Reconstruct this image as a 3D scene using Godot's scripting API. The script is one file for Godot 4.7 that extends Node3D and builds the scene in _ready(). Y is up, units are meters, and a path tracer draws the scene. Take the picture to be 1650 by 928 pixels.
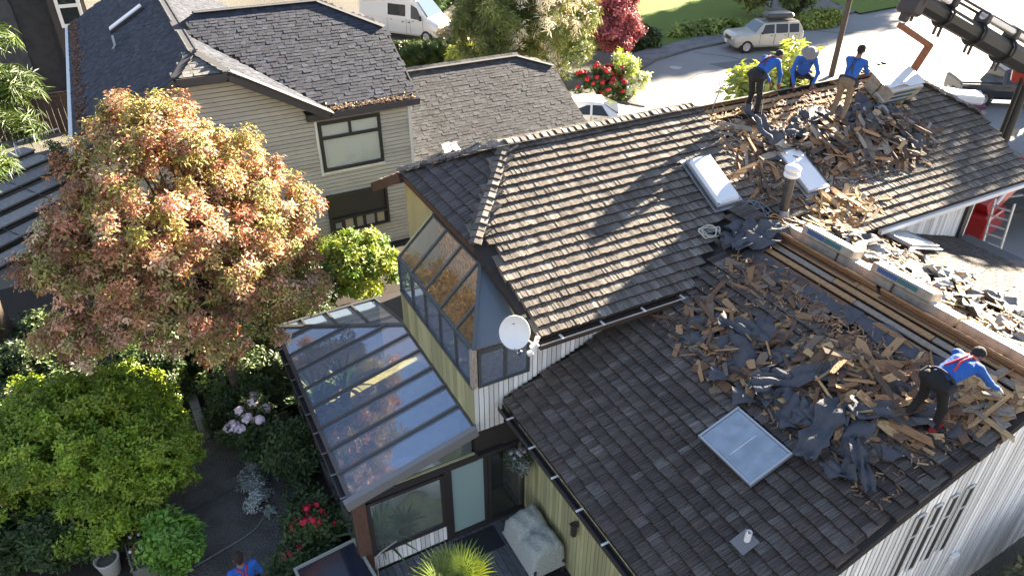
extends Node3D

var rng := RandomNumberGenerator.new()
var used := {}
var mats := {}
var texs := {}

# ---------------------------------------------------------------- mesh builder
class MB:
	var v := PackedVector3Array()
	var n := PackedVector3Array()
	var u := PackedVector2Array()
	var c := PackedColorArray()
	var col := Color(1, 1, 1)

	func tri(a: Vector3, b: Vector3, d: Vector3) -> void:
		var nn := (b - a).cross(d - a)
		if nn.length_squared() < 1e-16:
			return
		nn = nn.normalized()
		v.append_array([a, d, b])
		n.append_array([nn, nn, nn])
		c.append_array([col, col, col])
		u.append_array([Vector2(0, 0), Vector2(0, 1), Vector2(1, 0)])

	func quad(a: Vector3, b: Vector3, d: Vector3, e: Vector3) -> void:
		var nn := (d - a).cross(e - b)
		if nn.length_squared() < 1e-16:
			return
		nn = nn.normalized()
		v.append_array([a, d, b, a, e, d])
		n.append_array([nn, nn, nn, nn, nn, nn])
		c.append_array([col, col, col, col, col, col])
		var w := (b - a).length()
		var h := (e - a).length()
		u.append_array([Vector2(0, 0), Vector2(w, h), Vector2(w, 0), Vector2(0, 0), Vector2(0, h), Vector2(w, h)])

	func squad(p: Array, m: Array) -> void: # smooth quad, own normals
		var k := [0, 2, 1, 0, 3, 2]
		for i in k:
			v.push_back(p[i])
			n.push_back(m[i])
			c.push_back(col)
			u.push_back(Vector2(0, 0))

	func hexa(p: Array) -> void: # p 0-3 bottom loop CCW seen from above, 4-7 top
		quad(p[4], p[5], p[6], p[7])
		quad(p[3], p[2], p[1], p[0])
		for i in 4:
			var j := (i + 1) % 4
			quad(p[i], p[j], p[4 + j], p[4 + i])

	func box(t: Transform3D, s: Vector3) -> void: # centred
		var h := s * 0.5
		var p := []
		for y in [-h.y, h.y]:
			p.append_array([t * Vector3(-h.x, y, h.z), t * Vector3(h.x, y, h.z), t * Vector3(h.x, y, -h.z), t * Vector3(-h.x, y, -h.z)])
		hexa(p)

	func cbox(t: Transform3D, s: Vector3, b: float) -> void: # chamfered box
		var h := s * 0.5
		var xs := [[-h.x, -h.x + b], [h.x, h.x - b]]
		var ring := func(y: float, i: float) -> Array:
			var hx := h.x - i
			var hz := h.z - i
			return [Vector3(-hx + b, y, hz), Vector3(hx - b, y, hz), Vector3(hx, y, hz - b), Vector3(hx, y, -hz + b), Vector3(hx - b, y, -hz), Vector3(-hx + b, y, -hz), Vector3(-hx, y, -hz + b), Vector3(-hx, y, hz - b)]
		var loops := [ring.call(-h.y, b * 0.7), ring.call(-h.y + b, 0.0), ring.call(h.y - b, 0.0), ring.call(h.y, b * 0.7)]
		for l in loops:
			for i in 8:
				l[i] = t * l[i]
		for k in 3:
			for i in 8:
				var j := (i + 1) % 8
				quad(loops[k][i], loops[k][j], loops[k + 1][j], loops[k + 1][i])
		for i in range(1, 7):
			tri(loops[3][0], loops[3][i], loops[3][i + 1])
			tri(loops[0][0], loops[0][i + 1], loops[0][i])

	func bar(a: Vector3, b: Vector3, w: float, h: float, up := Vector3.UP) -> void: # box beam from a to b
		var z := (b - a)
		var l := z.length()
		if l < 1e-5:
			return
		z /= l
		var x := up.cross(z)
		if x.length() < 1e-4:
			x = Vector3.RIGHT.cross(z)
		x = x.normalized()
		var y := z.cross(x)
		box(Transform3D(Basis(x, y, z), (a + b) * 0.5), Vector3(w, h, l))

	func tube(pts: Array, rad, sides := 8, caps := true) -> void:
		var rings := []
		var nrm := []
		var prev := Vector3.ZERO
		for i in pts.size():
			var d: Vector3 = (pts[mini(i + 1, pts.size() - 1)] - pts[maxi(i - 1, 0)]).normalized()
			var x := prev - d * prev.dot(d)
			if x.length() < 0.01:
				x = d.cross(Vector3.UP if absf(d.y) < 0.9 else Vector3.RIGHT)
			x = x.normalized()
			prev = x
			var y := d.cross(x)
			var r: float = rad[i] if rad is Array else rad
			var ring := []
			var nr := []
			for k in sides:
				var a := TAU * k / sides
				var o := x * cos(a) + y * sin(a)
				ring.push_back(pts[i] + o * r)
				nr.push_back(o)
			rings.push_back(ring)
			nrm.push_back(nr)
		for i in pts.size() - 1:
			for k in sides:
				var j := (k + 1) % sides
				squad([rings[i][k], rings[i][j], rings[i + 1][j], rings[i + 1][k]], [nrm[i][k], nrm[i][j], nrm[i + 1][j], nrm[i + 1][k]])
		if caps:
			var e := pts.size() - 1
			for k in range(1, sides - 1):
				tri(rings[0][0], rings[0][k + 1], rings[0][k])
				tri(rings[e][0], rings[e][k], rings[e][k + 1])

	func lathe(pr: Array, sides: int, t: Transform3D) -> void: # profile of Vector2(radius, y)
		var nn := []
		for i in pr.size():
			var d: Vector2 = pr[mini(i + 1, pr.size() - 1)] - pr[maxi(i - 1, 0)]
			nn.push_back(Vector2(d.y, -d.x).normalized())
		for i in pr.size() - 1:
			for k in sides:
				var a0 := TAU * k / sides
				var a1 := TAU * (k + 1) / sides
				var p := []
				var m := []
				for q in [[i, a0], [i, a1], [i + 1, a1], [i + 1, a0]]:
					var r: Vector2 = pr[q[0]]
					var w: Vector2 = nn[q[0]]
					p.push_back(t * Vector3(sin(q[1]) * r.x, r.y, cos(q[1]) * r.x))
					m.push_back((t.basis * Vector3(sin(q[1]) * w.x, w.y, cos(q[1]) * w.x)).normalized())
				squad(p, m)

	func ball(t: Transform3D, r: Vector3, seg := 10) -> void:
		var pr := []
		for i in seg + 1:
			var a := -PI / 2 + PI * i / seg
			pr.push_back(Vector2(cos(a), sin(a)))
		lathe(pr, seg + 2, t * Transform3D(Basis.from_scale(r), Vector3.ZERO))

	func prism(poly: Array, t: Transform3D, depth: float) -> void: # polygon in xy (CCW seen from +z), from z=0 to z=-depth
		var pk := PackedVector2Array(poly)
		var ids := Geometry2D.triangulate_polygon(pk)
		for i in range(0, ids.size(), 3):
			var a := pk[ids[i]]
			var b := pk[ids[i + 1]]
			var d := pk[ids[i + 2]]
			if (b - a).cross(d - a) < 0:
				var w := b
				b = d
				d = w
			tri(t * Vector3(a.x, a.y, 0), t * Vector3(b.x, b.y, 0), t * Vector3(d.x, d.y, 0))
			tri(t * Vector3(a.x, a.y, -depth), t * Vector3(d.x, d.y, -depth), t * Vector3(b.x, b.y, -depth))
		for i in pk.size():
			var a := pk[i]
			var b := pk[(i + 1) % pk.size()]
			quad(t * Vector3(a.x, a.y, -depth), t * Vector3(b.x, b.y, -depth), t * Vector3(b.x, b.y, 0), t * Vector3(a.x, a.y, 0))

	func sheet(pts: Array) -> void: # rows of points, smooth normals, seen from above
		var R := pts.size()
		var C: int = pts[0].size()
		var m := []
		for i in R:
			var row := []
			for j in C:
				var dx: Vector3 = pts[i][mini(j + 1, C - 1)] - pts[i][maxi(j - 1, 0)]
				var dz: Vector3 = pts[mini(i + 1, R - 1)][j] - pts[maxi(i - 1, 0)][j]
				var q := dz.cross(dx).normalized()
				row.push_back(q)
			m.push_back(row)
		for i in R - 1:
			for j in C - 1:
				squad([pts[i + 1][j], pts[i + 1][j + 1], pts[i][j + 1], pts[i][j]], [m[i + 1][j], m[i + 1][j + 1], m[i][j + 1], m[i][j]])

	func poly3(pts: Array) -> void: # convex flat polygon, CCW seen from outside
		for i in range(1, pts.size() - 1):
			tri(pts[0], pts[i], pts[i + 1])

	func slab(pts: Array, thick: float) -> void: # convex polygon CCW seen from outside, thickness behind
		var nn: Vector3 = (pts[1] - pts[0]).cross(pts[2] - pts[0]).normalized()
		poly3(pts)
		var back := []
		for p in pts:
			back.push_front(p - nn * thick)
		poly3(back)
		for i in pts.size():
			var a: Vector3 = pts[i]
			var b: Vector3 = pts[(i + 1) % pts.size()]
			quad(a - nn * thick, b - nn * thick, b, a)

	static func new_slab(pts: Array, thick: float) -> ArrayMesh:
		var b := MB.new()
		b.slab(pts, thick)
		return b.mesh()

	func mesh() -> ArrayMesh:
		var a := []
		a.resize(Mesh.ARRAY_MAX)
		a[Mesh.ARRAY_VERTEX] = v
		a[Mesh.ARRAY_NORMAL] = n
		a[Mesh.ARRAY_TEX_UV] = u
		a[Mesh.ARRAY_COLOR] = c
		var m := ArrayMesh.new()
		m.add_surface_from_arrays(Mesh.PRIMITIVE_TRIANGLES, a)
		return m

# ---------------------------------------------------------------- scene helpers
func numbered(called: String, where: Node) -> String:
	var key := str(where.get_instance_id()) + called
	var k: int = used.get(key, 0)
	used[key] = k + 1
	return called if k == 0 else "%s_%03d" % [called, k]

func tag(o: Node3D, label: String, category: String, group := "") -> void:
	o.set_meta("label", label)
	o.set_meta("category", category)
	if group != "":
		o.set_meta("group", group)

func thing(called: String, label: String, category: String, at := Vector3.ZERO, turn := 0.0, group := "") -> Node3D:
	var o := Node3D.new()
	o.name = numbered(called, self)
	add_child(o, true)
	o.position = at
	o.rotation.y = turn
	tag(o, label, category, group)
	return o

func part(called: String, shape, m: Material, parent: Node, label := "") -> MeshInstance3D:
	var o := MeshInstance3D.new()
	o.name = numbered(called, parent)
	o.mesh = shape.mesh() if shape is MB else shape
	o.material_override = m
	parent.add_child(o, true)
	if label != "":
		o.set_meta("label", label)
	return o

func solo(called: String, shape, m: Material, label: String, category: String, group := "") -> MeshInstance3D:
	var o := part(called, shape, m, self)
	tag(o, label, category, group)
	return o

func setting(called: String, shape, m: Material) -> MeshInstance3D:
	var o := part(called, shape, m, self)
	o.set_meta("kind", "structure")
	return o

func stuff(o: Node) -> void:
	o.set_meta("kind", "stuff")

func copy_of(root: Node3D, label: String, at: Vector3, turn: float, group := "") -> Node3D:
	var r: Node3D = root.duplicate()
	var base := String(root.name)
	var i := base.rfind("_")
	if i > 0 and base.substr(i + 1).is_valid_int():
		base = base.substr(0, i)
	r.name = numbered(base, self)
	add_child(r, true)
	r.position = at
	r.rotation.y = turn
	r.set_meta("label", label)
	if group != "":
		r.set_meta("group", group)
	return r

func at(x: float, y: float, z: float) -> Transform3D:
	return Transform3D(Basis.IDENTITY, Vector3(x, y, z))

func rnd(a: float, b: float) -> float:
	return rng.randf_range(a, b)

func rvec() -> Vector3:
	return Vector3(rng.randfn(), rng.randfn(), rng.randfn()).normalized()

func lin(r: float, g: float, b: float) -> Color:
	return Color(r, g, b)

# ---------------------------------------------------------------- materials
func noise_tex(key: String, freq: float, lo: float, hi: float, oct := 4, kind := FastNoiseLite.TYPE_SIMPLEX_SMOOTH, nrm := 0.0, size := 512, tint_lo := Color(1, 1, 1), tint_hi := Color(1, 1, 1)) -> Texture2D:
	if texs.has(key):
		return texs[key]
	var nz := FastNoiseLite.new()
	nz.seed = key.hash() % 10000
	nz.frequency = freq
	nz.noise_type = kind
	nz.fractal_octaves = oct
	var t := NoiseTexture2D.new()
	t.width = size
	t.height = size
	t.seamless = true
	t.noise = nz
	if nrm > 0.0:
		t.as_normal_map = true
		t.bump_strength = nrm
	else:
		var g := Gradient.new()
		g.offsets = PackedFloat32Array([0.15, 0.85])
		g.colors = PackedColorArray([Color(lo * tint_lo.r, lo * tint_lo.g, lo * tint_lo.b).linear_to_srgb(), Color(hi * tint_hi.r, hi * tint_hi.g, hi * tint_hi.b).linear_to_srgb()])
		t.color_ramp = g
	texs[key] = t
	return t

func mat(key: String, c: Color, rough := 0.85, metal := 0.0) -> StandardMaterial3D:
	if mats.has(key):
		return mats[key]
	var m := StandardMaterial3D.new()
	m.resource_name = key
	m.albedo_color = c.linear_to_srgb()
	m.roughness = rough
	m.metallic = metal
	m.cull_mode = BaseMaterial3D.CULL_DISABLED
	mats[key] = m
	return m

func tex_mat(key: String, c: Color, t: Texture2D, scale: Vector3, rough := 0.85, nt: Texture2D = null, world := true, vcol := false) -> StandardMaterial3D:
	if mats.has(key):
		return mats[key]
	var m := mat(key, c, rough)
	m.albedo_texture = t
	m.uv1_triplanar = true
	m.uv1_world_triplanar = world
	m.uv1_scale = scale
	m.vertex_color_use_as_albedo = vcol
	if nt:
		m.normal_enabled = true
		m.normal_texture = nt
		m.normal_scale = 1.0
	return m

func vmat(key: String, rough := 0.8) -> StandardMaterial3D:
	if mats.has(key):
		return mats[key]
	var m := mat(key, Color(1, 1, 1), rough)
	m.vertex_color_use_as_albedo = true
	return m

func leaf_mat(key: String, back: float, rough := 0.5) -> StandardMaterial3D:
	if mats.has(key):
		return mats[key]
	var m := vmat(key, rough)
	m.backlight_enabled = true
	m.backlight = Color(back, back, back * 0.5)
	return m

func glass_mat(key: String, tint: Color, alpha: float) -> StandardMaterial3D:
	if mats.has(key):
		return mats[key]
	var m := mat(key, tint, 0.02)
	m.transparency = BaseMaterial3D.TRANSPARENCY_ALPHA
	m.albedo_color = Color(m.albedo_color.r, m.albedo_color.g, m.albedo_color.b, alpha)
	m.metallic_specular = 0.8
	return m

# ---------------------------------------------------------------- scene
func _ready() -> void:
	rng.seed = 7
	var cam := Camera3D.new()
	cam.name = "camera"
	cam.position = Vector3(0, 11.4, 0)
	cam.rotation_degrees = Vector3(-32.85, -28.0, 0)
	cam.fov = 43.7
	cam.far = 900.0
	cam.near = 0.1
	cam.current = true
	add_child(cam)
	var we := WorldEnvironment.new()
	we.name = "world_environment"
	var env := Environment.new()
	env.background_mode = Environment.BG_SKY
	var sky := Sky.new()
	var sm := ProceduralSkyMaterial.new()
	sm.sky_top_color = Color(0.46, 0.55, 0.69)
	sm.sky_horizon_color = Color(0.96, 0.945, 0.915)
	sm.sky_curve = 0.22
	sm.ground_horizon_color = Color(0.5, 0.5, 0.48)
	sm.ground_bottom_color = Color(0.16, 0.15, 0.14)
	sm.sun_angle_max = 1.0
	sky.sky_material = sm
	env.sky = sky
	env.background_energy_multiplier = SKY_E
	env.tonemap_mode = Environment.TONE_MAPPER_LINEAR
	env.tonemap_exposure = EXPOSURE
	env.sdfgi_enabled = true
	env.ssao_enabled = true
	env.ssil_enabled = true
	we.environment = env
	add_child(we)
	var sun := DirectionalLight3D.new()
	sun.name = "sun"
	sun.light_color = Color(1.0, 0.93, 0.83)
	sun.light_energy = 1.6
	sun.light_angular_distance = 0.5
	sun.shadow_enabled = true
	var s := Vector3(0.958, tan(deg_to_rad(SUN_EL)), -0.287)
	add_child(sun)
	sun.look_at_from_position(s * 50.0, Vector3.ZERO, Vector3.UP)

	make_materials()
	ground()
	main_house()
	sunroom()
	neighbour_house()
	far_setting()
	trees()
	roof_things()
	ridge_work()
	debris()
	people()
	vehicles()
	crane()
	garden_things()

const SKY_E := 0.23
const EXPOSURE := 10.0
const SUN_EL := 19.5

func make_materials() -> void:
	var grain := noise_tex("grain", 0.03, 0.55, 1.25, 4)
	var grain_n := noise_tex("grain_n", 0.05, 0, 1, 3, FastNoiseLite.TYPE_SIMPLEX_SMOOTH, 6.0)
	var spk := noise_tex("speckle", 0.12, 0.6, 1.3, 3)
	var spk_n := noise_tex("speckle_n", 0.15, 0, 1, 3, FastNoiseLite.TYPE_SIMPLEX_SMOOTH, 5.0)
	var blotch := noise_tex("blotch", 0.012, 0.7, 1.2, 5)
	tex_mat("shake_z", Color(1, 1, 1), grain, Vector3(2.6, 2.6, 0.22), 0.9, grain_n, true, true) # grain runs along z
	tex_mat("shake_x", Color(1, 1, 1), grain, Vector3(0.22, 2.6, 2.6), 0.9, grain_n, true, true) # grain runs along x
	tex_mat("asphalt_shingle", Color(1, 1, 1), spk, Vector3(1.6, 1.6, 1.6), 0.92, spk_n, true, true)
	tex_mat("timber", Color(1, 1, 1), grain, Vector3(0.4, 2.0, 2.0), 0.85, grain_n, false, true)
	tex_mat("siding_white", Color(0.84, 0.84, 0.82), noise_tex("road", 0.01, 0.9, 1.08, 4), Vector3(0.5, 0.12, 0.5), 0.75)
	tex_mat("siding_green", Color(0.4, 0.39, 0.21), noise_tex("road", 0.01, 0.9, 1.08, 4), Vector3(0.5, 0.12, 0.5), 0.75)
	tex_mat("siding_beige", Color(0.48, 0.46, 0.41), blotch, Vector3(0.15, 0.4, 0.15), 0.75)
	tex_mat("roof_deck", Color(0.03, 0.026, 0.024), spk, Vector3(0.7, 0.7, 0.7), 0.95)
	tex_mat("soil", Color(0.15, 0.14, 0.11), spk, Vector3(0.3, 0.3, 0.3), 0.95, spk_n)
	tex_mat("lawn", Color(0.12, 0.185, 0.012), spk, Vector3(0.6, 0.6, 0.6), 0.95, spk_n)
	tex_mat("asphalt", Color(0.23, 0.23, 0.226), noise_tex("road", 0.01, 0.9, 1.08, 4), Vector3(0.05, 0.05, 0.05), 0.9)
	tex_mat("concrete", Color(0.15, 0.145, 0.135), blotch, Vector3(0.16, 0.16, 0.16), 0.9, spk_n)
	tex_mat("patio", Color(0.1, 0.095, 0.085), blotch, Vector3(0.25, 0.25, 0.25), 0.9, spk_n)
	tex_mat("deck_wood", Color(0.13, 0.14, 0.15), grain, Vector3(0.3, 2.0, 2.0), 0.8, grain_n)
	tex_mat("bark", Color(0.09, 0.07, 0.055), grain, Vector3(2.0, 0.4, 2.0), 0.95, grain_n)
	tex_mat("felt", Color(0.072, 0.077, 0.09), blotch, Vector3(0.8, 0.8, 0.8), 0.75, spk_n, true)
	tex_mat("metal_grey", Color(0.3, 0.31, 0.32), blotch, Vector3(0.6, 0.6, 0.6), 0.45)
	mats["metal_grey"].metallic = 0.7
	mat("frame_dark", Color(0.09, 0.1, 0.1), 0.45, 0.3)
	mat("frame_bronze", Color(0.12, 0.12, 0.115), 0.4, 0.5)
	mat("trim_dark", Color(0.035, 0.03, 0.03), 0.6)
	mat("trim_brown", Color(0.06, 0.035, 0.025), 0.7)
	mat("white_paint", Color(0.72, 0.72, 0.7), 0.5)
	mat("white_plastic", Color(0.78, 0.78, 0.77), 0.35)
	mat("black_rubber", Color(0.02, 0.02, 0.02), 0.8)
	mat("dark_room", Color(0.03, 0.03, 0.03), 0.95)
	glass_mat("glass", Color(0.7, 0.8, 0.78), 0.06)
	glass_mat("sun_glass", Color(0.32, 0.43, 0.6), 0.03)
	mats["sun_glass"].metallic = 0.43
	glass_mat("bay_glass", Color(0.3, 0.28, 0.24), 0.02)
	mats["bay_glass"].metallic = 0.04
	mats["bay_glass"].metallic_specular = 0.38
	glass_mat("soft_glass", Color(0.3, 0.3, 0.3), 0.03)
	mats["soft_glass"].metallic_specular = 0.25
	mat("black_pane", Color(0.018, 0.02, 0.022), 0.55)
	mat("wall_back", Color(0.1, 0.1, 0.1), 0.9)
	glass_mat("glass_dark", Color(0.04, 0.05, 0.05), 0.45)
	leaf_mat("leaf", 0.7)
	leaf_mat("leaf_soft", 0.5, 0.7)
	mats["leaf_soft"].backlight = Color(0.6, 0.5, 0.4)
	vmat("painted")
	var wear := tex_mat("clothed", Color(1, 1, 1), noise_tex("crease_tone", 0.02, 0.8, 1.12, 3), Vector3(2.2, 1.6, 2.2), 0.85, noise_tex("crease", 0.022, 0, 1, 3, FastNoiseLite.TYPE_SIMPLEX_SMOOTH, 12.0), false, true)
	wear.uv1_world_triplanar = false

func gy(x: float, z: float) -> float:
	return -0.75 + 0.75 * smoothstep(9.0, 16.0, x)

func ground() -> void:
	var b := MB.new()
	var xs := [-600.0, -200.0, -80.0, -40.0]
	for i in 26:
		xs.push_back(-20.0 + i * 2.0)
	xs.append_array([34.0, 40.0, 60.0, 90.0, 140.0, 300.0, 700.0])
	var zs := [-700.0, -300.0, -140.0, -80.0, -60.0]
	for i in 30:
		zs.push_back(-50.0 + i * 2.0)
	zs.append_array([14.0, 30.0, 80.0, 300.0])
	var rows := []
	for z in zs:
		var row := []
		for x in xs:
			row.push_back(Vector3(x, gy(x, z) - 0.02, z))
		rows.push_back(row)
	b.sheet(rows)
	setting("ground", b, mats.soil)
	# street: one sheet, its far edge the curve of the turning circle
	var st := MB.new()
	var edge := [Vector2(18.6, -24.6), Vector2(20.2, -26.4), Vector2(21.6, -28.2), Vector2(22.9, -30.0), Vector2(24.6, -31.6), Vector2(27.0, -32.9), Vector2(30.0, -33.7), Vector2(34.0, -34.1), Vector2(40.0, -34.9), Vector2(47.0, -36.2), Vector2(56.0, -38.5), Vector2(70.0, -43.0), Vector2(110.0, -56.0)]
	var near := [Vector2(18.6, -20.0), Vector2(20.0, -18.0), Vector2(20.5, -12.0), Vector2(20.5, -6.0), Vector2(21, 0.0), Vector2(24, 8.0), Vector2(28, 14.0), Vector2(34, 18.0), Vector2(44, 20.0), Vector2(54, 20.0), Vector2(64, 20.0), Vector2(80, 20.0), Vector2(110, 20.0)]
	var P := func(q: Vector2, y: float) -> Vector3: return Vector3(q.x, y, q.y)
	for i in edge.size() - 1:
		st.quad(P.call(near[i], 0.0), P.call(near[i + 1], 0.0), P.call(edge[i + 1], 0.0), P.call(edge[i], 0.0))
	setting("street", st, mats.asphalt)
	# sealed cracks, a patched square and a manhole in the street
	var ck := MB.new()
	var rc := RandomNumberGenerator.new()
	rc.seed = 31
	for q in [[Vector2(24, -29), Vector2(40, -31)], [Vector2(30, -33.4), Vector2(34, -24)], [Vector2(26, -22), Vector2(44, -30)], [Vector2(40, -34.5), Vector2(48, -26)], [Vector2(22.5, -27), Vector2(30, -20)]]:
		var p: Vector2 = q[0]
		for k in 9:
			var nx: Vector2 = (q[0] as Vector2).lerp(q[1], (k + 1) / 9.0) + Vector2(rc.randf_range(-0.35, 0.35), rc.randf_range(-0.35, 0.35))
			var sd := (nx - p).orthogonal().normalized() * 0.035
			ck.quad(Vector3(p.x - sd.x, 0.004, p.y - sd.y), Vector3(nx.x - sd.x, 0.004, nx.y - sd.y), Vector3(nx.x + sd.x, 0.004, nx.y + sd.y), Vector3(p.x + sd.x, 0.004, p.y + sd.y))
			p = nx
	setting("street_crack", ck, mat("crack_seal", Color(0.05, 0.05, 0.05), 0.8))
	var sp := MB.new()
	sp.poly3([Vector3(29.5, 0.0045, -29.0), Vector3(32.6, 0.0045, -28.4), Vector3(32.1, 0.0045, -30.6), Vector3(29.1, 0.0045, -31.0)])
	setting("street_patch", sp, tex_mat("patch_tar", Color(0.15, 0.15, 0.15), texs.speckle, Vector3(0.4, 0.4, 0.4), 0.9))
	var mh := MB.new()
	mh.lathe([Vector2(0.36, -0.02), Vector2(0.36, 0.008), Vector2(0.3, 0.009), Vector2(0.29, 0.005), Vector2(0.0, 0.006)], 20, at(27.0, 0.0, -31.3))
	setting("street_manhole", mh, mats.metal_grey)
	# kerb and sidewalk beyond it
	var kb := MB.new()
	var sw := MB.new()
	for i in range(3, edge.size() - 1):
		var a: Vector2 = edge[i]
		var c: Vector2 = edge[i + 1]
		var na := Vector2(0.35, -0.94)
		var off := Vector2(-0.25, -0.97) if i < 5 else Vector2(0.1, -1.0)
		var off2 := Vector2(-0.25, -0.97) if i + 1 < 5 else Vector2(0.1, -1.0)
		kb.quad(P.call(a, -0.02), P.call(c, -0.02), P.call(c, 0.11), P.call(a, 0.11))
		kb.quad(P.call(a, 0.11), P.call(c, 0.11), P.call(c + off2 * 0.18, 0.115), P.call(a + off * 0.18, 0.115))
		sw.quad(P.call(a + off * 0.18, 0.11), P.call(c + off2 * 0.18, 0.11), P.call(c + off2 * 1.9, 0.12), P.call(a + off * 1.9, 0.12))
	setting("kerb", kb, mats.concrete)
	setting("sidewalk", sw, tex_mat("sidewalk", Color(0.17, 0.17, 0.168), texs.blotch, Vector3(0.2, 0.2, 0.2), 0.9))
	# driveway of the neighbour
	var dr := MB.new()
	dr.quad(Vector3(15.5, 0.0, -23.0), Vector3(18.6, 0.0, -22.0), Vector3(22.9, 0.004, -30.0), Vector3(19.4, 0.004, -29.0))
	for k in 2:
		dr.box(Transform3D(Basis(Vector3.UP, 0.5), Vector3(19.7 + k * 1.2, 0.02, -25.6 - k * 2.2)), Vector3(0.12, 0.06, 2.4))
	setting("driveway", dr, mats.concrete)
	# lawns
	var lw := MB.new()
	lw.poly3([Vector3(25.5, 0.115, -35.8), Vector3(28.0, 0.125, -34.9), Vector3(33.0, 0.125, -36.0), Vector3(41.0, 0.125, -36.8), Vector3(44.5, 0.125, -41.0), Vector3(44.0, 0.2, -52.0), Vector3(26.0, 0.2, -52.0), Vector3(23.0, 0.12, -40.0)])
	setting("lawn", lw, mats.lawn)
	var lw2 := MB.new()
	lw2.poly3([Vector3(48.6, 0.125, -39.6), Vector3(47.0, 0.125, -35.6), Vector3(53.0, 0.125, -36.0), Vector3(66.0, 0.125, -41.0), Vector3(66.0, 0.2, -60.0), Vector3(52.0, 0.2, -52.0)])
	setting("lawn_verge", lw2, mats.lawn)
	var dw := MB.new()
	dw.poly3([Vector3(41.6, 0.122, -36.9), Vector3(46.8, 0.122, -36.0), Vector3(49.0, 0.13, -40.5), Vector3(52.0, 0.19, -52.0), Vector3(44.6, 0.19, -52.0), Vector3(45.0, 0.122, -41.0)])
	setting("driveway_far", dw, mats.concrete)
	var bed := MB.new()
	bed.quad(Vector3(-12.0, -0.745, -4.0), Vector3(9.0, -0.745, -4.0), Vector3(9.0, -0.745, -24.0), Vector3(-12.0, -0.745, -24.0))
	setting("garden_bed", bed, tex_mat("mulch", Color(0.035, 0.028, 0.022), texs.speckle, Vector3(0.5, 0.5, 0.5), 0.95, texs.speckle_n))
	# garden patio and path
	var pt := MB.new()
	pt.quad(Vector3(-2.4, -0.735, -7.0), Vector3(1.4, -0.735, -7.0), Vector3(0.9, -0.735, -15.3), Vector3(-1.3, -0.735, -15.3))
	setting("patio", pt, mats.patio)
	var seam := MB.new()
	for q in [[Vector3(-2.3, -0.73, -11.9), Vector3(1.0, -0.73, -12.6)], [Vector3(-1.9, -0.73, -9.9), Vector3(1.0, -0.73, -9.9)], [Vector3(-1.6, -0.73, -14.6), Vector3(1.0, -0.73, -14.9)]]:
		seam.bar(q[0], q[1], 0.025, 0.01)
	setting("patio_joint", seam, mats.trim_dark)
	var py := MB.new()
	py.quad(Vector3(13.0, -0.04, -40.5), Vector3(26.0, 0.0, -37.2), Vector3(24.0, 0.005, -48.0), Vector3(10.0, -0.04, -48.0))
	setting("parking_pad", py, mats.concrete)

# ---------------------------------------------------------------- roof covering
var shake_variants := []
var pale_at = null

func shake_into(b: MB, t: Transform3D, w: float, l: float, th: float, strips: int) -> void:
	# t: x across, y out of the roof, z down the slope; origin at the middle of the butt
	var x := -w * 0.5
	for i in strips:
		var sw := w / strips
		var dz := rnd(-0.009, 0.009)
		var dy := rnd(-0.007, 0.007)
		var base_col := b.col
		var sv := rnd(0.72, 1.25)
		b.col = Color(base_col.r * sv, base_col.g * sv, base_col.b * sv, 1.0)
		var x1 := x + sw - (0.003 if i < strips - 1 else 0.0)
		var p := [Vector3(x, -0.004, dz), Vector3(x1, -0.004, dz), Vector3(x1, -0.004, -l), Vector3(x, -0.004, -l), Vector3(x, th + dy, dz), Vector3(x1, th + dy + rnd(-0.003, 0.003), dz), Vector3(x1, 0.004, -l), Vector3(x, 0.004, -l)]
		for k in 8:
			p[k] = t * p[k]
		b.quad(p[4], p[5], p[6], p[7])
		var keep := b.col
		b.col = Color(keep.r * 0.22, keep.g * 0.2, keep.b * 0.2, 1.0) # end grain darker than the top face, for dark course lines
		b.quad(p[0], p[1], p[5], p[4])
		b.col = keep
		b.quad(p[1], p[2], p[6], p[5])
		b.quad(p[3], p[0], p[4], p[7])
		b.col = base_col
		x += sw

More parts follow.
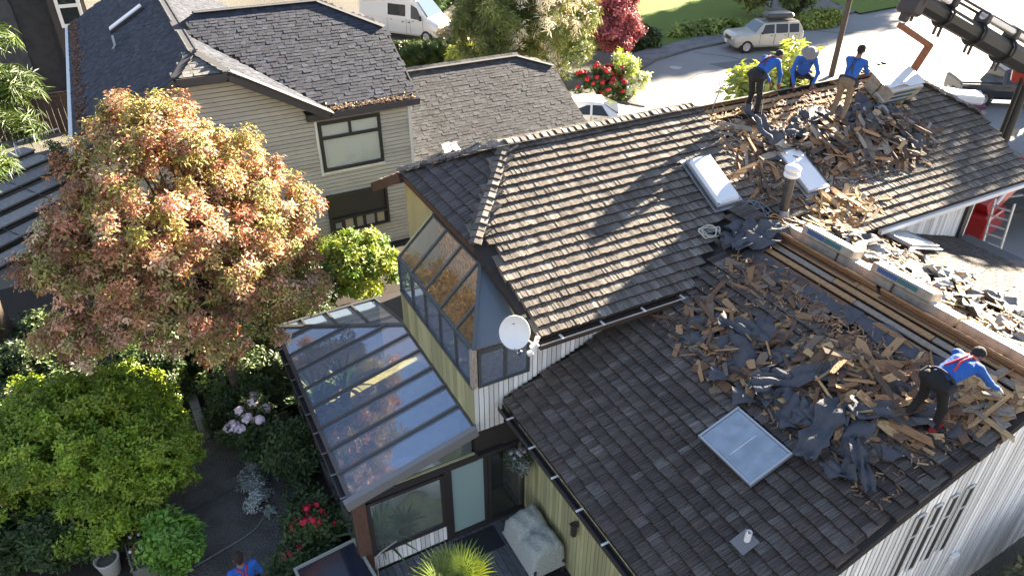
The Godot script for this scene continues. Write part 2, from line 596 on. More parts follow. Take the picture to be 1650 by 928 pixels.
func covering(parent: Node, origin: Vector3, along: Vector3, up: Vector3, u0: float, u1: float, slope_len: float, expo: float, inside: Callable, wr: Vector2, th: float, tints: Array, m: StandardMaterial3D, singles: int, skip := 0.0, called := "shingle", strips := 3) -> void:
	var nrm := along.cross(up).normalized()
	if nrm.y < 0:
		nrm = -nrm
	var bas := Basis(along, nrm, -up)
	if bas.determinant() < 0:
		bas = Basis(-along, nrm, -up)
	var list := []
	var rows := int(slope_len / expo)
	for i in rows + 1:
		var s := i * expo
		var u := u0 - rng.randf() * wr.y
		while u < u1:
			var w := rnd(wr.x, wr.y)
			var ss := s + rnd(-0.005, 0.005)
			if inside.call(u + w * 0.5, s) and rng.randf() >= skip:
				var c: Color = tints[rng.randi() % tints.size()]
				c = c.lerp(tints[0], 0.3 + rng.randf() * 0.6) * rnd(0.85, 1.15)
				if pale_at != null:
					c = c.lerp(Color(0.25, 0.23, 0.2), pale_at.call(u + w * 0.5, s))
				c.a = 1.0
				var b2 := bas.rotated(nrm, rnd(-0.015, 0.015))
				list.push_back([Transform3D(b2, origin + along * (u + w * 0.5) + up * ss), w - 0.008, c])
			u += w
	if singles > 0:
		var eye := Vector3(0, 11.4, 0)
		list.sort_custom(func(p, q): return p[0].origin.distance_squared_to(eye) < q[0].origin.distance_squared_to(eye))
		if shake_variants.is_empty():
			for k in 8:
				var vb := MB.new()
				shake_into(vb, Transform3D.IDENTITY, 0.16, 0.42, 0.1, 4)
				shake_variants.push_back(vb.mesh())
		for k in 13:
			var key := "%s_tint_%d" % [m.resource_name, k]
			if not mats.has(key):
				var d: StandardMaterial3D = m.duplicate()
				d.resource_name = key
				d.vertex_color_use_as_albedo = true
				var cc: Color = tints[k % tints.size()].lerp(tints[0], 0.5) * (0.72 + 0.04 * k)
				if k >= 10:
					cc = Color(0.16, 0.146, 0.125) * (0.9 + 0.12 * (k - 10))
				cc.a = 1.0
				d.albedo_color = cc.linear_to_srgb()
				mats[key] = d
	var field := MB.new()
	for k in list.size():
		var e: Array = list[k]
		if k < singles:
			var ec: Color = e[2]
			var ti := rng.randi() % 10
			if ec.g > 0.17:
				ti = 10 + rng.randi() % 3
			var o := part(called, shake_variants[rng.randi() % 8], mats["%s_tint_%d" % [m.resource_name, ti]], parent)
			var tt: Transform3D = e[0]
			o.transform = Transform3D(Basis(tt.basis.x * (e[1] / 0.16), tt.basis.y, tt.basis.z), tt.origin)
		else:
			field.col = e[2]
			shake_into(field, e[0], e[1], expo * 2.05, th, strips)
	if field.v.size() > 0:
		stuff(part(called + "_field", field, m, parent))

func board_wall(parent: Node, called: String, a: Vector3, dir: Vector3, n: Vector3, length: float, pitch: float, m: Material, bottom: Callable, top: Callable, tones := 3, proud := 0.018, gap := 0.006) -> void:
	# vertical boards one by one; bottom and top give the board's ends at a distance along the wall
	var mm := []
	for k in tones:
		var key: String = m.resource_name + "_tone_%d" % k
		if not mats.has(key):
			var d: StandardMaterial3D = m.duplicate()
			d.resource_name = key
			var f := 0.92 + 0.08 * k
			d.albedo_color = Color(m.albedo_color.r * f, m.albedo_color.g * f, m.albedo_color.b * f)
			mats[key] = d
		mm.push_back(mats[key])
	var cnt := int(length / pitch)
	for i in cnt:
		var d0 := i * pitch + gap
		var d1 := (i + 1) * pitch - gap
		var y0: float = bottom.call((d0 + d1) * 0.5)
		var y1a: float = top.call(d0)
		var y1b: float = top.call(d1)
		if maxf(y1a, y1b) - y0 < 0.05:
			continue
		var b := MB.new()
		var p0 := a + dir * d0
		var p1 := a + dir * d1
		var f := proud + (i % 3) * 0.002
		var q := [Vector3(p0.x, y0, p0.z) + n * f, Vector3(p1.x, y0, p1.z) + n * f, Vector3(p1.x, y1b, p1.z) + n * f, Vector3(p0.x, y1a, p0.z) + n * f]
		if (q[1] - q[0]).cross(q[3] - q[0]).dot(n) < 0:
			q.reverse()
		b.slab(q, f - 0.001)
		part(called, b, mm[rng.randi() % tones], parent)

const R1_M := 0.5228
const R2_M := 0.367
const RE_M := 0.30

func r1y(z: float) -> float:
	return 5.93 - R1_M * (z + 12.22)

func r2y(x: float) -> float:
	return 4.70 - R2_M * (10.4 - x) if x < 10.4 else 4.70 - RE_M * (x - 10.4)

func window_unit(parent: Node, o: Vector3, ux: Vector3, uy: Vector3, w: float, h: float, cols: Array, rows: Array, fm: Material, gm: Material, fw := 0.05, fd := 0.06, called := "window") -> MeshInstance3D:
	# o lower left corner on the wall face; cols and rows are the fractions where bars stand
	var n := ux.cross(uy).normalized()
	var fr := MB.new()
	var bas := Basis(ux, uy, n)
	var xs := [0.0]
	xs.append_array(cols)
	xs.push_back(1.0)
	var ys := [0.0]
	ys.append_array(rows)
	ys.push_back(1.0)
	for x in xs:
		var cx: float = clampf(x * w, fw * 0.5, w - fw * 0.5)
		fr.box(Transform3D(bas, o + ux * cx + uy * (h * 0.5) + n * (fd * 0.5)), Vector3(fw, h, fd))
	for y in ys:
		var cy: float = clampf(y * h, fw * 0.5, h - fw * 0.5)
		fr.box(Transform3D(bas, o + ux * (w * 0.5) + uy * cy + n * (fd * 0.5)), Vector3(w - 0.004, fw, fd - 0.005))
	var f := part(called, fr, fm, parent)
	for i in xs.size() - 1:
		for j in ys.size() - 1:
			var g := MB.new()
			g.box(Transform3D(bas, o + ux * (w * (xs[i] + xs[i + 1]) * 0.5) + uy * (h * (ys[j] + ys[j + 1]) * 0.5) + n * (0.02 if fd > 0.035 else fd * 0.45)), Vector3(w * (xs[i + 1] - xs[i]) - fw * 0.9, h * (ys[j + 1] - ys[j]) - fw * 0.9, 0.008))
			part("pane", g, gm, f)
	return f

# ---------------------------------------------------------------- the house with the cedar roof
func main_house() -> void:
	var H := thing("cedar_roof_house", "long house with weathered cedar shake roof half stripped by roofers", "house", Vector3.ZERO)
	var core := MB.new()
	core.box(at(11.45, 1.5, -11.685), Vector3(12.9, 4.5, 5.53)) # body behind the boards
	core.prism([Vector2(-14.4, 3.6), Vector2(-9.0, 3.6), Vector2(-12.22, 5.3)], Transform3D(Basis(Vector3(0, 0, 1), Vector3.UP, Vector3(-1, 0, 0)), Vector3(6.9, 0, 0)), 10.6)
	core.box(at(11.45, 0.95, -6.1), Vector3(12.9, 3.3, 5.36))
	part("wall", core, mats.wall_back, H)
	var gab := MB.new()
	gab.prism([Vector2(5.06, 2.5), Vector2(17.9, 2.4), Vector2(10.4, 4.6)], at(0, 0, -3.4), 5.0)
	part("gable_wall", gab, mats.wall_back, H)
	# green wall of the west gable behind the sloping glass
	var gw := MB.new()
	gw.slab([Vector3(4.93, -0.7, -14.5), Vector3(4.93, -0.7, -8.9), Vector3(4.93, 4.2, -8.9), Vector3(4.93, 4.86, -10.4), Vector3(4.93, 4.86, -14.0), Vector3(4.93, 4.6, -14.5)], 0.1)
	part("green_wall", gw, mats.siding_green, H)
	# --- roof decks
	var d1 := MB.new()
	var zs := -8.49
	var zn := -15.95
	var ye := r1y(zs)
	var dk := 0.0
	# south slope with clipped corners, hips, north slope
	var A := Vector3(6.35, 5.93, -12.22)
	var B := Vector3(18.0, 5.93, -12.22)
	var P := Vector3(4.72, 4.94, -10.32)
	var Q := Vector3(4.72, 4.94, -14.12)
	var P2 := Vector3(19.5, 4.94, -10.32)
	var Q2 := Vector3(19.5, 4.94, -14.12)
	var south := part("roof_slope", MB.new_slab([Vector3(5.0, ye, zs), Vector3(19.4, ye, zs), P2, B, A, P], 0.14), mats.roof_deck, H)
	var north := part("roof_slope", MB.new_slab([Vector3(19.4, ye, zn), Vector3(4.6, ye, zn), Q, A, B, Q2], 0.14), mats.roof_deck, H)
	var hipw := part("roof_hip", MB.new_slab([Q, P, A], 0.12), mats.roof_deck, H)
	var hipe := part("roof_hip", MB.new_slab([P2, Q2, B], 0.12), mats.roof_deck, H)
	var yv := func(x: float) -> float: # z of the valley between the two roofs
		return -12.22 + (5.93 - r2y(x)) / R1_M
	var west := part("lower_roof_slope", MB.new_slab([Vector3(4.5, r2y(4.5), -8.84), Vector3(4.5, r2y(4.5), -3.16), Vector3(10.4, 4.70, -3.16), Vector3(10.4, 4.70, yv.call(10.4)), Vector3(8.75, r2y(8.75), -8.84)], 0.14), mats.roof_deck, H)
	var east := part("lower_roof_slope", MB.new_slab([Vector3(10.4, 4.70, -3.16), Vector3(18.3, r2y(18.3), -3.16), Vector3(18.3, r2y(18.3), -9.2), Vector3(13.2, r2y(13.2), -8.84), Vector3(10.4, 4.70, yv.call(10.4))], 0.14), mats.roof_deck, H)
	# --- shakes
	var up1 := Vector3(0, R1_M, -1).normalized()
	var cosl := 1.0 / sqrt(1.0 + R1_M * R1_M)
	var tint1 := [lin(0.165, 0.147, 0.125), lin(0.22, 0.198, 0.172), lin(0.13, 0.108, 0.088), lin(0.1, 0.083, 0.07), lin(0.28, 0.256, 0.225), lin(0.15, 0.118, 0.093)]
	var in1 := func(x: float, s: float) -> bool:
		var z := zs - s * cosl
		var y := r1y(z)
		if z < -12.16:
			return false
		if r2y(x) > y + 0.02 and x > 8.4 and x < 14.0:
			return false
		var l := 5.02
		var r := 19.38
		if y > 4.94:
			l = 4.76 + (y - 4.94) / 0.99 * 1.63
			r = 19.46 - (y - 4.94) / 0.99 * 1.5
		if x < l or x > r:
			return false
		# stripped by the roofers
		if z < -11.15 + 0.25 * sin(x * 3.0) and x > 11.35 and x < 17.4:
			return false
		if x > 12.9 and x < 17.0 and z < -9.9 + 0.5 * sin(x * 1.7) and rng.randf() < 0.55:
			return false
		return true
	covering(south, Vector3(0, ye, zs), Vector3(1, 0, 0), up1, 4.7, 19.6, 4.3, 0.2, in1, Vector2(0.1, 0.26), 0.105, tint1, mats.shake_z, 0, 0.0, "shingle", 4)
	var upw := (A - Vector3(4.72, 4.94, -12.22)).normalized()
	var inw := func(u: float, s: float) -> bool:
		var f: float = s / 1.907
		return u > -14.12 + f * 1.9 + 0.03 and u < -10.32 - f * 1.9 - 0.03
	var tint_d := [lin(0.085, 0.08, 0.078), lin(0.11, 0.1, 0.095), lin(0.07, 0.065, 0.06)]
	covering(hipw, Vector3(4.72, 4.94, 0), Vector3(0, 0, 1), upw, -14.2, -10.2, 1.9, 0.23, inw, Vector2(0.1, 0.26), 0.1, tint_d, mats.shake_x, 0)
	var upn := Vector3(0, R1_M, 1).normalized()
	covering(north, Vector3(0, ye, zn), Vector3(1, 0, 0), upn, 4.7, 19.4, 4.3, 0.2, func(x, s): return s * cosl < 3.7 and x > 4.7 + maxf(0, s - 2.0) * 0.7 and x < 19.4 - maxf(0, s - 2.0) * 0.7, Vector2(0.1, 0.28), 0.055, tint1, mats.shake_z, 0, 0.0, "shingle", 1)
	var upe := (B - Vector3(19.5, 4.94, -12.22)).normalized()
	covering(hipe, Vector3(19.5, 4.94, 0), Vector3(0, 0, 1), upe, -14.2, -10.2, 1.9, 0.23, inw, Vector2(0.1, 0.26), 0.055, tint1, mats.shake_x, 0, 0.0, "shingle", 1)
	# lower roof, west slope: the nearest 300 shakes are pieces of their own
	var up2 := Vector3(1, R2_M, 0).normalized()
	var c2 := 1.0 / sqrt(1.0 + R2_M * R2_M)
	var tint2 := [lin(0.098, 0.08, 0.068), lin(0.135, 0.115, 0.098), lin(0.072, 0.056, 0.046), lin(0.11, 0.08, 0.064), lin(0.17, 0.155, 0.135)]
	var moss := FastNoiseLite.new()
	moss.seed = 5
	moss.frequency = 0.5
	var in2 := func(z: float, s: float) -> bool:
		var x := 4.5 + s * c2
		if z > -3.18 or x > 10.3:
			return false
		if x < 8.7 and z < -8.8:
			return false
		if x >= 8.7 and z < yv.call(x) + 0.05:
			return false
		if x > 9.35 + 0.25 * sin(z * 2.3) and z > -9.0: # stripped along the ridge
			return false
		if x > 7.6 and z < -4.4 and z > -7.4 and rng.randf() < 0.25:
			return false
		return true
	# rain-washed streaks below both sides of the skylight
	pale_at = func(z: float, s: float) -> float:
		var x := 4.5 + s * c2
		var patch := clampf((moss.get_noise_2d(z * 2.2, x * 1.1) - 0.12) * 2.2, 0.0, 0.5) * rnd(0.2, 1.0)
		if x > 6.6:
			return patch
		var d := minf(absf(z + 5.9 + 0.08 * sin(x * 5.0)), absf(z + 4.62 + 0.1 * sin(x * 4.0)))
		return maxf(patch, clampf(1.0 - d / 0.22, 0.0, 1.0) * rnd(0.15, 0.85))
	covering(west, Vector3(4.5, r2y(4.5), 0), Vector3(0, 0, 1), up2, -9.9, -3.16, 6.3, 0.21, in2, Vector2(0.1, 0.26), 0.105, tint2, mats.shake_x, 300, 0.0, "shingle", 4)
	pale_at = null
	var upE := Vector3(-1, RE_M, 0).normalized()
	var tint3 := [lin(0.062, 0.055, 0.048), lin(0.045, 0.04, 0.035), lin(0.085, 0.077, 0.068)]
	covering(east, Vector3(18.3, r2y(18.3), 0), Vector3(0, 0, 1), upE, -9.2, -3.16, 8.2, 0.2, func(z, s): return not (s > 4.3 + 0.5 * sin(z * 2.0)), Vector2(0.09, 0.26), 0.035, tint3, mats.shake_x, 0, 0.03, "shingle", 2)
	# hip and ridge caps, one by one
	var capm := [tex_mat("cap_a", Color(0.17, 0.155, 0.135), texs.grain, Vector3(1.5, 1.5, 1.5), 0.9), tex_mat("cap_b", Color(0.25, 0.23, 0.2), texs.grain, Vector3(1.5, 1.5, 1.5), 0.9), tex_mat("cap_c", Color(0.11, 0.1, 0.09), texs.grain, Vector3(1.5, 1.5, 1.5), 0.9)]
	var capv := []
	for k in 3:
		var cb := MB.new()
		for sd in [-1.0, 1.0]:
			var ww := rnd(0.1, 0.13)
			var p := [Vector3(0, 0.035, 0.0), Vector3(sd * ww, 0.0, 0.0), Vector3(sd * ww, -0.02, -0.14), Vector3(0, 0.02, -0.14)]
			var q := []
			for e in p:
				q.push_back(e + Vector3(0, 0.03, 0))
			if sd > 0:
				cb.hexa([p[0], p[1], p[2], p[3], q[0], q[1], q[2], q[3]])
			else:
				cb.hexa([p[1], p[0], p[3], p[2], q[1], q[0], q[3], q[2]])
		capv.push_back(cb.mesh())
	var caps := func(called: String, a: Vector3, b: Vector3, host: Node) -> void:
		var l := (b - a).length()
		var z := -(b - a).normalized()
		var x := Vector3.UP.cross(z).normalized()
		var y := z.cross(x)
		var k := 0
		while k * 0.165 < l - 0.1:
			var o := part(called, capv[rng.randi() % 3], capm[rng.randi() % 3], host)
			o.transform = Transform3D(Basis(x, y, z), a + (b - a).normalized() * (k * 0.165) + y * (0.07 + rnd(-0.008, 0.012)))
			k += 1
	caps.call("hip_cap", P + Vector3(0, 0.02, 0), A, hipw)
	caps.call("hip_cap", Q + Vector3(0, 0.02, 0), A, hipw)
	caps.call("ridge_cap", A, Vector3(11.4, 5.93, -12.22), south)
	caps.call("hip_cap", P2 + Vector3(0, 0.02, 0), B, hipe)
	# --- fascia, gutters
	var fz := MB.new()
	fz.bar(Vector3(4.78, 4.8, -10.3), Vector3(4.78, 4.8, -14.14), 0.04, 0.16)
	fz.bar(Vector3(4.98, ye - 0.1, zs + 0.02), P + Vector3(0.24, -0.1, 0), 0.05, 0.16)
	fz.bar(Vector3(4.58, ye - 0.1, zn), Q + Vector3(-0.02, -0.1, 0), 0.06, 0.22)
	part("fascia", fz, mats.trim_brown, H)
	var gt := MB.new()
	var gl := func(b: MB, a: Vector3, c: Vector3, out: Vector3) -> void:
		b.bar(a + out * 0.02, c + out * 0.02, 0.02, 0.1)
		b.bar(a + out * 0.11, c + out * 0.11, 0.012, 0.1)
		b.bar(a + out * 0.065 - Vector3(0, 0.045, 0), c + out * 0.065 - Vector3(0, 0.045, 0), 0.1, 0.012)
	gl.call(gt, Vector3(5.0, ye - 0.09, zs + 0.01), Vector3(9.3, ye - 0.09, zs + 0.01), Vector3(0, 0, 1))
	var gu := part("gutter", gt, mats.trim_brown, H)
	var lip := MB.new()
	lip.bar(Vector3(5.0, ye - 0.035, zs + 0.125), Vector3(9.25, ye - 0.035, zs + 0.125), 0.02, 0.02)
	part("gutter_lip", lip, mats.siding_beige, gu)
	for x in [5.45, 6.3, 7.2, 8.1, 9.0]:
		var cl := MB.new()
		cl.box(at(x, ye - 0.03, zs + 0.075), Vector3(0.04, 0.02, 0.13))
		part("gutter_clip", cl, mats.white_paint, gu)
	var g2 := MB.new()
	gl.call(g2, Vector3(4.5, r2y(4.5) - 0.1, -8.8), Vector3(4.5, r2y(4.5) - 0.1, -3.2), Vector3(-1, 0, 0))
	var gu2 := part("gutter", g2, mats.trim_dark, H)
	for z in [-8.4, -7.6, -6.85, -6.1, -5.4, -4.7]:
		var cl := MB.new()
		cl.box(at(4.43, r2y(4.5) - 0.04, z), Vector3(0.14, 0.02, 0.03))
		part("gutter_clip", cl, mats.white_paint, gu2)
	var ge := MB.new()
	ge.bar(Vector3(13.6, ye - 0.07, zs + 0.05), Vector3(19.4, ye - 0.07, zs + 0.05), 0.09, 0.1)
	part("gutter", ge, mats.white_paint, H)
	var rk := MB.new()
	rk.bar(Vector3(4.5, r2y(4.5) - 0.09, -3.2), Vector3(10.4, 4.61, -3.2), 0.05, 0.14)
	rk.bar(Vector3(10.4, 4.61, -3.2), Vector3(18.3, r2y(18.3) - 0.09, -3.2), 0.05, 0.14)
	part("rake_board", rk, mats.siding_white, H)
	# --- boards
	var S := Vector3(0, 0, 1)
	board_wall(H, "board", Vector3(3.95, 0, -8.89), Vector3(1, 0, 0), S, 4.9, 0.1, mats.siding_white, func(d): return maxf(1.95, r2y(3.95 + d) + 0.02 if d > 0.6 else 1.95), func(d): return 3.03 if d < 1.07 else 3.86, 3, 0.01, 0.008)
	board_wall(H, "board", Vector3(14.0, 0, -8.89), Vector3(1, 0, 0), S, 3.5, 0.1, mats.siding_white, func(d): return r2y(14.0 + d), func(d): return 3.86)
	board_wall(H, "board", Vector3(5.0, 0, -3.4), Vector3(1, 0, 0), S, 10.4, 0.115, mats.siding_white, func(d): return -0.7, func(d): return r2y(5.0 + d) - 0.13, 3, 0.006, 0.013)
	board_wall(H, "board", Vector3(5.0, 0, -8.85), Vector3(0, 0, 1), Vector3(-1, 0, 0), 5.4, 0.11, mats.siding_green, func(d): return -0.62, func(d): return 2.55)
	var post := MB.new()
	post.bar(Vector3(17.56, r2y(17.5), -8.84), Vector3(17.56, 3.88, -8.84), 0.16, 0.1, Vector3(0, 0, 1))
	part("corner_post", post, mats.trim_dark, H)
	var pst := MB.new()
	pst.bar(Vector3(17.75, r2y(17.7), -8.9), Vector3(17.75, 3.88, -8.9), 0.12, 0.1, Vector3(0, 0, 1))
	part("downpipe", pst, mats.white_paint, H)
	# --- upper-storey bay with sloping glass
	var zb0 := -8.85
	var zb1 := -12.44
	var base := MB.new()
	base.box(at(4.44, 2.57, (zb0 + zb1) * 0.5 - 0.04), Vector3(0.96, 0.9, zb0 - zb1 - 0.1))
	part("bay_base", base, mats.siding_green, H)
	board_wall(H, "bay_board", Vector3(3.95, 0, zb1), Vector3(0, 0, 1), Vector3(-1, 0, 0), 3.58, 0.179, mats.siding_green, func(d): return 2.12, func(d): return 3.02)
	var bay := MB.new()
	var pm := 5
	var step := (zb0 - zb1) / pm
	bay.bar(Vector3(3.95, 3.06, zb1), Vector3(3.95, 3.06, zb0), 0.09, 0.06)
	bay.bar(Vector3(3.95, 3.87, zb1), Vector3(3.95, 3.87, zb0), 0.07, 0.06)
	bay.bar(Vector3(4.78, 4.66, zb1), Vector3(4.78, 4.66, zb0 - 1.4), 0.07, 0.06)
	for i in pm + 1:
		var z := zb1 + step * i
		bay.bar(Vector3(3.95, 3.06, z), Vector3(3.95, 3.87, z), 0.05, 0.06)
		var f := 1.0 if i < 4 else (0.51 if i == 4 else 0.0)
		bay.bar(Vector3(3.95, 3.87, z), Vector3(3.95 + 0.83 * f, 3.87 + 0.79 * f, z), 0.05, 0.06)
	bay.bar(Vector3(3.97, 3.9, zb0), Vector3(4.79, 4.68, zb0 - 1.4), 0.07, 0.07)
	var bf := part("bay_window", bay, mats.frame_dark, H)
	for i in pm:
		var z0 := zb1 + step * i + 0.03
		var z1 := z0 + step - 0.06
		var g := MB.new()
		g.slab([Vector3(3.95, 3.09, z0), Vector3(3.95, 3.09, z1), Vector3(3.95, 3.84, z1), Vector3(3.95, 3.84, z0)], 0.008)
		part("pane", g, mats.sun_glass, bf)
		g = MB.new()
		var f0 := 1.0
		var f1 := 1.0 if i < 3 else (0.53 if i == 3 else 0.02)
		if i == 4:
			f0 = 0.49
		g.slab([Vector3(3.96, 3.89, z0), Vector3(3.96, 3.89, z1), Vector3(3.96 + 0.8 * f1, 3.89 + 0.76 * f1, z1), Vector3(3.96 + 0.8 * f0, 3.89 + 0.76 * f0, z0)], 0.008)
		part("pane", g, mats.bay_glass, bf)
	var cp := MB.new()
	cp.bar(Vector3(3.95, 3.09, zb0), Vector3(3.95, 3.9, zb0), 0.1, 0.1, Vector3(0, 0, 1))
	part("bay_post", cp, tex_mat("weathered_post", Color(0.4, 0.34, 0.28), texs.grain, Vector3(2, 0.4, 2), 0.8), H)
	var south_win := window_unit(H, Vector3(4.02, 3.06, zb0), Vector3(1, 0, 0), Vector3.UP, 1.02, 0.78, [0.52], [], mats.frame_dark, mats.sun_glass)
	var tri_p := MB.new()
	tri_p.slab([Vector3(3.99, 3.9, zb0 + 0.01), Vector3(5.02, 3.84, zb0 + 0.01), Vector3(4.82, 4.69, zb0 - 1.4)], 0.02)
	part("side_pane", tri_p, mat("mirrored_sky_blue", Color(0.085, 0.105, 0.13), 0.3), H)  # opaque; the sky mirrored in this pane is put into its colour
	var chk := MB.new()
	chk.slab([Vector3(4.93, 2.1, zb1 - 0.03), Vector3(3.93, 2.1, zb1 - 0.03), Vector3(3.93, 3.9, zb1 - 0.03), Vector3(4.76, 4.7, zb1 - 0.03), Vector3(4.93, 4.7, zb1 - 0.03)], 0.05)
	part("bay_cheek", chk, mats.siding_green, H)
	# bay room: floor, dark inner walls
	var room := MB.new()
	room.box(at(4.44, 3.03, (zb0 + zb1) * 0.5), Vector3(0.9, 0.03, 3.45))
	part("bay_floor", room, tex_mat("room_tan", Color(0.66, 0.38, 0.12), noise_tex("amber", 0.02, 0.35, 1.3, 4), Vector3(0.8, 0.8, 0.8), 0.8), H)
	room = MB.new()
	room.box(at(4.87, 3.75, -11.38), Vector3(0.03, 1.5, 2.1))
	room.box(at(4.87, 3.42, -9.6), Vector3(0.03, 0.8, 1.4))
	part("bay_inner_wall", room, mats.room_tan, H)
	# --- ground floor under the bay: lintel, door, dark opening
	var lint := MB.new()
	lint.box(at(4.5, 1.68, -8.97), Vector3(1.1, 0.54, 0.14))
	lint.box(at(2.75, 1.4, -8.85), Vector3(2.4, 0.17, 0.1))
	part("lintel", lint, mats.trim_dark, H)
	var door := MB.new()
	for x in [3.37, 4.12, 4.2, 5.0]:
		door.bar(Vector3(x, -0.6, -8.86), Vector3(x, 1.36, -8.86), 0.07, 0.08, Vector3(0, 0, 1))
	door.box(at(4.18, -0.57, -8.85), Vector3(1.7, 0.06, 0.12))
	door.box(at(4.18, 1.35, -8.86), Vector3(1.7, 0.08, 0.09))
	var df := part("patio_door", door, mats.trim_dark, H)
	var dp := MB.new()
	dp.box(at(3.74, 0.4, -8.87), Vector3(0.69, 1.84, 0.012))
	part("pane", dp, mat("frosted", Color(0.3, 0.42, 0.42), 0.25), df)
	dp = MB.new()
	dp.box(at(4.6, 0.4, -8.9), Vector3(0.74, 1.84, 0.012))
	part("pane", dp, mats.glass_dark, df)
	var back := MB.new()
	back.box(at(4.5, 0.55, -9.6), Vector3(1.1, 2.5, 0.06))
	part("inner_wall", back, mats.dark_room, H)
	# --- slender windows of the south wall, by the measured places
	for q in [8.56, 8.95, 9.33, 9.72]:
		window_unit(H, Vector3(q - 0.09, 1.43, -3.375), Vector3(1, 0, 0), Vector3.UP, 0.19, 1.52, [], [0.69], mats.white_paint, mats.black_pane, 0.018, 0.03)
	var vent := MB.new()
	vent.cbox(at(10.35, 0.85, -3.35), Vector3(0.2, 0.2, 0.08), 0.02)
	part("dryer_vent", vent, mats.white_plastic, H)

# ---------------------------------------------------------------- lean-to glass room
func sunroom() -> void:
	var R := thing("glass_sunroom", "lean-to glass sunroom with slanting bars against the cedar roof house", "sunroom", Vector3.ZERO)
	var x0 := 1.5
	var x1 := 3.95
	var y0 := 1.5
	var y1 := 2.15
	var zs := -8.85
	var zn := -14.65
	var zt := -12.44
	var ptop := func(z: float) -> Vector3: # upper end of the bar that starts on the eave at z
		if z >= zt:
			return Vector3(x1, y1, z)
		var f := (z - zn) / (zt - zn)
		return Vector3(x0 + (x1 - x0) * f, y0 + (y1 - y0) * f, z)
	var bars := 9
	var zz := []
	for i in bars + 1:
		zz.push_back(zs + (zn - zs) * i / float(bars))
	var fr := MB.new()
	fr.bar(Vector3(x0, y0, zs), Vector3(x0, y0, zn), 0.08, 0.07)
	fr.bar(Vector3(x1 - 0.03, y1, zs), Vector3(x1 - 0.03, y1, zt), 0.07, 0.07)
	fr.bar(Vector3(x0, y0, zn), Vector3(x1, y1, zt), 0.09, 0.07)
	fr.bar(Vector3(x0, y0 - 0.003, zn), Vector3(x1 + 0.1, y0, zn - 0.05), 0.08, 0.07)
	part("frame", fr, mats.frame_bronze, R)
	for i in range(1, bars):
		var b := MB.new()
		b.bar(Vector3(x0, y0 + 0.03, zz[i]), ptop.call(zz[i]) + Vector3(0, 0.03, 0), 0.05, 0.055)
		part("glazing_bar", b, mats.frame_bronze, R)
	for i in bars:
		var a: float = zz[i] - 0.02
		var c: float = zz[i + 1] + 0.02
		var ta: Vector3 = ptop.call(a)
		var tc: Vector3 = ptop.call(c)
		var g := MB.new()
		if a > zt and c < zt:
			g.slab([Vector3(x0, y0 + 0.01, c), Vector3(x0, y0 + 0.01, a), ta, Vector3(x1, y1, zt), tc], 0.008)
		else:
			g.slab([Vector3(x0, y0 + 0.01, c), Vector3(x0, y0 + 0.01, a), ta, tc], 0.008)
		part("pane", g, mats.sun_glass, R)
	# hipped end, facing away
	for i in 4:
		var f0 := i / 4.0
		var f1 := (i + 1) / 4.0
		var e0 := Vector3(x0, y0, zn).lerp(Vector3(x1, y0, zn), f0)
		var e1 := Vector3(x0, y0, zn).lerp(Vector3(x1, y0, zn), f1)
		var t0 := Vector3(x0, y0, zn).lerp(Vector3(x1, y1, zt), f0)
		var t1 := Vector3(x0, y0, zn).lerp(Vector3(x1, y1, zt), f1)
		var g := MB.new()
		if i == 0:
			g.slab([e1, e0, t1], 0.008)
		else:
			g.slab([e1, e0, t0, t1], 0.008)
		part("pane", g, mats.sun_glass, R)
		var b := MB.new()
		b.bar(e1 + Vector3(0, 0.02, 0), t1 + Vector3(0, 0.02, 0), 0.045, 0.05)
		part("glazing_bar", b, mats.frame_bronze, R)
	# dark lead flat beyond the hip
	var fl := MB.new()
	fl.slab([Vector3(x1, y0 + 0.02, zn - 0.06), Vector3(x1, y1, zt - 0.02), Vector3(4.9, y1, zt - 0.02), Vector3(4.9, y0 + 0.02, zn - 0.06)].duplicate(), 0.05)
	part("flashing", fl, mats.trim_dark, R)
	# gutter along the eave with clips
	var gt := MB.new()
	gt.bar(Vector3(x0 - 0.13, y0 - 0.06, zs + 0.05), Vector3(x0 - 0.13, y0 - 0.06, zn), 0.02, 0.1)
	gt.bar(Vector3(x0 - 0.08, y0 - 0.1, zs + 0.05), Vector3(x0 - 0.08, y0 - 0.1, zn), 0.1, 0.015)
	var gu := part("gutter", gt, mats.trim_dark, R)
	for i in 10:
		var cl := MB.new()
		cl.box(at(x0 - 0.07, y0 - 0.005, zs - 0.1 - i * 0.6), Vector3(0.15, 0.015, 0.025))
		part("gutter_clip", cl, mats.metal_grey, gu)
	# gable beam and south side
	var bm := MB.new()
	bm.bar(Vector3(x0 - 0.1, y0 - 0.07, zs + 0.04), Vector3(x1, y1 - 0.07, zs + 0.04), 0.12, 0.2)
	part("gable_beam", bm, mat("beam_grey", Color(0.2, 0.2, 0.2), 0.6), R)
	var tg := MB.new()
	tg.slab([Vector3(2.1, 1.47, zs), Vector3(3.85, 1.47, zs), Vector3(3.85, 1.98, zs)], 0.008)
	part("transom_pane", tg, mats.glass, R)
	var bead := MB.new()
	bead.bar(Vector3(1.7, 1.5, zs + 0.02), Vector3(3.9, 1.5, zs + 0.02), 0.04, 0.03)
	part("transom_bead", bead, mats.siding_green, R)
	var post := MB.new()
	post.cbox(at(1.62, 0.3, zs), Vector3(0.24, 2.1, 0.14), 0.012)
	part("corner_post", post, tex_mat("post_brown", Color(0.14, 0.075, 0.05), texs.grain, Vector3(2, 0.3, 2), 0.7), R)
	window_unit(R, Vector3(1.74, -0.13, zs), Vector3(1, 0, 0), Vector3.UP, 1.5, 1.42, [], [], mats.trim_dark, mats.glass, 0.07, 0.07)
	var mull := MB.new()
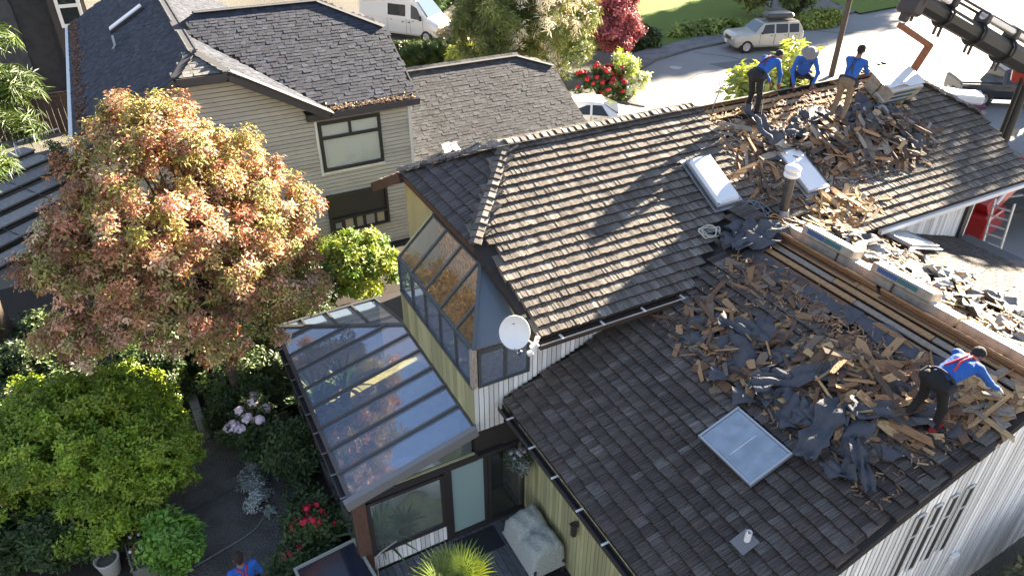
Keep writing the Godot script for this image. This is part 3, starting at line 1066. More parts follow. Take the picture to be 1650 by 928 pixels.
	mull.bar(Vector3(3.29, -0.6, zs), Vector3(3.29, 1.33, zs), 0.1, 0.09, Vector3(0, 0, 1))
	part("door_jamb", mull, mats.trim_dark, R)
	var kick := MB.new()
	kick.box(at(2.5, -0.4, zs - 0.05), Vector3(1.7, 0.5, 0.06))
	part("kick_wall", kick, mats.trim_dark, R)
	board_wall(R, "kick_board", Vector3(1.74, 0, zs - 0.02), Vector3(1, 0, 0), Vector3(0, 0, 1), 1.55, 0.095, mats.siding_white, func(d): return -0.6, func(d): return -0.17)
	# west side: low wall and panes
	var lw := MB.new()
	lw.box(at(1.56, -0.45, -11.75), Vector3(0.1, 0.55, 5.8))
	part("low_wall", lw, mats.trim_dark, R)
	for i in 6:
		window_unit(R, Vector3(1.53, -0.17, -14.62 + i * 0.96), Vector3(0, 0, 1), Vector3.UP, 0.94, 1.6, [], [], mats.frame_bronze, mats.glass, 0.05, 0.05)
	var nw := MB.new()
	nw.box(at(2.75, 0.42, zn + 0.03), Vector3(2.5, 2.1, 0.05))
	part("back_wall", nw, mats.siding_beige, R)
	var flo := MB.new()
	flo.box(at(3.2, -0.64, -11.75), Vector3(3.3, 0.06, 5.75))
	part("floor", flo, tex_mat("room_floor", Color(0.5, 0.5, 0.22), texs.blotch, Vector3(0.4, 0.4, 0.4), 0.5), R)
	for k in 12:
		var tl := MB.new()
		tl.box(at(1.68, -0.605, -14.4 + k * 0.46), Vector3(0.3, 0.02, 0.44))
		part("floor_tile", tl, mat("tile_pale", Color(0.62, 0.62, 0.48), 0.4), R)
	var bw := MB.new()
	bw.box(at(4.9, 0.7, -11.7), Vector3(0.05, 2.7, 5.6))
	part("inner_wall", bw, mats.siding_beige, R)
	# --- things inside
	var sofa_m := mat("sofa_white", Color(0.8, 0.82, 0.78), 0.7)
	for q in [[2.35, -9.95, 0.5, "white curved sofa nearer the corner post inside the sunroom"], [3.1, -10.1, -0.5, "white curved sofa nearer the door inside the sunroom"]]:
		var sf := thing("curved_sofa", q[3], "sofa", Vector3(q[0], -0.6, q[1]), q[2], "white curved sofas in the sunroom")
		var seat := MB.new()
		var bk := MB.new()
		for i in 10:
			var a0 := PI + PI * i / 10.0
			var a1 := PI + PI * (i + 1) / 10.0
			var pp := []
			for r in [0.25, 0.62]:
				for a in [a0, a1]:
					pp.push_back(Vector3(cos(a) * r, 0, sin(a) * r * 0.8))
			var U := Vector3(0, 0.4, 0)
			seat.hexa([pp[0], pp[1], pp[3], pp[2], pp[0] + U, pp[1] + U, pp[3] + U, pp[2] + U])
			pp = []
			for r in [0.5, 0.66]:
				for a in [a0, a1]:
					pp.push_back(Vector3(cos(a) * r, 0.41, sin(a) * r * 0.8))
			U = Vector3(0, 0.3, 0)
			bk.hexa([pp[0], pp[1], pp[3], pp[2], pp[0] + U, pp[1] + U, pp[3] + U, pp[2] + U])
		part("seat", seat, sofa_m, sf)
		part("backrest", bk, sofa_m, sf)
	for q in [[2.0, -9.3, 0.95, "tall spiky house plant behind the corner window of the sunroom"], [2.55, -9.35, 0.5, "low bushy house plant behind the sunroom window, right of the tall spiky one"], [2.0, -13.6, 1.3, "green house plant under the far glass corner of the sunroom"], [2.7, -13.9, 1.2, "green house plant under the hipped glass end of the sunroom"]]:
		var pl := thing("house_plant", q[3], "plant", Vector3(q[0], -0.6, q[1]), rng.randf() * 6.0)
		var pot := MB.new()
		pot.lathe([Vector2(0.0, 0.0), Vector2(0.11, 0.0), Vector2(0.15, 0.22), Vector2(0.13, 0.22), Vector2(0.12, 0.18), Vector2(0.0, 0.18)], 14, Transform3D.IDENTITY)
		part("pot", pot, mat("terracotta", Color(0.3, 0.13, 0.07), 0.8), pl)
		blades(pl, "leaves", 40, q[2], 0.04, [lin(0.05, 0.12, 0.03), lin(0.08, 0.15, 0.04)], 0.25)

func blades(parent: Node, called: String, count: int, length: float, width: float, cols: Array, start := 0.2, spread := 1.0) -> void:
	var b := MB.new()
	for i in count:
		var a := rng.randf() * TAU
		var lift := rnd(0.5, 1.45)
		var l := length * rnd(0.6, 1.05)
		b.col = cols[rng.randi() % cols.size()] * rnd(0.8, 1.2)
		var d := Vector3(cos(a) * cos(lift) * spread, sin(lift), sin(a) * cos(lift) * spread)
		var p := Vector3(0, start, 0)
		var sd := Vector3(-sin(a), 0, cos(a))
		var rows := []
		for k in 5:
			var w := width * (1.0 - absf(k / 4.0 - 0.35) * 1.3)
			rows.push_back([p - sd * maxf(w, 0.003), p + sd * maxf(w, 0.003)])
			p += d * (l / 4.0)
			d = (d + Vector3(0, -0.28, 0)).normalized()
		for k in 4:
			b.quad(rows[k][0], rows[k][1], rows[k + 1][1], rows[k + 1][0])
	part(called, b, mats.leaf, parent)

# ---------------------------------------------------------------- neighbouring house
func neighbour_house() -> void:
	var H := thing("beige_neighbour_house", "two-storey beige sided house with dark asphalt shingle hip roofs behind the maple", "house", Vector3.ZERO)
	var m := 0.577
	var ye := 4.2
	var zf := -20.95
	var yr := 6.53
	var zr := -25.0
	# roof planes as decks
	var Ar := Vector3(6.0, yr, zr)
	var Al := Vector3(2.2, yr, zr)
	var Pr := Vector3(7.81, 5.77, -23.68)
	var Qr := Vector3(7.81, 5.77, -26.32)
	var zb := -29.05
	var body := MB.new()
	body.box(at(4.1, 1.75, -25.0), Vector3(7.0, 4.95, 7.5))
	body.box(at(0.5, 1.75, -29.0), Vector3(4.2, 4.9, 16.2))
	part("wall", body, mats.siding_beige, H)
	var south := part("main_roof", MB.new_slab([Vector3(4.33, ye, zf), Vector3(7.81, ye, zf), Pr, Ar, Al, Vector3(1.6, 5.9, -23.9), Vector3(4.33, ye + 0.02, zf - 0.03)], 0.16), mats.roof_deck, H)
	part("main_roof", MB.new_slab([Vector3(7.81, ye, zb), Vector3(1.6, ye, zb), Vector3(1.6, 6.0, -25.9), Al, Ar, Qr], 0.16), mats.roof_deck, H)
	part("main_roof", MB.new_slab([Pr, Qr, Ar], 0.16), mats.roof_deck, H)
	part("main_roof", MB.new_slab([Vector3(0.9, 5.75, -25.0), Vector3(1.6, 5.9, -23.9), Al], 0.1), mats.roof_deck, H)
	# wing with its ridge away from us
	var yw := 6.17
	var xw := 1.66
	var zw := -20.7
	var Wa := Vector3(xw, yw, -21.84)
	var Wl := Vector3(1.01, 5.8, zw)
	var Wr := Vector3(2.31, 5.8, zw)
	var zwb := -37.0
	var west := part("wing_roof", MB.new_slab([Vector3(-1.82, 4.16, zwb), Vector3(-1.82, 4.16, zw), Wl, Wa, Vector3(xw, yw, zwb)], 0.16), mats.roof_deck, H)
	var east := part("wing_roof", MB.new_slab([Vector3(5.02, 4.23, zw), Vector3(5.02, 4.23, zwb), Vector3(xw, yw, zwb), Wa, Wr], 0.16), mats.roof_deck, H)
	var hip := part("wing_roof", MB.new_slab([Wl, Wr, Wa], 0.16), mats.roof_deck, H)
	var cm := 1.0 / sqrt(1.0 + m * m)
	var tint := [lin(0.04, 0.047, 0.065), lin(0.053, 0.061, 0.081), lin(0.032, 0.039, 0.054), lin(0.067, 0.075, 0.094)]
	var A: StandardMaterial3D = mats.asphalt_shingle
	var in_1 := func(x: float, s: float) -> bool:
		var z: float = zf - s * cm
		var y: float = ye + s * cm * m
		return z > zr + 0.04 and x < 7.8 - maxf(0, (y - 5.77) / 0.76) * 1.8 and y > yw - (x - xw) * 0.577 + 0.02 and (x > 2.2 or y < 5.9 + (x - 1.6) * 1.05)
	covering(south, Vector3(0, ye, zf), Vector3(1, 0, 0), Vector3(0, m, -1).normalized(), 1.2, 7.85, 4.6, 0.125, in_1, Vector2(0.17, 0.3), 0.02, tint, A, 0, 0.0, "shingle", 1)
	var in_2 := func(z: float, s: float) -> bool:
		var x: float = -1.82 + s * cm
		return x < xw - 0.03 and z < zw - 0.02 - maxf(0.0, (x - 1.01) / 0.65) * 1.12
	covering(west, Vector3(-1.82, 4.16, 0), Vector3(0, 0, 1), Vector3(1, m, 0).normalized(), zwb, zw + 0.1, 4.05, 0.125, in_2, Vector2(0.2, 0.36), 0.024, tint, A, 0, 0.0, "shingle", 1)
	var in_3 := func(z: float, s: float) -> bool:
		var x: float = 5.02 - s * cm
		var y: float = 4.23 + s * cm * m
		var zm: float = zf - (y - ye) / m
		return x > xw + 0.03 and z < zw - 0.02 - maxf(0.0, (2.31 - x) / 0.65) * 1.12 and (z > zm - 0.05 or z < zb + (y - ye) / m)
	covering(east, Vector3(5.02, 4.23, 0), Vector3(0, 0, 1), Vector3(-1, m, 0).normalized(), zwb, zw + 0.1, 3.95, 0.125, in_3, Vector2(0.17, 0.3), 0.02, tint, A, 0, 0.0, "shingle", 1)
	covering(hip, Vector3(0, 5.8, zw), Vector3(1, 0, 0), Vector3(0, 0.37, -1.14).normalized(), 0.9, 2.4, 1.15, 0.15, func(x, s): return absf(x - xw) < 0.64 * (1.0 - s / 1.2) , Vector2(0.2, 0.32), 0.016, [lin(0.2, 0.2, 0.19), lin(0.15, 0.15, 0.15)], A, 0, 0.0, "shingle", 1)
	# ridge strips
	var rs := MB.new()
	rs.bar(Ar + Vector3(0, 0.03, 0), Al + Vector3(0, 0.03, 0), 0.3, 0.02)
	rs.bar(Ar + Vector3(0, 0.03, 0), Pr + Vector3(0, 0.04, 0), 0.28, 0.02)
	rs.bar(Wa + Vector3(0, 0.03, 0), Vector3(xw, yw + 0.03, zwb), 0.3, 0.02)
	rs.bar(Wa + Vector3(0, 0.03, 0), Wl + Vector3(0, 0.03, 0), 0.24, 0.02)
	rs.bar(Wa + Vector3(0, 0.03, 0), Wr + Vector3(0, 0.03, 0), 0.24, 0.02)
	part("ridge_cap", rs, mat("ridge_asphalt", Color(0.045, 0.046, 0.05), 0.9), H)
	var rk := MB.new()
	rk.bar(Wr + Vector3(0.1, 0.03, 0.02), Vector3(5.0, 4.27, zw + 0.02), 0.3, 0.02)
	part("rake_flashing", rk, mat("rake_pale", Color(0.2, 0.195, 0.185), 0.8), H)
	# fascia
	var fa := MB.new()
	fa.bar(Vector3(4.3, ye - 0.1, zf + 0.03), Vector3(7.83, ye - 0.1, zf + 0.03), 0.06, 0.2)
	fa.bar(Wl + Vector3(0, -0.12, 0.03), Wr + Vector3(0, -0.12, 0.03), 0.06, 0.22)
	fa.bar(Wr + Vector3(0, -0.12, 0.03), Vector3(4.9, 4.18, zw + 0.03), 0.06, 0.22)
	fa.bar(Wl + Vector3(0, -0.12, 0.03), Vector3(-1.8, 4.05, zw + 0.03), 0.06, 0.22)
	fa.bar(Vector3(4.3, ye - 0.1, zf + 0.03), Vector3(4.3, ye - 0.1, zf - 0.4), 0.06, 0.2)
	fa.bar(Vector3(7.83, ye - 0.1, zf), Pr + Vector3(0.02, -0.1, 0), 0.05, 0.2)
	part("fascia", fa, mat("fascia_slate", Color(0.06, 0.055, 0.06), 0.6), H)
	var gd := MB.new()
	gd.box(at(-1.9, 4.1, -28.8), Vector3(0.1, 0.08, 16.2))
	part("gutter", gd, mats.white_paint, H)
	# needles that have collected along the eaves
	var nd := MB.new()
	for i in 700:
		var c := Vector3(-1.7 + absf(rng.randfn()) * 0.16, 0, rnd(zwb, zw - 0.2))
		c.y = 4.2 + (c.x + 1.82) * m
		nd.col = [lin(0.16, 0.08, 0.05), lin(0.22, 0.13, 0.08), lin(0.1, 0.06, 0.05)][rng.randi() % 3]
		nd.box(Transform3D(Basis(rvec(), rng.randf() * 3.0), c), Vector3(0.12, 0.015, 0.04))
	for i in 300:
		var c := Vector3(rnd(4.5, 7.7), 0, zf - absf(rng.randfn()) * 0.07)
		c.y = ye + 0.03 + (zf - c.z) * m
		nd.col = [lin(0.4, 0.28, 0.16), lin(0.3, 0.2, 0.12)][rng.randi() % 2]
		nd.box(Transform3D(Basis(rvec(), rng.randf() * 3.0), c), Vector3(0.09, 0.012, 0.03))
	stuff(part("fallen_needles", nd, mats.painted, H))
	# lap siding, course by course
	var ls := MB.new()
	var tone := [lin(0.5, 0.475, 0.42), lin(0.47, 0.447, 0.395), lin(0.52, 0.495, 0.44)]
	var y := -0.7
	var wz := -21.15
	while y < 5.7:
		ls.col = tone[rng.randi() % 3]
		var xr := 7.55 if y < 4.1 else minf(7.55, 2.31 + (5.75 - y) / m - 0.2)
		var xl := -1.6 if y < 3.9 else maxf(-1.6, 1.01 - (5.6 - y) / m + 0.25)
		ls.box(at((xl + xr) * 0.5, y + 0.056, wz + 0.028), Vector3(xr - xl, 0.111, 0.046 + 0.004 * rng.randf()))
		y += 0.128
	stuff(part("lap_siding", ls, tex_mat("lap_paint", Color(1, 1, 1), noise_tex("road", 0.01, 0.9, 1.08, 4), Vector3(0.15, 0.4, 0.15), 0.75, null, true, true), H))
	var wall2 := MB.new()
	wall2.prism([Vector2(-1.6, -0.75), Vector2(7.55, -0.75), Vector2(7.55, 4.1), Vector2(4.5, 4.2), Vector2(2.31, 5.62), Vector2(1.01, 5.62), Vector2(-1.6, 4.15)], at(0, 0, wz), 0.2)
	part("gable_wall", wall2, mats.wall_back, H)
	var ct := MB.new()
	ct.box(at(7.52, 1.7, wz + 0.04), Vector3(0.1, 4.9, 0.1))
	part("corner_trim", ct, mats.white_paint, H)
	var fm := mat("window_black", Color(0.025, 0.027, 0.028), 0.4)
	var z2 := wz + 0.052
	# upper window with blind, lower window with boxes behind
	var bl := MB.new()
	bl.box(at(5.55, 3.07, z2 + 0.004), Vector3(1.86, 1.5, 0.01))
	part("blind", bl, mat("blind_pale", Color(0.5, 0.54, 0.5), 0.6), H)
	for i in 26:
		var sl := MB.new()
		sl.box(at(4.72 + i * 0.067, 3.07, z2 + 0.012), Vector3(0.05, 1.46, 0.006))
		part("blind_slat", sl, mat("blind_slat", Color(0.58, 0.62, 0.57), 0.6), H)
	var uw := window_unit(H, Vector3(4.58, 2.3, z2), Vector3(1, 0, 0), Vector3.UP, 1.95, 1.58, [], [0.68], fm, mats.glass, 0.09, 0.08)
	var ub := MB.new()
	ub.box(at(5.55, 3.62, z2 + 0.04), Vector3(0.08, 0.5, 0.07))
	part("transom_bar", ub, fm, uw)
	var trim := MB.new()
	trim.box(at(4.52, 3.05, z2 + 0.02), Vector3(0.07, 1.75, 0.05))
	trim.box(at(5.53, 2.24, z2 + 0.022), Vector3(2.05, 0.07, 0.05))
	part("window_trim", trim, mats.siding_white, uw)
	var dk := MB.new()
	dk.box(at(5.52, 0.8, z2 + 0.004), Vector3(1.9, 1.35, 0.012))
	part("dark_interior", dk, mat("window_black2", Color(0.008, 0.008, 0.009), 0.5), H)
	window_unit(H, Vector3(4.5, 0.1, z2), Vector3(1, 0, 0), Vector3.UP, 2.02, 1.38, [], [0.36], fm, mats.soft_glass, 0.08, 0.08)
	for i in 5:
		var bx := MB.new()
		bx.cbox(at(4.78 + i * 0.36, 0.36, z2 + 0.016), Vector3([0.2, 0.26, 0.2, 0.28, 0.24][i], [0.2, 0.34, 0.36, 0.36, 0.34][i], 0.012), 0.004)
		part("stored_box", bx, mat("box_%d" % (i % 3), [Color(0.3, 0.3, 0.3), Color(0.4, 0.35, 0.24), Color(0.3, 0.27, 0.2)][i % 3], 0.8), H)
	# skylight and bent vent pipe of the west slope
	var sk := MB.new()
	var rb := Basis(Vector3(0, 0, 1), deg_to_rad(30.0))
	sk.cbox(Transform3D(rb, Vector3(0.4, 5.5, -30.3)), Vector3(1.45, 0.16, 0.5), 0.03)
	part("skylight_frame", sk, mats.trim_dark, H)
	sk = MB.new()
	sk.cbox(Transform3D(rb, Vector3(0.36, 5.59, -30.3)), Vector3(1.4, 0.06, 0.42), 0.02)
	part("skylight_lens", sk, mats.white_plastic, H)
	sk = MB.new()
	sk.tube([Vector3(-0.2, 5.0, -28.6), Vector3(-0.2, 5.35, -28.6), Vector3(-0.2, 5.4, -28.3), Vector3(-0.2, 5.25, -27.6), Vector3(-0.3, 5.2, -27.3)], 0.045, 8)
	part("vent_pipe", sk, mats.metal_grey, H)
	# --- garage wing behind the cedar roof
	var G := thing("shingled_garage", "low garage with a lighter grey shingle roof between the beige house and the cedar roof", "garage", Vector3.ZERO)
	var gy1 := 3.4
	var gz := -26.4
	var gye := 0.9
	var gzf := gz + (gy1 - gye) / m
	var a := Vector3(8.0, gy1, gz)
	var b := Vector3(14.2, gy1, gz)
	var p := Vector3(15.6, 2.98, gz + (gy1 - 2.98) / m)
	var q := Vector3(15.6, 2.98, gz - (gy1 - 2.98) / m)
	var gs := part("roof_slope", MB.new_slab([Vector3(7.7, gye, gzf), Vector3(15.6, gye, gzf), p, b, a], 0.14), mats.roof_deck, G)
	part("roof_slope", MB.new_slab([Vector3(15.6, gye, 2 * gz - gzf), Vector3(7.7, gye, 2 * gz - gzf), a, b, q], 0.14), mats.roof_deck, G)
	part("roof_hip", MB.new_slab([p, q, b], 0.14), mats.roof_deck, G)
	var in_4 := func(x: float, s: float) -> bool:
		var yy: float = gye + s * cm * m
		return yy < gy1 - 0.02 and x < 15.57 - maxf(0, (yy - 2.98) / 0.42) * 1.4
	covering(gs, Vector3(0, gye, gzf), Vector3(1, 0, 0), Vector3(0, m, -1).normalized(), 7.7, 15.4, 5.2, 0.13, in_4, Vector2(0.18, 0.3), 0.016, [lin(0.058, 0.061, 0.068), lin(0.075, 0.078, 0.085), lin(0.045, 0.048, 0.054)], A, 0, 0.0, "shingle", 1)
	var gr := MB.new()
	gr.bar(a + Vector3(0, 0.03, 0), b + Vector3(0, 0.03, 0), 0.28, 0.02)
	gr.bar(b + Vector3(0, 0.03, 0), p + Vector3(0, 0.04, 0), 0.26, 0.02)
	part("ridge_cap", gr, mat("ridge_asphalt2", Color(0.06, 0.06, 0.062), 0.9), G)
	var gw := MB.new()
	gw.box(at(11.3, 0.0, gz), Vector3(7.2, 1.6, 8.0))
	gw.prism([Vector2(-3.6, 0.9), Vector2(3.6, 0.9), Vector2(0.8, 2.6), Vector2(-0.8, 2.6)], Transform3D(Basis(Vector3(0, 0, -1), Vector3.UP, Vector3(1, 0, 0)), Vector3(15.0, 0, gz)), 7.0)
	part("wall", gw, mats.siding_beige, G)
	var rag := MB.new()
	var rr := []
	for i in 5:
		var row := []
		for j in 7:
			row.push_back(Vector3(j * 0.1 + rnd(-0.04, 0.04), rnd(0.02, 0.14), i * 0.1 + rnd(-0.04, 0.04)))
		rr.push_back(row)
	rag.sheet(rr)
	var ro := solo("white_rag", rag, mat("rag_white", Color(0.75, 0.68, 0.68), 0.9), "crumpled white rag lying on the grey garage roof", "rag")
	ro.transform = Transform3D(Basis(Vector3(1, 0, 0), 0.52), Vector3(9.35, 1.55, -23.1))

# ---------------------------------------------------------------- vegetation
var leaf_sets := {}
var leaf_gain := 2.0

func leaf_cluster(key: String, leaves: int, l: float, w: float, drop: float, spread: float) -> ArrayMesh:
	if leaf_sets.has(key):
		return leaf_sets[key]
	var b := MB.new()
	for i in leaves:
		var a := TAU * i / leaves + rnd(-0.4, 0.4)
		var up := rnd(-0.3, 0.7)
		var d := Vector3(cos(a) * cos(up), sin(up) - drop, sin(a) * cos(up)).normalized()
		var sd := d.cross(Vector3.UP).normalized() * (w * rnd(0.8, 1.2))
		var o := d * (spread * rnd(0.1, 1.0)) + rvec() * spread * 0.5
		var ll := l * rnd(0.75, 1.2)
		var mid := o + d * (ll * 0.45) + Vector3(0, -ll * 0.06, 0)
		var tip := o + d * ll + Vector3(0, -ll * 0.18, 0)
		b.tri(o, mid + sd + Vector3(0, w * 0.35, 0), tip)
		b.tri(o, tip, mid - sd + Vector3(0, w * 0.35, 0))
	leaf_sets[key] = b.mesh()
	return leaf_sets[key]

func crown(parent: Node, blobs: Array, clumps: int, per: int, clump_r: float, mesh: ArrayMesh, m: Material, palette: Array, smin: float, smax: float, called := "crown", flat := 0.7, inner := 0.55, branches := true, root := Vector3.ZERO) -> Array:
	var weights := []
	var total := 0.0
	for q in blobs:
		var r: Vector3 = q[1]
		total += r.x * r.z + r.x * r.y
		weights.push_back(total)
	var nz := FastNoiseLite.new()
	nz.seed = rng.randi() % 1000
	nz.frequency = 0.75
	# leaf clusters in a few tints, joined into one mesh
	var base_v: PackedVector3Array = mesh.surface_get_arrays(0)[Mesh.ARRAY_VERTEX]
	var tints := []
	for pc in palette:
		for br in [0.72, 0.95, 1.22]:
			var ar := mesh.surface_get_arrays(0)
			var cc := PackedColorArray()
			cc.resize(base_v.size())
			var tc: Color = pc * br * leaf_gain
			tc.a = 1.0
			cc.fill(tc)
			ar[Mesh.ARRAY_COLOR] = cc
			var am := ArrayMesh.new()
			am.add_surface_from_arrays(Mesh.PRIMITIVE_TRIANGLES, ar)
			tints.push_back(am)
	var sf := SurfaceTool.new()
	sf.begin(Mesh.PRIMITIVE_TRIANGLES)
	var centres := []
	for i in clumps:
		var pick := rng.randf() * total
		var bi := 0
		while weights[bi] < pick:
			bi += 1
		var c: Vector3 = blobs[bi][0]
		var r: Vector3 = blobs[bi][1]
		var d := rvec()
		if d.y < -0.3 and rng.randf() < 0.6:
			d.y = -d.y
		var f := lerpf(inner, 1.0, sqrt(rng.randf())) * (0.88 + 0.48 * nz.get_noise_3dv(c + d * 2.6))
		var cc := c + d * r * f
		centres.push_back(cc)
		var base := rng.randi() % palette.size()
		var shade := rng.randi() % 3
		var cr := clump_r * rnd(0.6, 1.3)
		for j in per:
			var o := rvec() * (cr * pow(rng.randf(), 0.45))
			o.y *= flat
			var nn := (d * 0.5 + o.normalized() * 0.4 + Vector3(0, 0.8, 0) + rvec() * 0.5).normalized()
			var x := nn.cross(rvec()).normalized()
			var s := rnd(smin, smax)
			var pi := base if rng.randf() < 0.65 else rng.randi() % palette.size()
			var bi2 := shade if rng.randf() < 0.5 else rng.randi() % 3
			sf.append_from(tints[pi * 3 + bi2], 0, Transform3D(Basis(x, nn, x.cross(nn)) * s, cc + o))
	part(called, sf.commit(), m, parent)
	if branches:
		var b := MB.new()
		for i in mini(40, clumps):
			var e: Vector3 = centres[i]
			var mid := root.lerp(e, 0.5) + Vector3(0, 0.15, 0) + rvec() * 0.1
			b.tube([root, mid, e], [0.045, 0.028, 0.008], 5, false)
		part("branches", b, mats.bark, parent)
	return centres

func trunk(parent: Node, h: float, r: float, lean := Vector3.ZERO) -> void:
	var b := MB.new()
	var pts := []
	var rr := []
	for i in 6:
		var f := i / 5.0
		pts.push_back(Vector3(sin(f * 3.0) * 0.06, h * f, cos(f * 2.3) * 0.05) + lean * f)
		rr.push_back(r * (1.25 - 0.25 * minf(1.0, f * 6.0)) * lerpf(1.0, 0.45, f))
	b.tube(pts, rr, 9)
	part("trunk", b, mats.bark, parent)

func flower_heads(parent: Node, centres: Array, count: int, r: float, cols: Array, called := "flower_head") -> void:
	# round trusses of small petals
	var fm := mat(called + str(cols[0]), cols[0], 0.7)
	var b0 := MB.new()
	for i in 14:
		var d := rvec()
		d.y = absf(d.y) * 0.8 + 0.1
		var x := d.cross(Vector3.UP).normalized() * r * 0.45
		var y := d.cross(x).normalized() * r * 0.45
		b0.quad(d * r + x, d * r * 1.1 + y, d * r - x, d * r * 1.1 - y)
	b0.ball(Transform3D.IDENTITY, Vector3(r, r * 0.8, r) * 0.85, 5)
	var ms := b0.mesh()
	for i in mini(count, centres.size()):
		var o := part(called, ms, fm, parent)
		o.position = centres[i] + Vector3(0, 0.14, 0)
		o.rotation = Vector3(rnd(-0.4, 0.4), rng.randf() * 6.0, rnd(-0.4, 0.4))

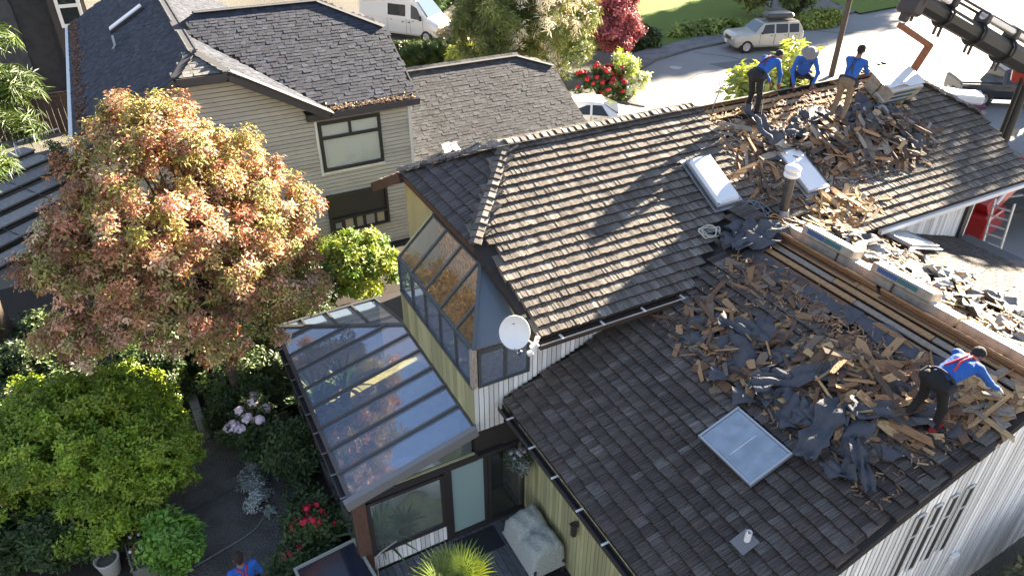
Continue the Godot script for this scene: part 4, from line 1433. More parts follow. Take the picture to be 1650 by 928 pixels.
func trees() -> void:
	var broad := leaf_cluster("broad", 6, 0.13, 0.032, 0.1, 0.05)
	var maple_l := leaf_cluster("maple", 7, 0.11, 0.024, 0.35, 0.06)
	var fine := leaf_cluster("fine", 8, 0.09, 0.018, 0.1, 0.06)
	var frond := leaf_cluster("frond", 9, 0.22, 0.014, 0.55, 0.06)
	var big := leaf_cluster("big", 6, 0.34, 0.08, 0.3, 0.16)
	# --- copper and green tree in the middle of the garden
	var t := thing("copper_leaved_tree", "tall tree with copper pink and olive young leaves before the beige house", "tree", Vector3(0.27, -0.75, -14.3))
	trunk(t, 3.9, 0.14)
	crown(t, [[Vector3(-0.23, 5.64, 0.00), Vector3(2.00, 2.37, 1.91)], [Vector3(0.91, 4.92, -0.18), Vector3(1.59, 2.18, 1.64)], [Vector3(-1.55, 4.73, 0.18), Vector3(1.55, 1.73, 1.55)], [Vector3(0.18, 3.82, 0.27), Vector3(1.91, 1.55, 1.73)], [Vector3(-0.46, 7.37, -0.18), Vector3(0.73, 0.82, 0.73)], [Vector3(0.27, 7.10, -0.27), Vector3(0.64, 0.91, 0.64)], [Vector3(1.36, 6.19, -0.36), Vector3(0.41, 0.82, 0.41)], [Vector3(-1.36, 6.19, 0.27), Vector3(0.46, 0.73, 0.46)], [Vector3(-2.27, 5.28, 0.36), Vector3(0.55, 0.64, 0.55)], [Vector3(2.18, 5.10, 0.00), Vector3(0.46, 0.73, 0.46)], [Vector3(-2.37, 3.82, 0.55), Vector3(0.82, 0.55, 0.73)], [Vector3(1.73, 3.46, 0.55), Vector3(0.73, 0.73, 0.73)]], 860, 33, 0.25, maple_l, mats.leaf_soft, [lin(0.19, 0.1, 0.05), lin(0.25, 0.12, 0.07), lin(0.15, 0.135, 0.035), lin(0.21, 0.18, 0.055), lin(0.31, 0.18, 0.12), lin(0.12, 0.115, 0.03), lin(0.14, 0.065, 0.035), lin(0.25, 0.22, 0.1), lin(0.33, 0.24, 0.16), lin(0.16, 0.155, 0.04)], 0.52, 0.95, "crown", 1.0, 0.55, true, Vector3(0, 3.2, 0))
	# --- large green shrub, lower left
	t = thing("green_shrub", "large bright green leafy shrub in the lower left corner of the garden", "shrub", Vector3(-2.9, -0.5, -13.1))
	trunk(t, 1.6, 0.08)
	crown(t, [[Vector3(0.1, 1.55, 0), Vector3(1.9, 1.35, 1.6)], [Vector3(1.0, 1.15, 0.3), Vector3(1.3, 1.1, 1.2)], [Vector3(-0.9, 1.4, -0.4), Vector3(1.6, 1.25, 1.5)], [Vector3(0.45, 0.7, 1.0), Vector3(1.2, 0.85, 0.9)], [Vector3(0.9, 1.7, -0.7), Vector3(1.0, 0.9, 0.9)]], 560, 30, 0.27, broad, mats.leaf, [lin(0.1, 0.15, 0.01), lin(0.13, 0.185, 0.014), lin(0.075, 0.12, 0.01), lin(0.16, 0.2, 0.02)], 0.55, 0.95, "crown", 0.8, 0.55, true, Vector3(0, 1.0, 0))
	# --- shrubs round about
	var pal_d := [lin(0.026, 0.045, 0.012), lin(0.036, 0.058, 0.015), lin(0.02, 0.034, 0.01)]
	var pal_y := [lin(0.12, 0.16, 0.02), lin(0.16, 0.18, 0.03), lin(0.07, 0.12, 0.02)]
	var pal_l := [lin(0.04, 0.06, 0.022), lin(0.07, 0.1, 0.035), lin(0.025, 0.04, 0.016)]
	var list := [
		["leafy_shrub", "dark undergrowth round the foot of the copper leaved tree", Vector3(0.5, -0.75, -14.6), Vector3(1.0, 0.75, 0.9), pal_d, 90, broad],
		["leafy_shrub", "dark undergrowth between the copper leaved tree and the dark grey green shrub", Vector3(-1.3, -0.75, -16.4), Vector3(1.4, 0.8, 1.1), pal_d, 110, broad],
		["laurel_shrub", "glossy yellow green shrub under the lower window of the beige house", Vector3(4.3, -0.75, -18.2), Vector3(1.35, 1.25, 1.0), pal_y, 150, broad],
		["leafy_shrub", "green shrub with sunlit top between the copper tree and the yellow green shrub", Vector3(2.9, -0.75, -17.9), Vector3(1.0, 1.15, 0.9), pal_d, 90, broad],
		["leafy_shrub", "dark grey green shrub left of the copper tree below the timber terrace", Vector3(-3.9, -0.75, -17.5), Vector3(1.6, 1.2, 1.5), pal_l, 150, broad],
		["leafy_shrub", "dark low shrub below the bright green shrub in the bottom left corner", Vector3(-3.9, -0.75, -12.3), Vector3(1.1, 0.7, 0.8), pal_d, 80, broad],
		["leafy_shrub", "low dark shrub right of the white pot at the bottom left", Vector3(-2.9, -0.75, -12.0), Vector3(0.8, 0.6, 0.5), pal_d, 60, broad],
		["leafy_shrub", "bright green pointed shrub at the bottom edge beside the flower trough", Vector3(-1.55, -0.75, -10.7), Vector3(0.42, 0.75, 0.4), [lin(0.09, 0.17, 0.02), lin(0.07, 0.14, 0.02)], 40, broad],
		["leafy_shrub", "green shrub growing against the low wall of the glass sunroom", Vector3(1.0, -0.75, -12.3), Vector3(0.6, 0.7, 0.8), pal_d, 60, broad],
		["leafy_shrub", "dark shrub behind the glass sunroom beside the copper tree", Vector3(1.9, -0.75, -16.6), Vector3(1.5, 1.05, 1.0), pal_d, 120, broad],
		["leafy_shrub", "dark green shrub at the far corner of the glass sunroom", Vector3(0.9, -0.75, -14.9), Vector3(0.8, 0.75, 0.8), pal_d, 60, broad],
		["leafy_shrub", "low plant beside the dark glass panel near the sunroom post", Vector3(1.0, -0.75, -10.3), Vector3(0.5, 0.5, 0.6), pal_d, 40, broad],
		["leafy_shrub", "yellow green shrub growing up behind the crew on the ridge", Vector3(21.4, -0.1, -19.0), Vector3(1.7, 2.2, 1.6), [lin(0.2, 0.23, 0.05), lin(0.15, 0.19, 0.04), lin(0.26, 0.27, 0.08)], 120, big],
		["leafy_shrub", "dark shrub at the foot of the white gable wall with slender windows", Vector3(11.9, -0.75, -2.2), Vector3(1.6, 1.25, 0.8), [lin(0.05, 0.06, 0.03), lin(0.07, 0.065, 0.035)], 130, broad],
		["leafy_shrub", "small dark shrub at the gutter edge before the dark grey house", Vector3(-2.4, -0.75, -30.5), Vector3(1.2, 1.3, 1.2), pal_d, 60, broad],
	]
	for q in list:
		var sh := thing(q[0], q[1], "shrub", q[2])
		var r: Vector3 = q[3]
		crown(sh, [[Vector3(0, r.y, 0), r], [Vector3(r.x * 0.3, r.y * 0.8, r.z * 0.3), r * 0.75], [Vector3(-r.x * 0.35, r.y * 0.75, 0), r * 0.7]], q[5], 24, 0.25 if q[6] == broad else 0.6, q[6], mats.leaf, q[4], 0.75, 1.25, "foliage", 0.8, 0.5, true, Vector3(0, 0.1, 0))
	# --- rhododendrons with flowers
	var flw := [
		["rhododendron", "rhododendron with pale pink white trusses beside the dark patio", Vector3(0.45, -0.75, -13.3), Vector3(0.6, 0.6, 0.7), lin(0.8, 0.66, 0.72), 12, 0.12],
		["red_flowering_shrub", "dark shrub with crimson flowers beside the sunroom's low wall", Vector3(0.85, -0.75, -10.0), Vector3(0.45, 0.5, 0.45), lin(0.5, 0.02, 0.05), 30, 0.075],
		["red_flowering_shrub", "low dark plant with red flowers behind the dark glass panel at the bottom edge", Vector3(0.45, -0.75, -9.55), Vector3(0.4, 0.3, 0.3), lin(0.3, 0.02, 0.04), 8, 0.06],
		["white_flowering_plant", "low plant with white flowers right of the person at the bottom edge", Vector3(0.1, -0.75, -9.0), Vector3(0.3, 0.3, 0.3), lin(0.7, 0.66, 0.72), 4, 0.07],
		["red_flowering_shrub", "bright red azalea behind the white parked car", Vector3(20.0, 0.0, -28.4), Vector3(1.3, 0.95, 1.1), lin(0.5, 0.025, 0.04), 60, 0.12],
	]
	for q in flw:
		var sh := thing(q[0], q[1], "shrub", q[2])
		var r: Vector3 = q[3]
		var cs := crown(sh, [[Vector3(0, r.y, 0), r], [Vector3(r.x * 0.4, r.y * 0.7, r.z * 0.3), r * 0.7]], 60, 20, 0.22, broad, mats.leaf, pal_d, 0.8, 1.3, "foliage", 0.8, 0.6, true, Vector3(0, 0.1, 0))
		cs.sort_custom(func(a, b): return a.y > b.y)
		flower_heads(sh, cs, q[5], q[6], [q[4]])
	t = thing("white_groundcover", "pale silvery trailing plant along the right edge of the patio", "plant", Vector3(0.1, -0.72, -11.9))
	crown(t, [[Vector3(0, 0.12, 0), Vector3(0.25, 0.15, 0.9)], [Vector3(0.2, 0.15, -0.7), Vector3(0.2, 0.15, 0.5)]], 30, 12, 0.14, fine, mats.leaf, [lin(0.25, 0.26, 0.26), lin(0.12, 0.14, 0.12)], 0.6, 1.0, "foliage", 0.5, 0.4, false)
	# --- conifer at the left edge
	t = thing("conifer", "feathery green conifer reaching in at the left edge of the photo", "tree", Vector3(-4.3, -0.75, -18.2))
	trunk(t, 11.6, 0.22)
	for lv in 7:
		var blobs := []
		for j in 7:
			var a := TAU * j / 7.0 + lv * 0.5
			var rr: float = [1.7, 2.5, 2.9, 2.5, 2.0, 1.4, 0.8][lv]
			blobs.push_back([Vector3(cos(a) * rr * 0.55, 5.9 + lv * 0.85, sin(a) * rr * 0.55), Vector3(rr * 0.5, 0.35, rr * 0.5)])
		crown(t, blobs, 46, 22, 0.42, frond, mats.leaf, [lin(0.034, 0.058, 0.011), lin(0.048, 0.075, 0.014), lin(0.025, 0.043, 0.009)], 0.9, 1.4, "branch_tier", 0.45, 0.3, false)
	# --- large tree with pale drooping racemes behind the garage
	t = thing("pale_tasselled_tree", "big olive green tree with pale drooping tassels behind the garage roof", "tree", Vector3(17.6, 0.0, -31.2))
	trunk(t, 5.5, 0.3)
	crown(t, [[Vector3(-1.0, 4.6, 0), Vector3(3.0, 3.4, 2.6)], [Vector3(0.9, 3.2, 0.2), Vector3(2.4, 2.4, 2.2)], [Vector3(-2.2, 3.0, -0.2), Vector3(1.8, 2.2, 1.8)], [Vector3(0.4, 6.5, 0), Vector3(2.6, 2.0, 2.2)]], 420, 24, 0.55, frond, mats.leaf, [lin(0.07, 0.09, 0.025), lin(0.1, 0.12, 0.03), lin(0.05, 0.07, 0.02), lin(0.14, 0.15, 0.05)], 1.0, 1.7, "crown", 1.2, 0.6, true, Vector3(0, 2.5, 0))
	crown(t, [[Vector3(1.0, 3.8, 0.8), Vector3(2.2, 2.6, 1.8)], [Vector3(-0.5, 4.6, 1.0), Vector3(2.6, 2.8, 1.9)]], 90, 10, 0.3, frond, mats.leaf_soft, [lin(0.5, 0.47, 0.36), lin(0.4, 0.38, 0.26)], 0.8, 1.5, "tassels", 2.6, 0.85, false)
	t = thing("red_leaved_maple", "small dusky red maple at the edge of the turning circle", "tree", Vector3(24.2, 0.1, -33.3))
	trunk(t, 1.6, 0.09)
	crown(t, [[Vector3(0, 2.6, 0), Vector3(1.3, 1.5, 1.2)], [Vector3(-0.5, 1.7, 0.3), Vector3(1.2, 1.2, 1.1)], [Vector3(0.5, 1.7, 0), Vector3(1.1, 1.1, 1.0)]], 150, 22, 0.34, maple_l, mats.leaf_soft, [lin(0.2, 0.045, 0.055), lin(0.28, 0.09, 0.1), lin(0.13, 0.03, 0.04)], 1.1, 1.9, "crown", 0.8, 0.5, true, Vector3(0, 1.2, 0))
	t = thing("white_flowering_shrub", "cream and lime shrub between the red azalea and the kerb", "shrub", Vector3(21.3, 0.0, -28.6))
	crown(t, [[Vector3(0, 1.0, 0), Vector3(0.8, 1.1, 0.8)], [Vector3(0.6, 0.6, 0.3), Vector3(0.7, 0.7, 0.7)]], 70, 18, 0.3, broad, mats.leaf, [lin(0.5, 0.5, 0.4), lin(0.2, 0.26, 0.05), lin(0.26, 0.3, 0.07)], 1.0, 1.6, "foliage", 0.9, 0.6, true, Vector3(0, 0.1, 0))
	# --- clipped hedge and columns by the camper van
	t = thing("clipped_hedge", "square clipped cedar hedge with a sunlit top below the camper van", "hedge", Vector3(14.4, 0.0, -36.7), -0.25)
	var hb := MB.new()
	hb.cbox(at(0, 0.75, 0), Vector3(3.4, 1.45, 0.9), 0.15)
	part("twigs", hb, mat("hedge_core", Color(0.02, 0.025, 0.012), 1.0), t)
	var hf := MB.new()
	hf.tube([Vector3(-1.2, 0, 0), Vector3(-1.2, 0.4, 0)], 0.05, 6)
	part("stem", hf, mats.bark, t)
	var slabs := []
	for i in 9:
		slabs.push_back([Vector3(-1.6 + i * 0.4, 1.55, 0), Vector3(0.3, 0.14, 0.5)])
		for q in 3:
			slabs.push_back([Vector3(-1.6 + i * 0.4, 0.25 + q * 0.5, 0.46), Vector3(0.3, 0.35, 0.13)])
	for q in 6:
		slabs.push_back([Vector3(1.72, 0.25 + (q % 3) * 0.5, -0.2 + (q / 3) * 0.4), Vector3(0.13, 0.35, 0.3)])
	crown(t, slabs, 220, 22, 0.2, fine, mats.leaf, [lin(0.06, 0.085, 0.02), lin(0.04, 0.06, 0.015)], 0.9, 1.5, "foliage", 0.9, 0.4, false)
	var cyp := [[Vector3(18.6, 0.0, -46.0), 6.5, "slim dark cypress right of the camper van, the nearer of the pair"], [Vector3(17.6, 0.0, -48.4), 7.0, "slim dark cypress just behind the nearer one right of the camper van"], [Vector3(19.6, 0.0, -47.6), 6.0, "slim dark cypress at the right end of the row by the camper van"]]
	for q in cyp:
		t = thing("cypress", q[2], "tree", q[0], 0.0, "slim cypresses by the camper van")
		trunk(t, 2.0, 0.08)
		var h: float = q[1]
		crown(t, [[Vector3(0, h * 0.3, 0), Vector3(0.75, h * 0.32, 0.75)], [Vector3(0, h * 0.62, 0), Vector3(0.55, h * 0.36, 0.55)]], 110, 24, 0.32, frond, mats.leaf, [lin(0.05, 0.09, 0.025), lin(0.07, 0.12, 0.03), lin(0.035, 0.065, 0.02)], 0.9, 1.4, "crown", 1.6, 0.7, false)
	# --- shrubs and trees on the far side of the street
	var far := [
		["round_tree", "round clipped dark tree behind the silver car", Vector3(42.0, 0.12, -36.9), Vector3(1.5, 2.4, 1.5), [lin(0.06, 0.09, 0.03), lin(0.085, 0.12, 0.04)]],
		["round_tree", "dense tall hedge tree left of the round clipped tree on the lawn", Vector3(39.6, 0.12, -39.0), Vector3(1.7, 2.6, 1.6), [lin(0.1, 0.12, 0.035), lin(0.13, 0.14, 0.045)]],
		["lawn_shrub", "low bushy shrub on the lawn corner beside the sidewalk", Vector3(27.6, 0.12, -35.9), Vector3(1.3, 0.5, 0.8), pal_d],
		["lawn_shrub", "grassy yellow green bank plant on the lawn left of the silver car", Vector3(33.5, 0.12, -36.6), Vector3(2.4, 0.22, 0.5), [lin(0.12, 0.15, 0.03), lin(0.09, 0.12, 0.03)]],
		["lawn_shrub", "grass tuft at the corner of the far driveway behind the silver car", Vector3(41.6, 0.12, -34.7), Vector3(1.7, 0.35, 0.6), [lin(0.16, 0.18, 0.04), lin(0.12, 0.15, 0.03)]],
		["lawn_shrub", "tangled bare brown shrub between the hedge and the tasselled tree", Vector3(16.8, 0.0, -37.4), Vector3(1.0, 1.3, 0.8), [lin(0.3, 0.24, 0.17), lin(0.22, 0.17, 0.11)]],
		["lawn_shrub", "green shrub beyond the red maple at the top of the photo", Vector3(26.6, 0.12, -40.0), Vector3(1.6, 1.7, 1.5), pal_d],
		["lawn_shrub", "grey green garden shrub at the top edge right of the cypresses", Vector3(23.2, 0.0, -47.5), Vector3(2.8, 1.6, 1.6), [lin(0.09, 0.1, 0.06), lin(0.07, 0.09, 0.04)]],
		["lawn_shrub", "yellow leaved shrub against the trunk of the tasselled tree", Vector3(15.6, 0.0, -34.3), Vector3(0.9, 1.0, 0.8), [lin(0.3, 0.3, 0.06), lin(0.2, 0.22, 0.06)]],
	]
	for q in far:
		t = thing(q[0], q[1], "tree" if q[0] == "round_tree" else "shrub", q[2])
		var r: Vector3 = q[3]
		crown(t, [[Vector3(0, r.y, 0), r], [Vector3(r.x * 0.4, r.y * 0.8, 0.2), r * 0.75], [Vector3(-r.x * 0.4, r.y * 0.85, 0), r * 0.75]], 90, 18, 0.4, big, mats.leaf, q[4], 0.6, 1.1, "foliage", 0.8, 0.6, true, Vector3(0, 0.1, 0))
	# --- trees up the street, east of the frame, whose shade falls over the road
	var shade := [[Vector3(77, 0, -50.2), 20.5, 5.0], [Vector3(84.5, 0, -50.6), 23.5, 4.8], [Vector3(92, 0, -52.0), 25.5, 5.0], [Vector3(100, 0, -57), 26.0, 6.0], [Vector3(43.5, 0, -18.3), 15.6, 2.3]]
	var lb := ["broad street tree up the road beyond the far driveway", "narrow street tree up the road nearest the verge", "tallest street tree up the road", "street tree farthest up the road", "narrow street tree beside the road east of the crane truck"]
	for i in shade.size():
		var q = shade[i]
		t = thing("street_tree", lb[i], "tree", q[0], 0.0)
		var h: float = q[1]
		var r: float = q[2]
		trunk(t, h * 0.6, 0.35)
		crown(t, [[Vector3(0, h * 0.62, 0), Vector3(r, h * 0.36, r)], [Vector3(r * 0.4, h * 0.45, 0.5), Vector3(r * 0.7, h * 0.25, r * 0.7)], [Vector3(-r * 0.4, h * 0.5, -0.5), Vector3(r * 0.7, h * 0.28, r * 0.7)]], 170, 16, 1.3, big, mats.leaf, [lin(0.06, 0.1, 0.03), lin(0.08, 0.12, 0.04)], 2.2, 3.4, "crown", 0.8, 0.5, true, Vector3(0, h * 0.4, 0))

func far_setting() -> void:
	# dark grey house at the upper left, gable towards us
	var H := thing("dark_grey_house", "dark grey gabled house in shade at the upper left corner", "house", Vector3.ZERO)
	var w := MB.new()
	w.prism([Vector2(-12.0, -0.75), Vector2(-2.6, -0.75), Vector2(-2.6, 5.0), Vector2(-4.9, 8.6), Vector2(-12.0, 8.6)], at(0, 0, -44.0), 10.0)
	part("wall", w, tex_mat("grey_wall", Color(0.03, 0.032, 0.037), texs.blotch, Vector3(0.3, 0.3, 0.3), 0.8), H)
	w = MB.new()
	w.slab([Vector3(-5.5, -0.6, -43.9), Vector3(-4.3, -0.6, -43.9), Vector3(-4.3, 4.0, -43.9), Vector3(-5.2, 7.5, -43.9), Vector3(-6.2, 7.5, -43.9)], 0.08)
	part("chimney_breast", w, tex_mat("grey_wall2", Color(0.055, 0.06, 0.066), texs.blotch, Vector3(0.3, 0.3, 0.3), 0.8), H)
	w = MB.new()
	w.bar(Vector3(-2.3, 4.8, -43.8), Vector3(-4.9, 8.75, -43.8), 0.5, 0.2)
	part("roof", w, mats.trim_dark, H)
	window_unit(H, Vector3(-2.4, 2.9, -43.2), Vector3(1, 0, 0), Vector3.UP, 1.1, 2.0, [], [0.5], mats.white_paint, mats.glass_dark, 0.16, 0.08)
	w = MB.new()
	w.box(at(-1.9, 2.2, -43.6), Vector3(1.6, 5.9, 0.7))
	part("side_wall", w, mats.trim_dark, H)
	# brown fence in front of it
	var F := thing("board_fence", "dark brown board fence in shade below the dark grey house", "fence", Vector3.ZERO)
	for i in 30:
		var b := MB.new()
		b.box(at(-9.0 + i * 0.24, 0.15, -38.5 + (i % 2) * 0.02), Vector3(0.225, 1.9, 0.03))
		part("board", b, mat("fence_%d" % (i % 3), [Color(0.045, 0.03, 0.024), Color(0.055, 0.036, 0.028), Color(0.04, 0.026, 0.02)][i % 3], 0.9), F)
	var r := MB.new()
	r.box(at(-5.5, 0.95, -38.45), Vector3(7.2, 0.1, 0.05))
	part("rail", r, mats.trim_brown, F)
	# timber terrace: long planks stepping down
	var T := thing("timber_terrace", "weathered grey timber terrace of long stepped planks at the left edge", "terrace", Vector3(-4.7, -0.75, -26.4), 0.716)
	for i in 7:
		var b := MB.new()
		b.cbox(at(rnd(-0.2, 0.2), 0.1 + i * 0.17, -i * 0.85), Vector3(9.6, 0.07, 0.7), 0.015)
		part("plank", b, tex_mat("terrace_%d" % (i % 3), [Color(0.3, 0.29, 0.27), Color(0.25, 0.24, 0.225), Color(0.34, 0.325, 0.3)][i % 3], texs.grain, Vector3(0.3, 1.5, 1.5), 0.85), T)
		b = MB.new()
		b.box(at(0, 0.03 + i * 0.17, 0.3 - i * 0.85), Vector3(9.6, 0.1 + 0.0 * i, 0.05))
		part("riser", b, mats.trim_dark, T)
	for x in [-2.2, 0.4, 2.6]:
		var b := MB.new()
		b.bar(Vector3(x, 0.15, 0.2), Vector3(x, 1.2, -5.2), 0.03, 0.02)
		part("seam", b, mats.trim_dark, T)
	var gl := thing("white_railing", "thin white tube railing at the top of the timber terrace", "railing", Vector3(-4.75, 0.1, -33.0))
	var b2 := MB.new()
	b2.tube([Vector3(-0.1, -0.7, 0.3), Vector3(0, 0.75, 0), Vector3(1.6, 0.95, -0.3)], 0.035, 6)
	part("rail", b2, mats.white_paint, gl)
	b2 = MB.new()
	b2.tube([Vector3(0.02, 0.65, 0), Vector3(0.3, -0.6, 0.15)], 0.025, 6)
	part("brace", b2, mats.white_paint, gl)
	# street lamp post
	var lp := thing("street_post", "dark wooden street post standing on the road side behind the ridge crew", "post", Vector3(33.4, 0.0, -26.1))
	var pb := MB.new()
	pb.tube([Vector3(0, -0.1, 0), Vector3(0, 4.0, 0), Vector3(0, 8.6, 0)], [0.15, 0.13, 0.1], 10)
	part("shaft", pb, mats.bark, lp)
	pb = MB.new()
	pb.tube([Vector3(0, 8.2, 0), Vector3(0.6, 8.8, 0.1), Vector3(1.6, 9.0, 0.2)], 0.04, 6)
	part("arm", pb, mats.metal_grey, lp)
	# dark fence beyond the driveway at the top
	var fb := thing("dark_slat_fence", "dark fence at the top edge right of the cypresses", "fence", Vector3(20.6, 0, -45.5), 0.35)
	for i in 24:
		var b := MB.new()
		b.box(at(i * 0.26, 0.85, 0), Vector3(0.24, 1.7, 0.03))
		part("board", b, mat("slat_dark", Color(0.03, 0.035, 0.045), 0.8), fb)

# ---------------------------------------------------------------- things on the roofs
func slope_basis(m_up: Vector3, along: Vector3) -> Basis: # x along, y out of the roof, z down the slope
	var n := along.cross(m_up).normalized()
	if n.y < 0:
		n = -n
	return Basis(n.cross(-m_up), n, -m_up).orthonormalized()

func skylight(label: String, c: Vector3, bas: Basis, w: float, l: float, h: float, lens: Material, frame: Material, dome := 0.0, bar := false) -> Node3D:
	var t := thing("skylight", label, "skylight", c)
	var k := MB.new()
	k.box(Transform3D(bas, bas.y * (h * 0.4)), Vector3(w - 0.05, h * 0.8, l - 0.05))
	part("curb", k, mats.trim_dark, t)
	var f := MB.new()
	for s in [-1.0, 1.0]:
		f.box(Transform3D(bas, bas.y * h + bas.x * (s * (w * 0.5 - 0.02))), Vector3(0.036, 0.06, l))
		f.box(Transform3D(bas, bas.y * (h - 0.001) + bas.z * (s * (l * 0.5 - 0.02))), Vector3(w - 0.09, 0.058, 0.036))
	part("frame", f, frame, t)
	var g := MB.new()
	if dome > 0.0:
		g.cbox(Transform3D(bas, bas.y * (h + dome * 0.3)), Vector3(w - 0.07, dome, l - 0.07), dome * 0.45)
	else:
		g.box(Transform3D(bas, bas.y * (h + 0.012)), Vector3(w - 0.09, 0.012, l - 0.09))
	part("lens", g, lens, t)
	if bar:
		var b := MB.new()
		b.box(Transform3D(bas, bas.y * (h + 0.021) + bas.z * 0.02), Vector3(0.006, 0.006, l - 0.3))
		part("reflection_line", b, mats.white_plastic, t)  # drawn-in reflection: pale strip for a cable mirrored in the lens
	if not bar:
		var fl := MB.new()
		fl.box(Transform3D(bas, bas.y * 0.125), Vector3(w + 0.14, 0.012, l + 0.14))
		part("flashing", fl, mats.metal_grey, t)
	return t

func cord(pts: Array, r: float, sides := 5) -> MB:
	var cv := Curve3D.new()
	for i in pts.size():
		var p: Vector3 = pts[i]
		var tn: Vector3 = (pts[mini(i + 1, pts.size() - 1)] - pts[maxi(i - 1, 0)]) * 0.2
		cv.add_point(p, -tn, tn)
	var out := []
	var n := pts.size() * 5
	for i in n + 1:
		out.push_back(cv.sample_baked(cv.get_baked_length() * i / n, true))
	var b := MB.new()
	b.tube(out, r, sides)
	return b

func roof_things() -> void:
	var b1 := slope_basis(Vector3(0, R1_M, -1).normalized(), Vector3(1, 0, 0))
	var b2 := slope_basis(Vector3(1, R2_M, 0).normalized(), Vector3(0, 0, 1))
	var be := slope_basis(Vector3(-1, RE_M, 0).normalized(), Vector3(0, 0, 1))
	var acrylic := mat("acrylic_white", Color(0.72, 0.74, 0.76), 0.25)
	var glassy := tex_mat("sky_glass", Color(0.36, 0.4, 0.43), noise_tex("dirt", 0.006, 0.72, 1.06, 5), Vector3(0.9, 0.9, 0.9), 0.1)
	glassy.metallic = 0.6
	var alu := mat("alu_frame", Color(0.4, 0.41, 0.42), 0.35, 0.5)
	skylight("white domed skylight standing alone on the left of the upper roof's slope", Vector3(10.24, r1y(-10.35), -10.35), b1, 0.66, 1.28, 0.2, acrylic, alu, 0.12)
	skylight("white skylight half buried in torn felt behind the capped vent pipe", Vector3(12.63, r1y(-10.1), -10.1), b1, 0.64, 1.2, 0.18, acrylic, alu, 0.05)
	skylight("large glazed skylight mirroring the sky on the lower dark roof", Vector3(6.81, r2y(6.81) + 0.0, -5.24), b2, 1.14, 0.81, 0.18, glassy, alu, 0.0, true)
	skylight("pale blue flat skylight under the small white gable wall", Vector3(14.33, r2y(14.33), -8.2), be, 0.8, 1.1, 0.16, mat("sky_pale", Color(0.4, 0.5, 0.58), 0.2), alu)
	# capped vent pipe
	var v := thing("vent_pipe", "tall grey flue pipe with a white mushroom cap beside the stripped skylight", "vent pipe", Vector3(11.45, r1y(-9.32) - 0.03, -9.32))
	var m := MB.new()
	m.tube([Vector3(0, -0.05, 0), Vector3(0, 0.98, 0)], 0.095, 16)
	part("flue", m, tex_mat("flue_metal", Color(0.06, 0.06, 0.062), texs.blotch, Vector3(1, 1, 1), 0.45), v)
	m = MB.new()
	m.lathe([Vector2(0.0, 0.95), Vector2(0.15, 0.95), Vector2(0.165, 0.98), Vector2(0.16, 1.04), Vector2(0.1, 1.05), Vector2(0.1, 1.08), Vector2(0.17, 1.09), Vector2(0.165, 1.15), Vector2(0.1, 1.2), Vector2(0.0, 1.215)], 20, Transform3D.IDENTITY)
	part("cap", m, mats.white_plastic, v)
	m = MB.new()
	m.lathe([Vector2(0.24, -0.06), Vector2(0.13, 0.08), Vector2(0.11, 0.2), Vector2(0.1, 0.2)], 16, Transform3D.IDENTITY)
	part("storm_collar", m, mats.metal_grey, v)
	# satellite dish
	var d := thing("satellite_dish", "white satellite dish on the lower left corner of the upper roof", "satellite dish", Vector3(4.42, 4.52, -8.22))
	var face := (Vector3(0, 11.4, 0) - Vector3(4.42, 4.52, -8.22)).normalized()
	face = (face + Vector3(-0.35, -0.1, 0.25)).normalized()
	var dx := Vector3.UP.cross(face).normalized()
	var db := Basis(dx, face, dx.cross(face))
	m = MB.new()
	m.lathe([Vector2(0.0, -0.06), Vector2(0.1, -0.05), Vector2(0.19, -0.02), Vector2(0.245, 0.015), Vector2(0.255, 0.015), Vector2(0.255, 0.0), Vector2(0.19, -0.04), Vector2(0.1, -0.07), Vector2(0.0, -0.08)], 28, Transform3D(db * Basis.from_scale(Vector3(1, 1, 1.12)), Vector3.ZERO))
	part("reflector", m, mats.white_plastic, d)
	m = MB.new()
	m.tube([db * Vector3(0.0, -0.03, 0.27), db * Vector3(0.1, 0.2, 0.3), db * Vector3(0.16, 0.26, 0.22)], 0.014, 6)
	m.tube([Vector3(0.1, -0.1, 0.0), Vector3(0.3, -0.3, 0.05), Vector3(0.45, -0.42, -0.05)], 0.022, 8)
	part("arm", m, mats.metal_grey, d)
	m = MB.new()
	m.cbox(Transform3D(Basis(Vector3(0, 0, 1), 0.6), Vector3(0.3, -0.3, 0.12)), Vector3(0.14, 0.1, 0.09), 0.015)
	m.cbox(Transform3D(Basis(Vector3(0, 0, 1), 0.2), Vector3(0.2, -0.38, 0.16)), Vector3(0.1, 0.08, 0.08), 0.015)
	m.cbox(Transform3D(Basis(Vector3(0, 0, 1), -0.3), Vector3(0.36, -0.2, 0.1)), Vector3(0.08, 0.12, 0.06), 0.015)
	part("receiver", m, mats.white_plastic, d)
	m = MB.new()
	m.box(Transform3D(db, db * Vector3(-0.04, -0.045, -0.14)), Vector3(0.05, 0.01, 0.035))
	part("badge", m, mat("badge_blue", Color(0.05, 0.1, 0.25), 0.5), d)
	# small plumbing vent on the lower roof
	var pv := thing("plumbing_vent", "small white open pipe on the lower roof near the white gable wall", "vent pipe", Vector3(5.85, r2y(5.85), -4.13))
	m = MB.new()
	m.lathe([Vector2(0.045, -0.05), Vector2(0.045, 0.3), Vector2(0.03, 0.3), Vector2(0.03, -0.05)], 14, Transform3D.IDENTITY)
	part("pipe", m, mats.white_plastic, pv)
	m = MB.new()
	m.box(Transform3D(b2, b2.y * 0.125), Vector3(0.26, 0.01, 0.3))
	part("flashing", m, mat("flashing_dull", Color(0.16, 0.16, 0.16), 0.6), pv)
	# rope and hoses
	var rope_m := mat("rope_pale", Color(0.5, 0.47, 0.38), 0.9)
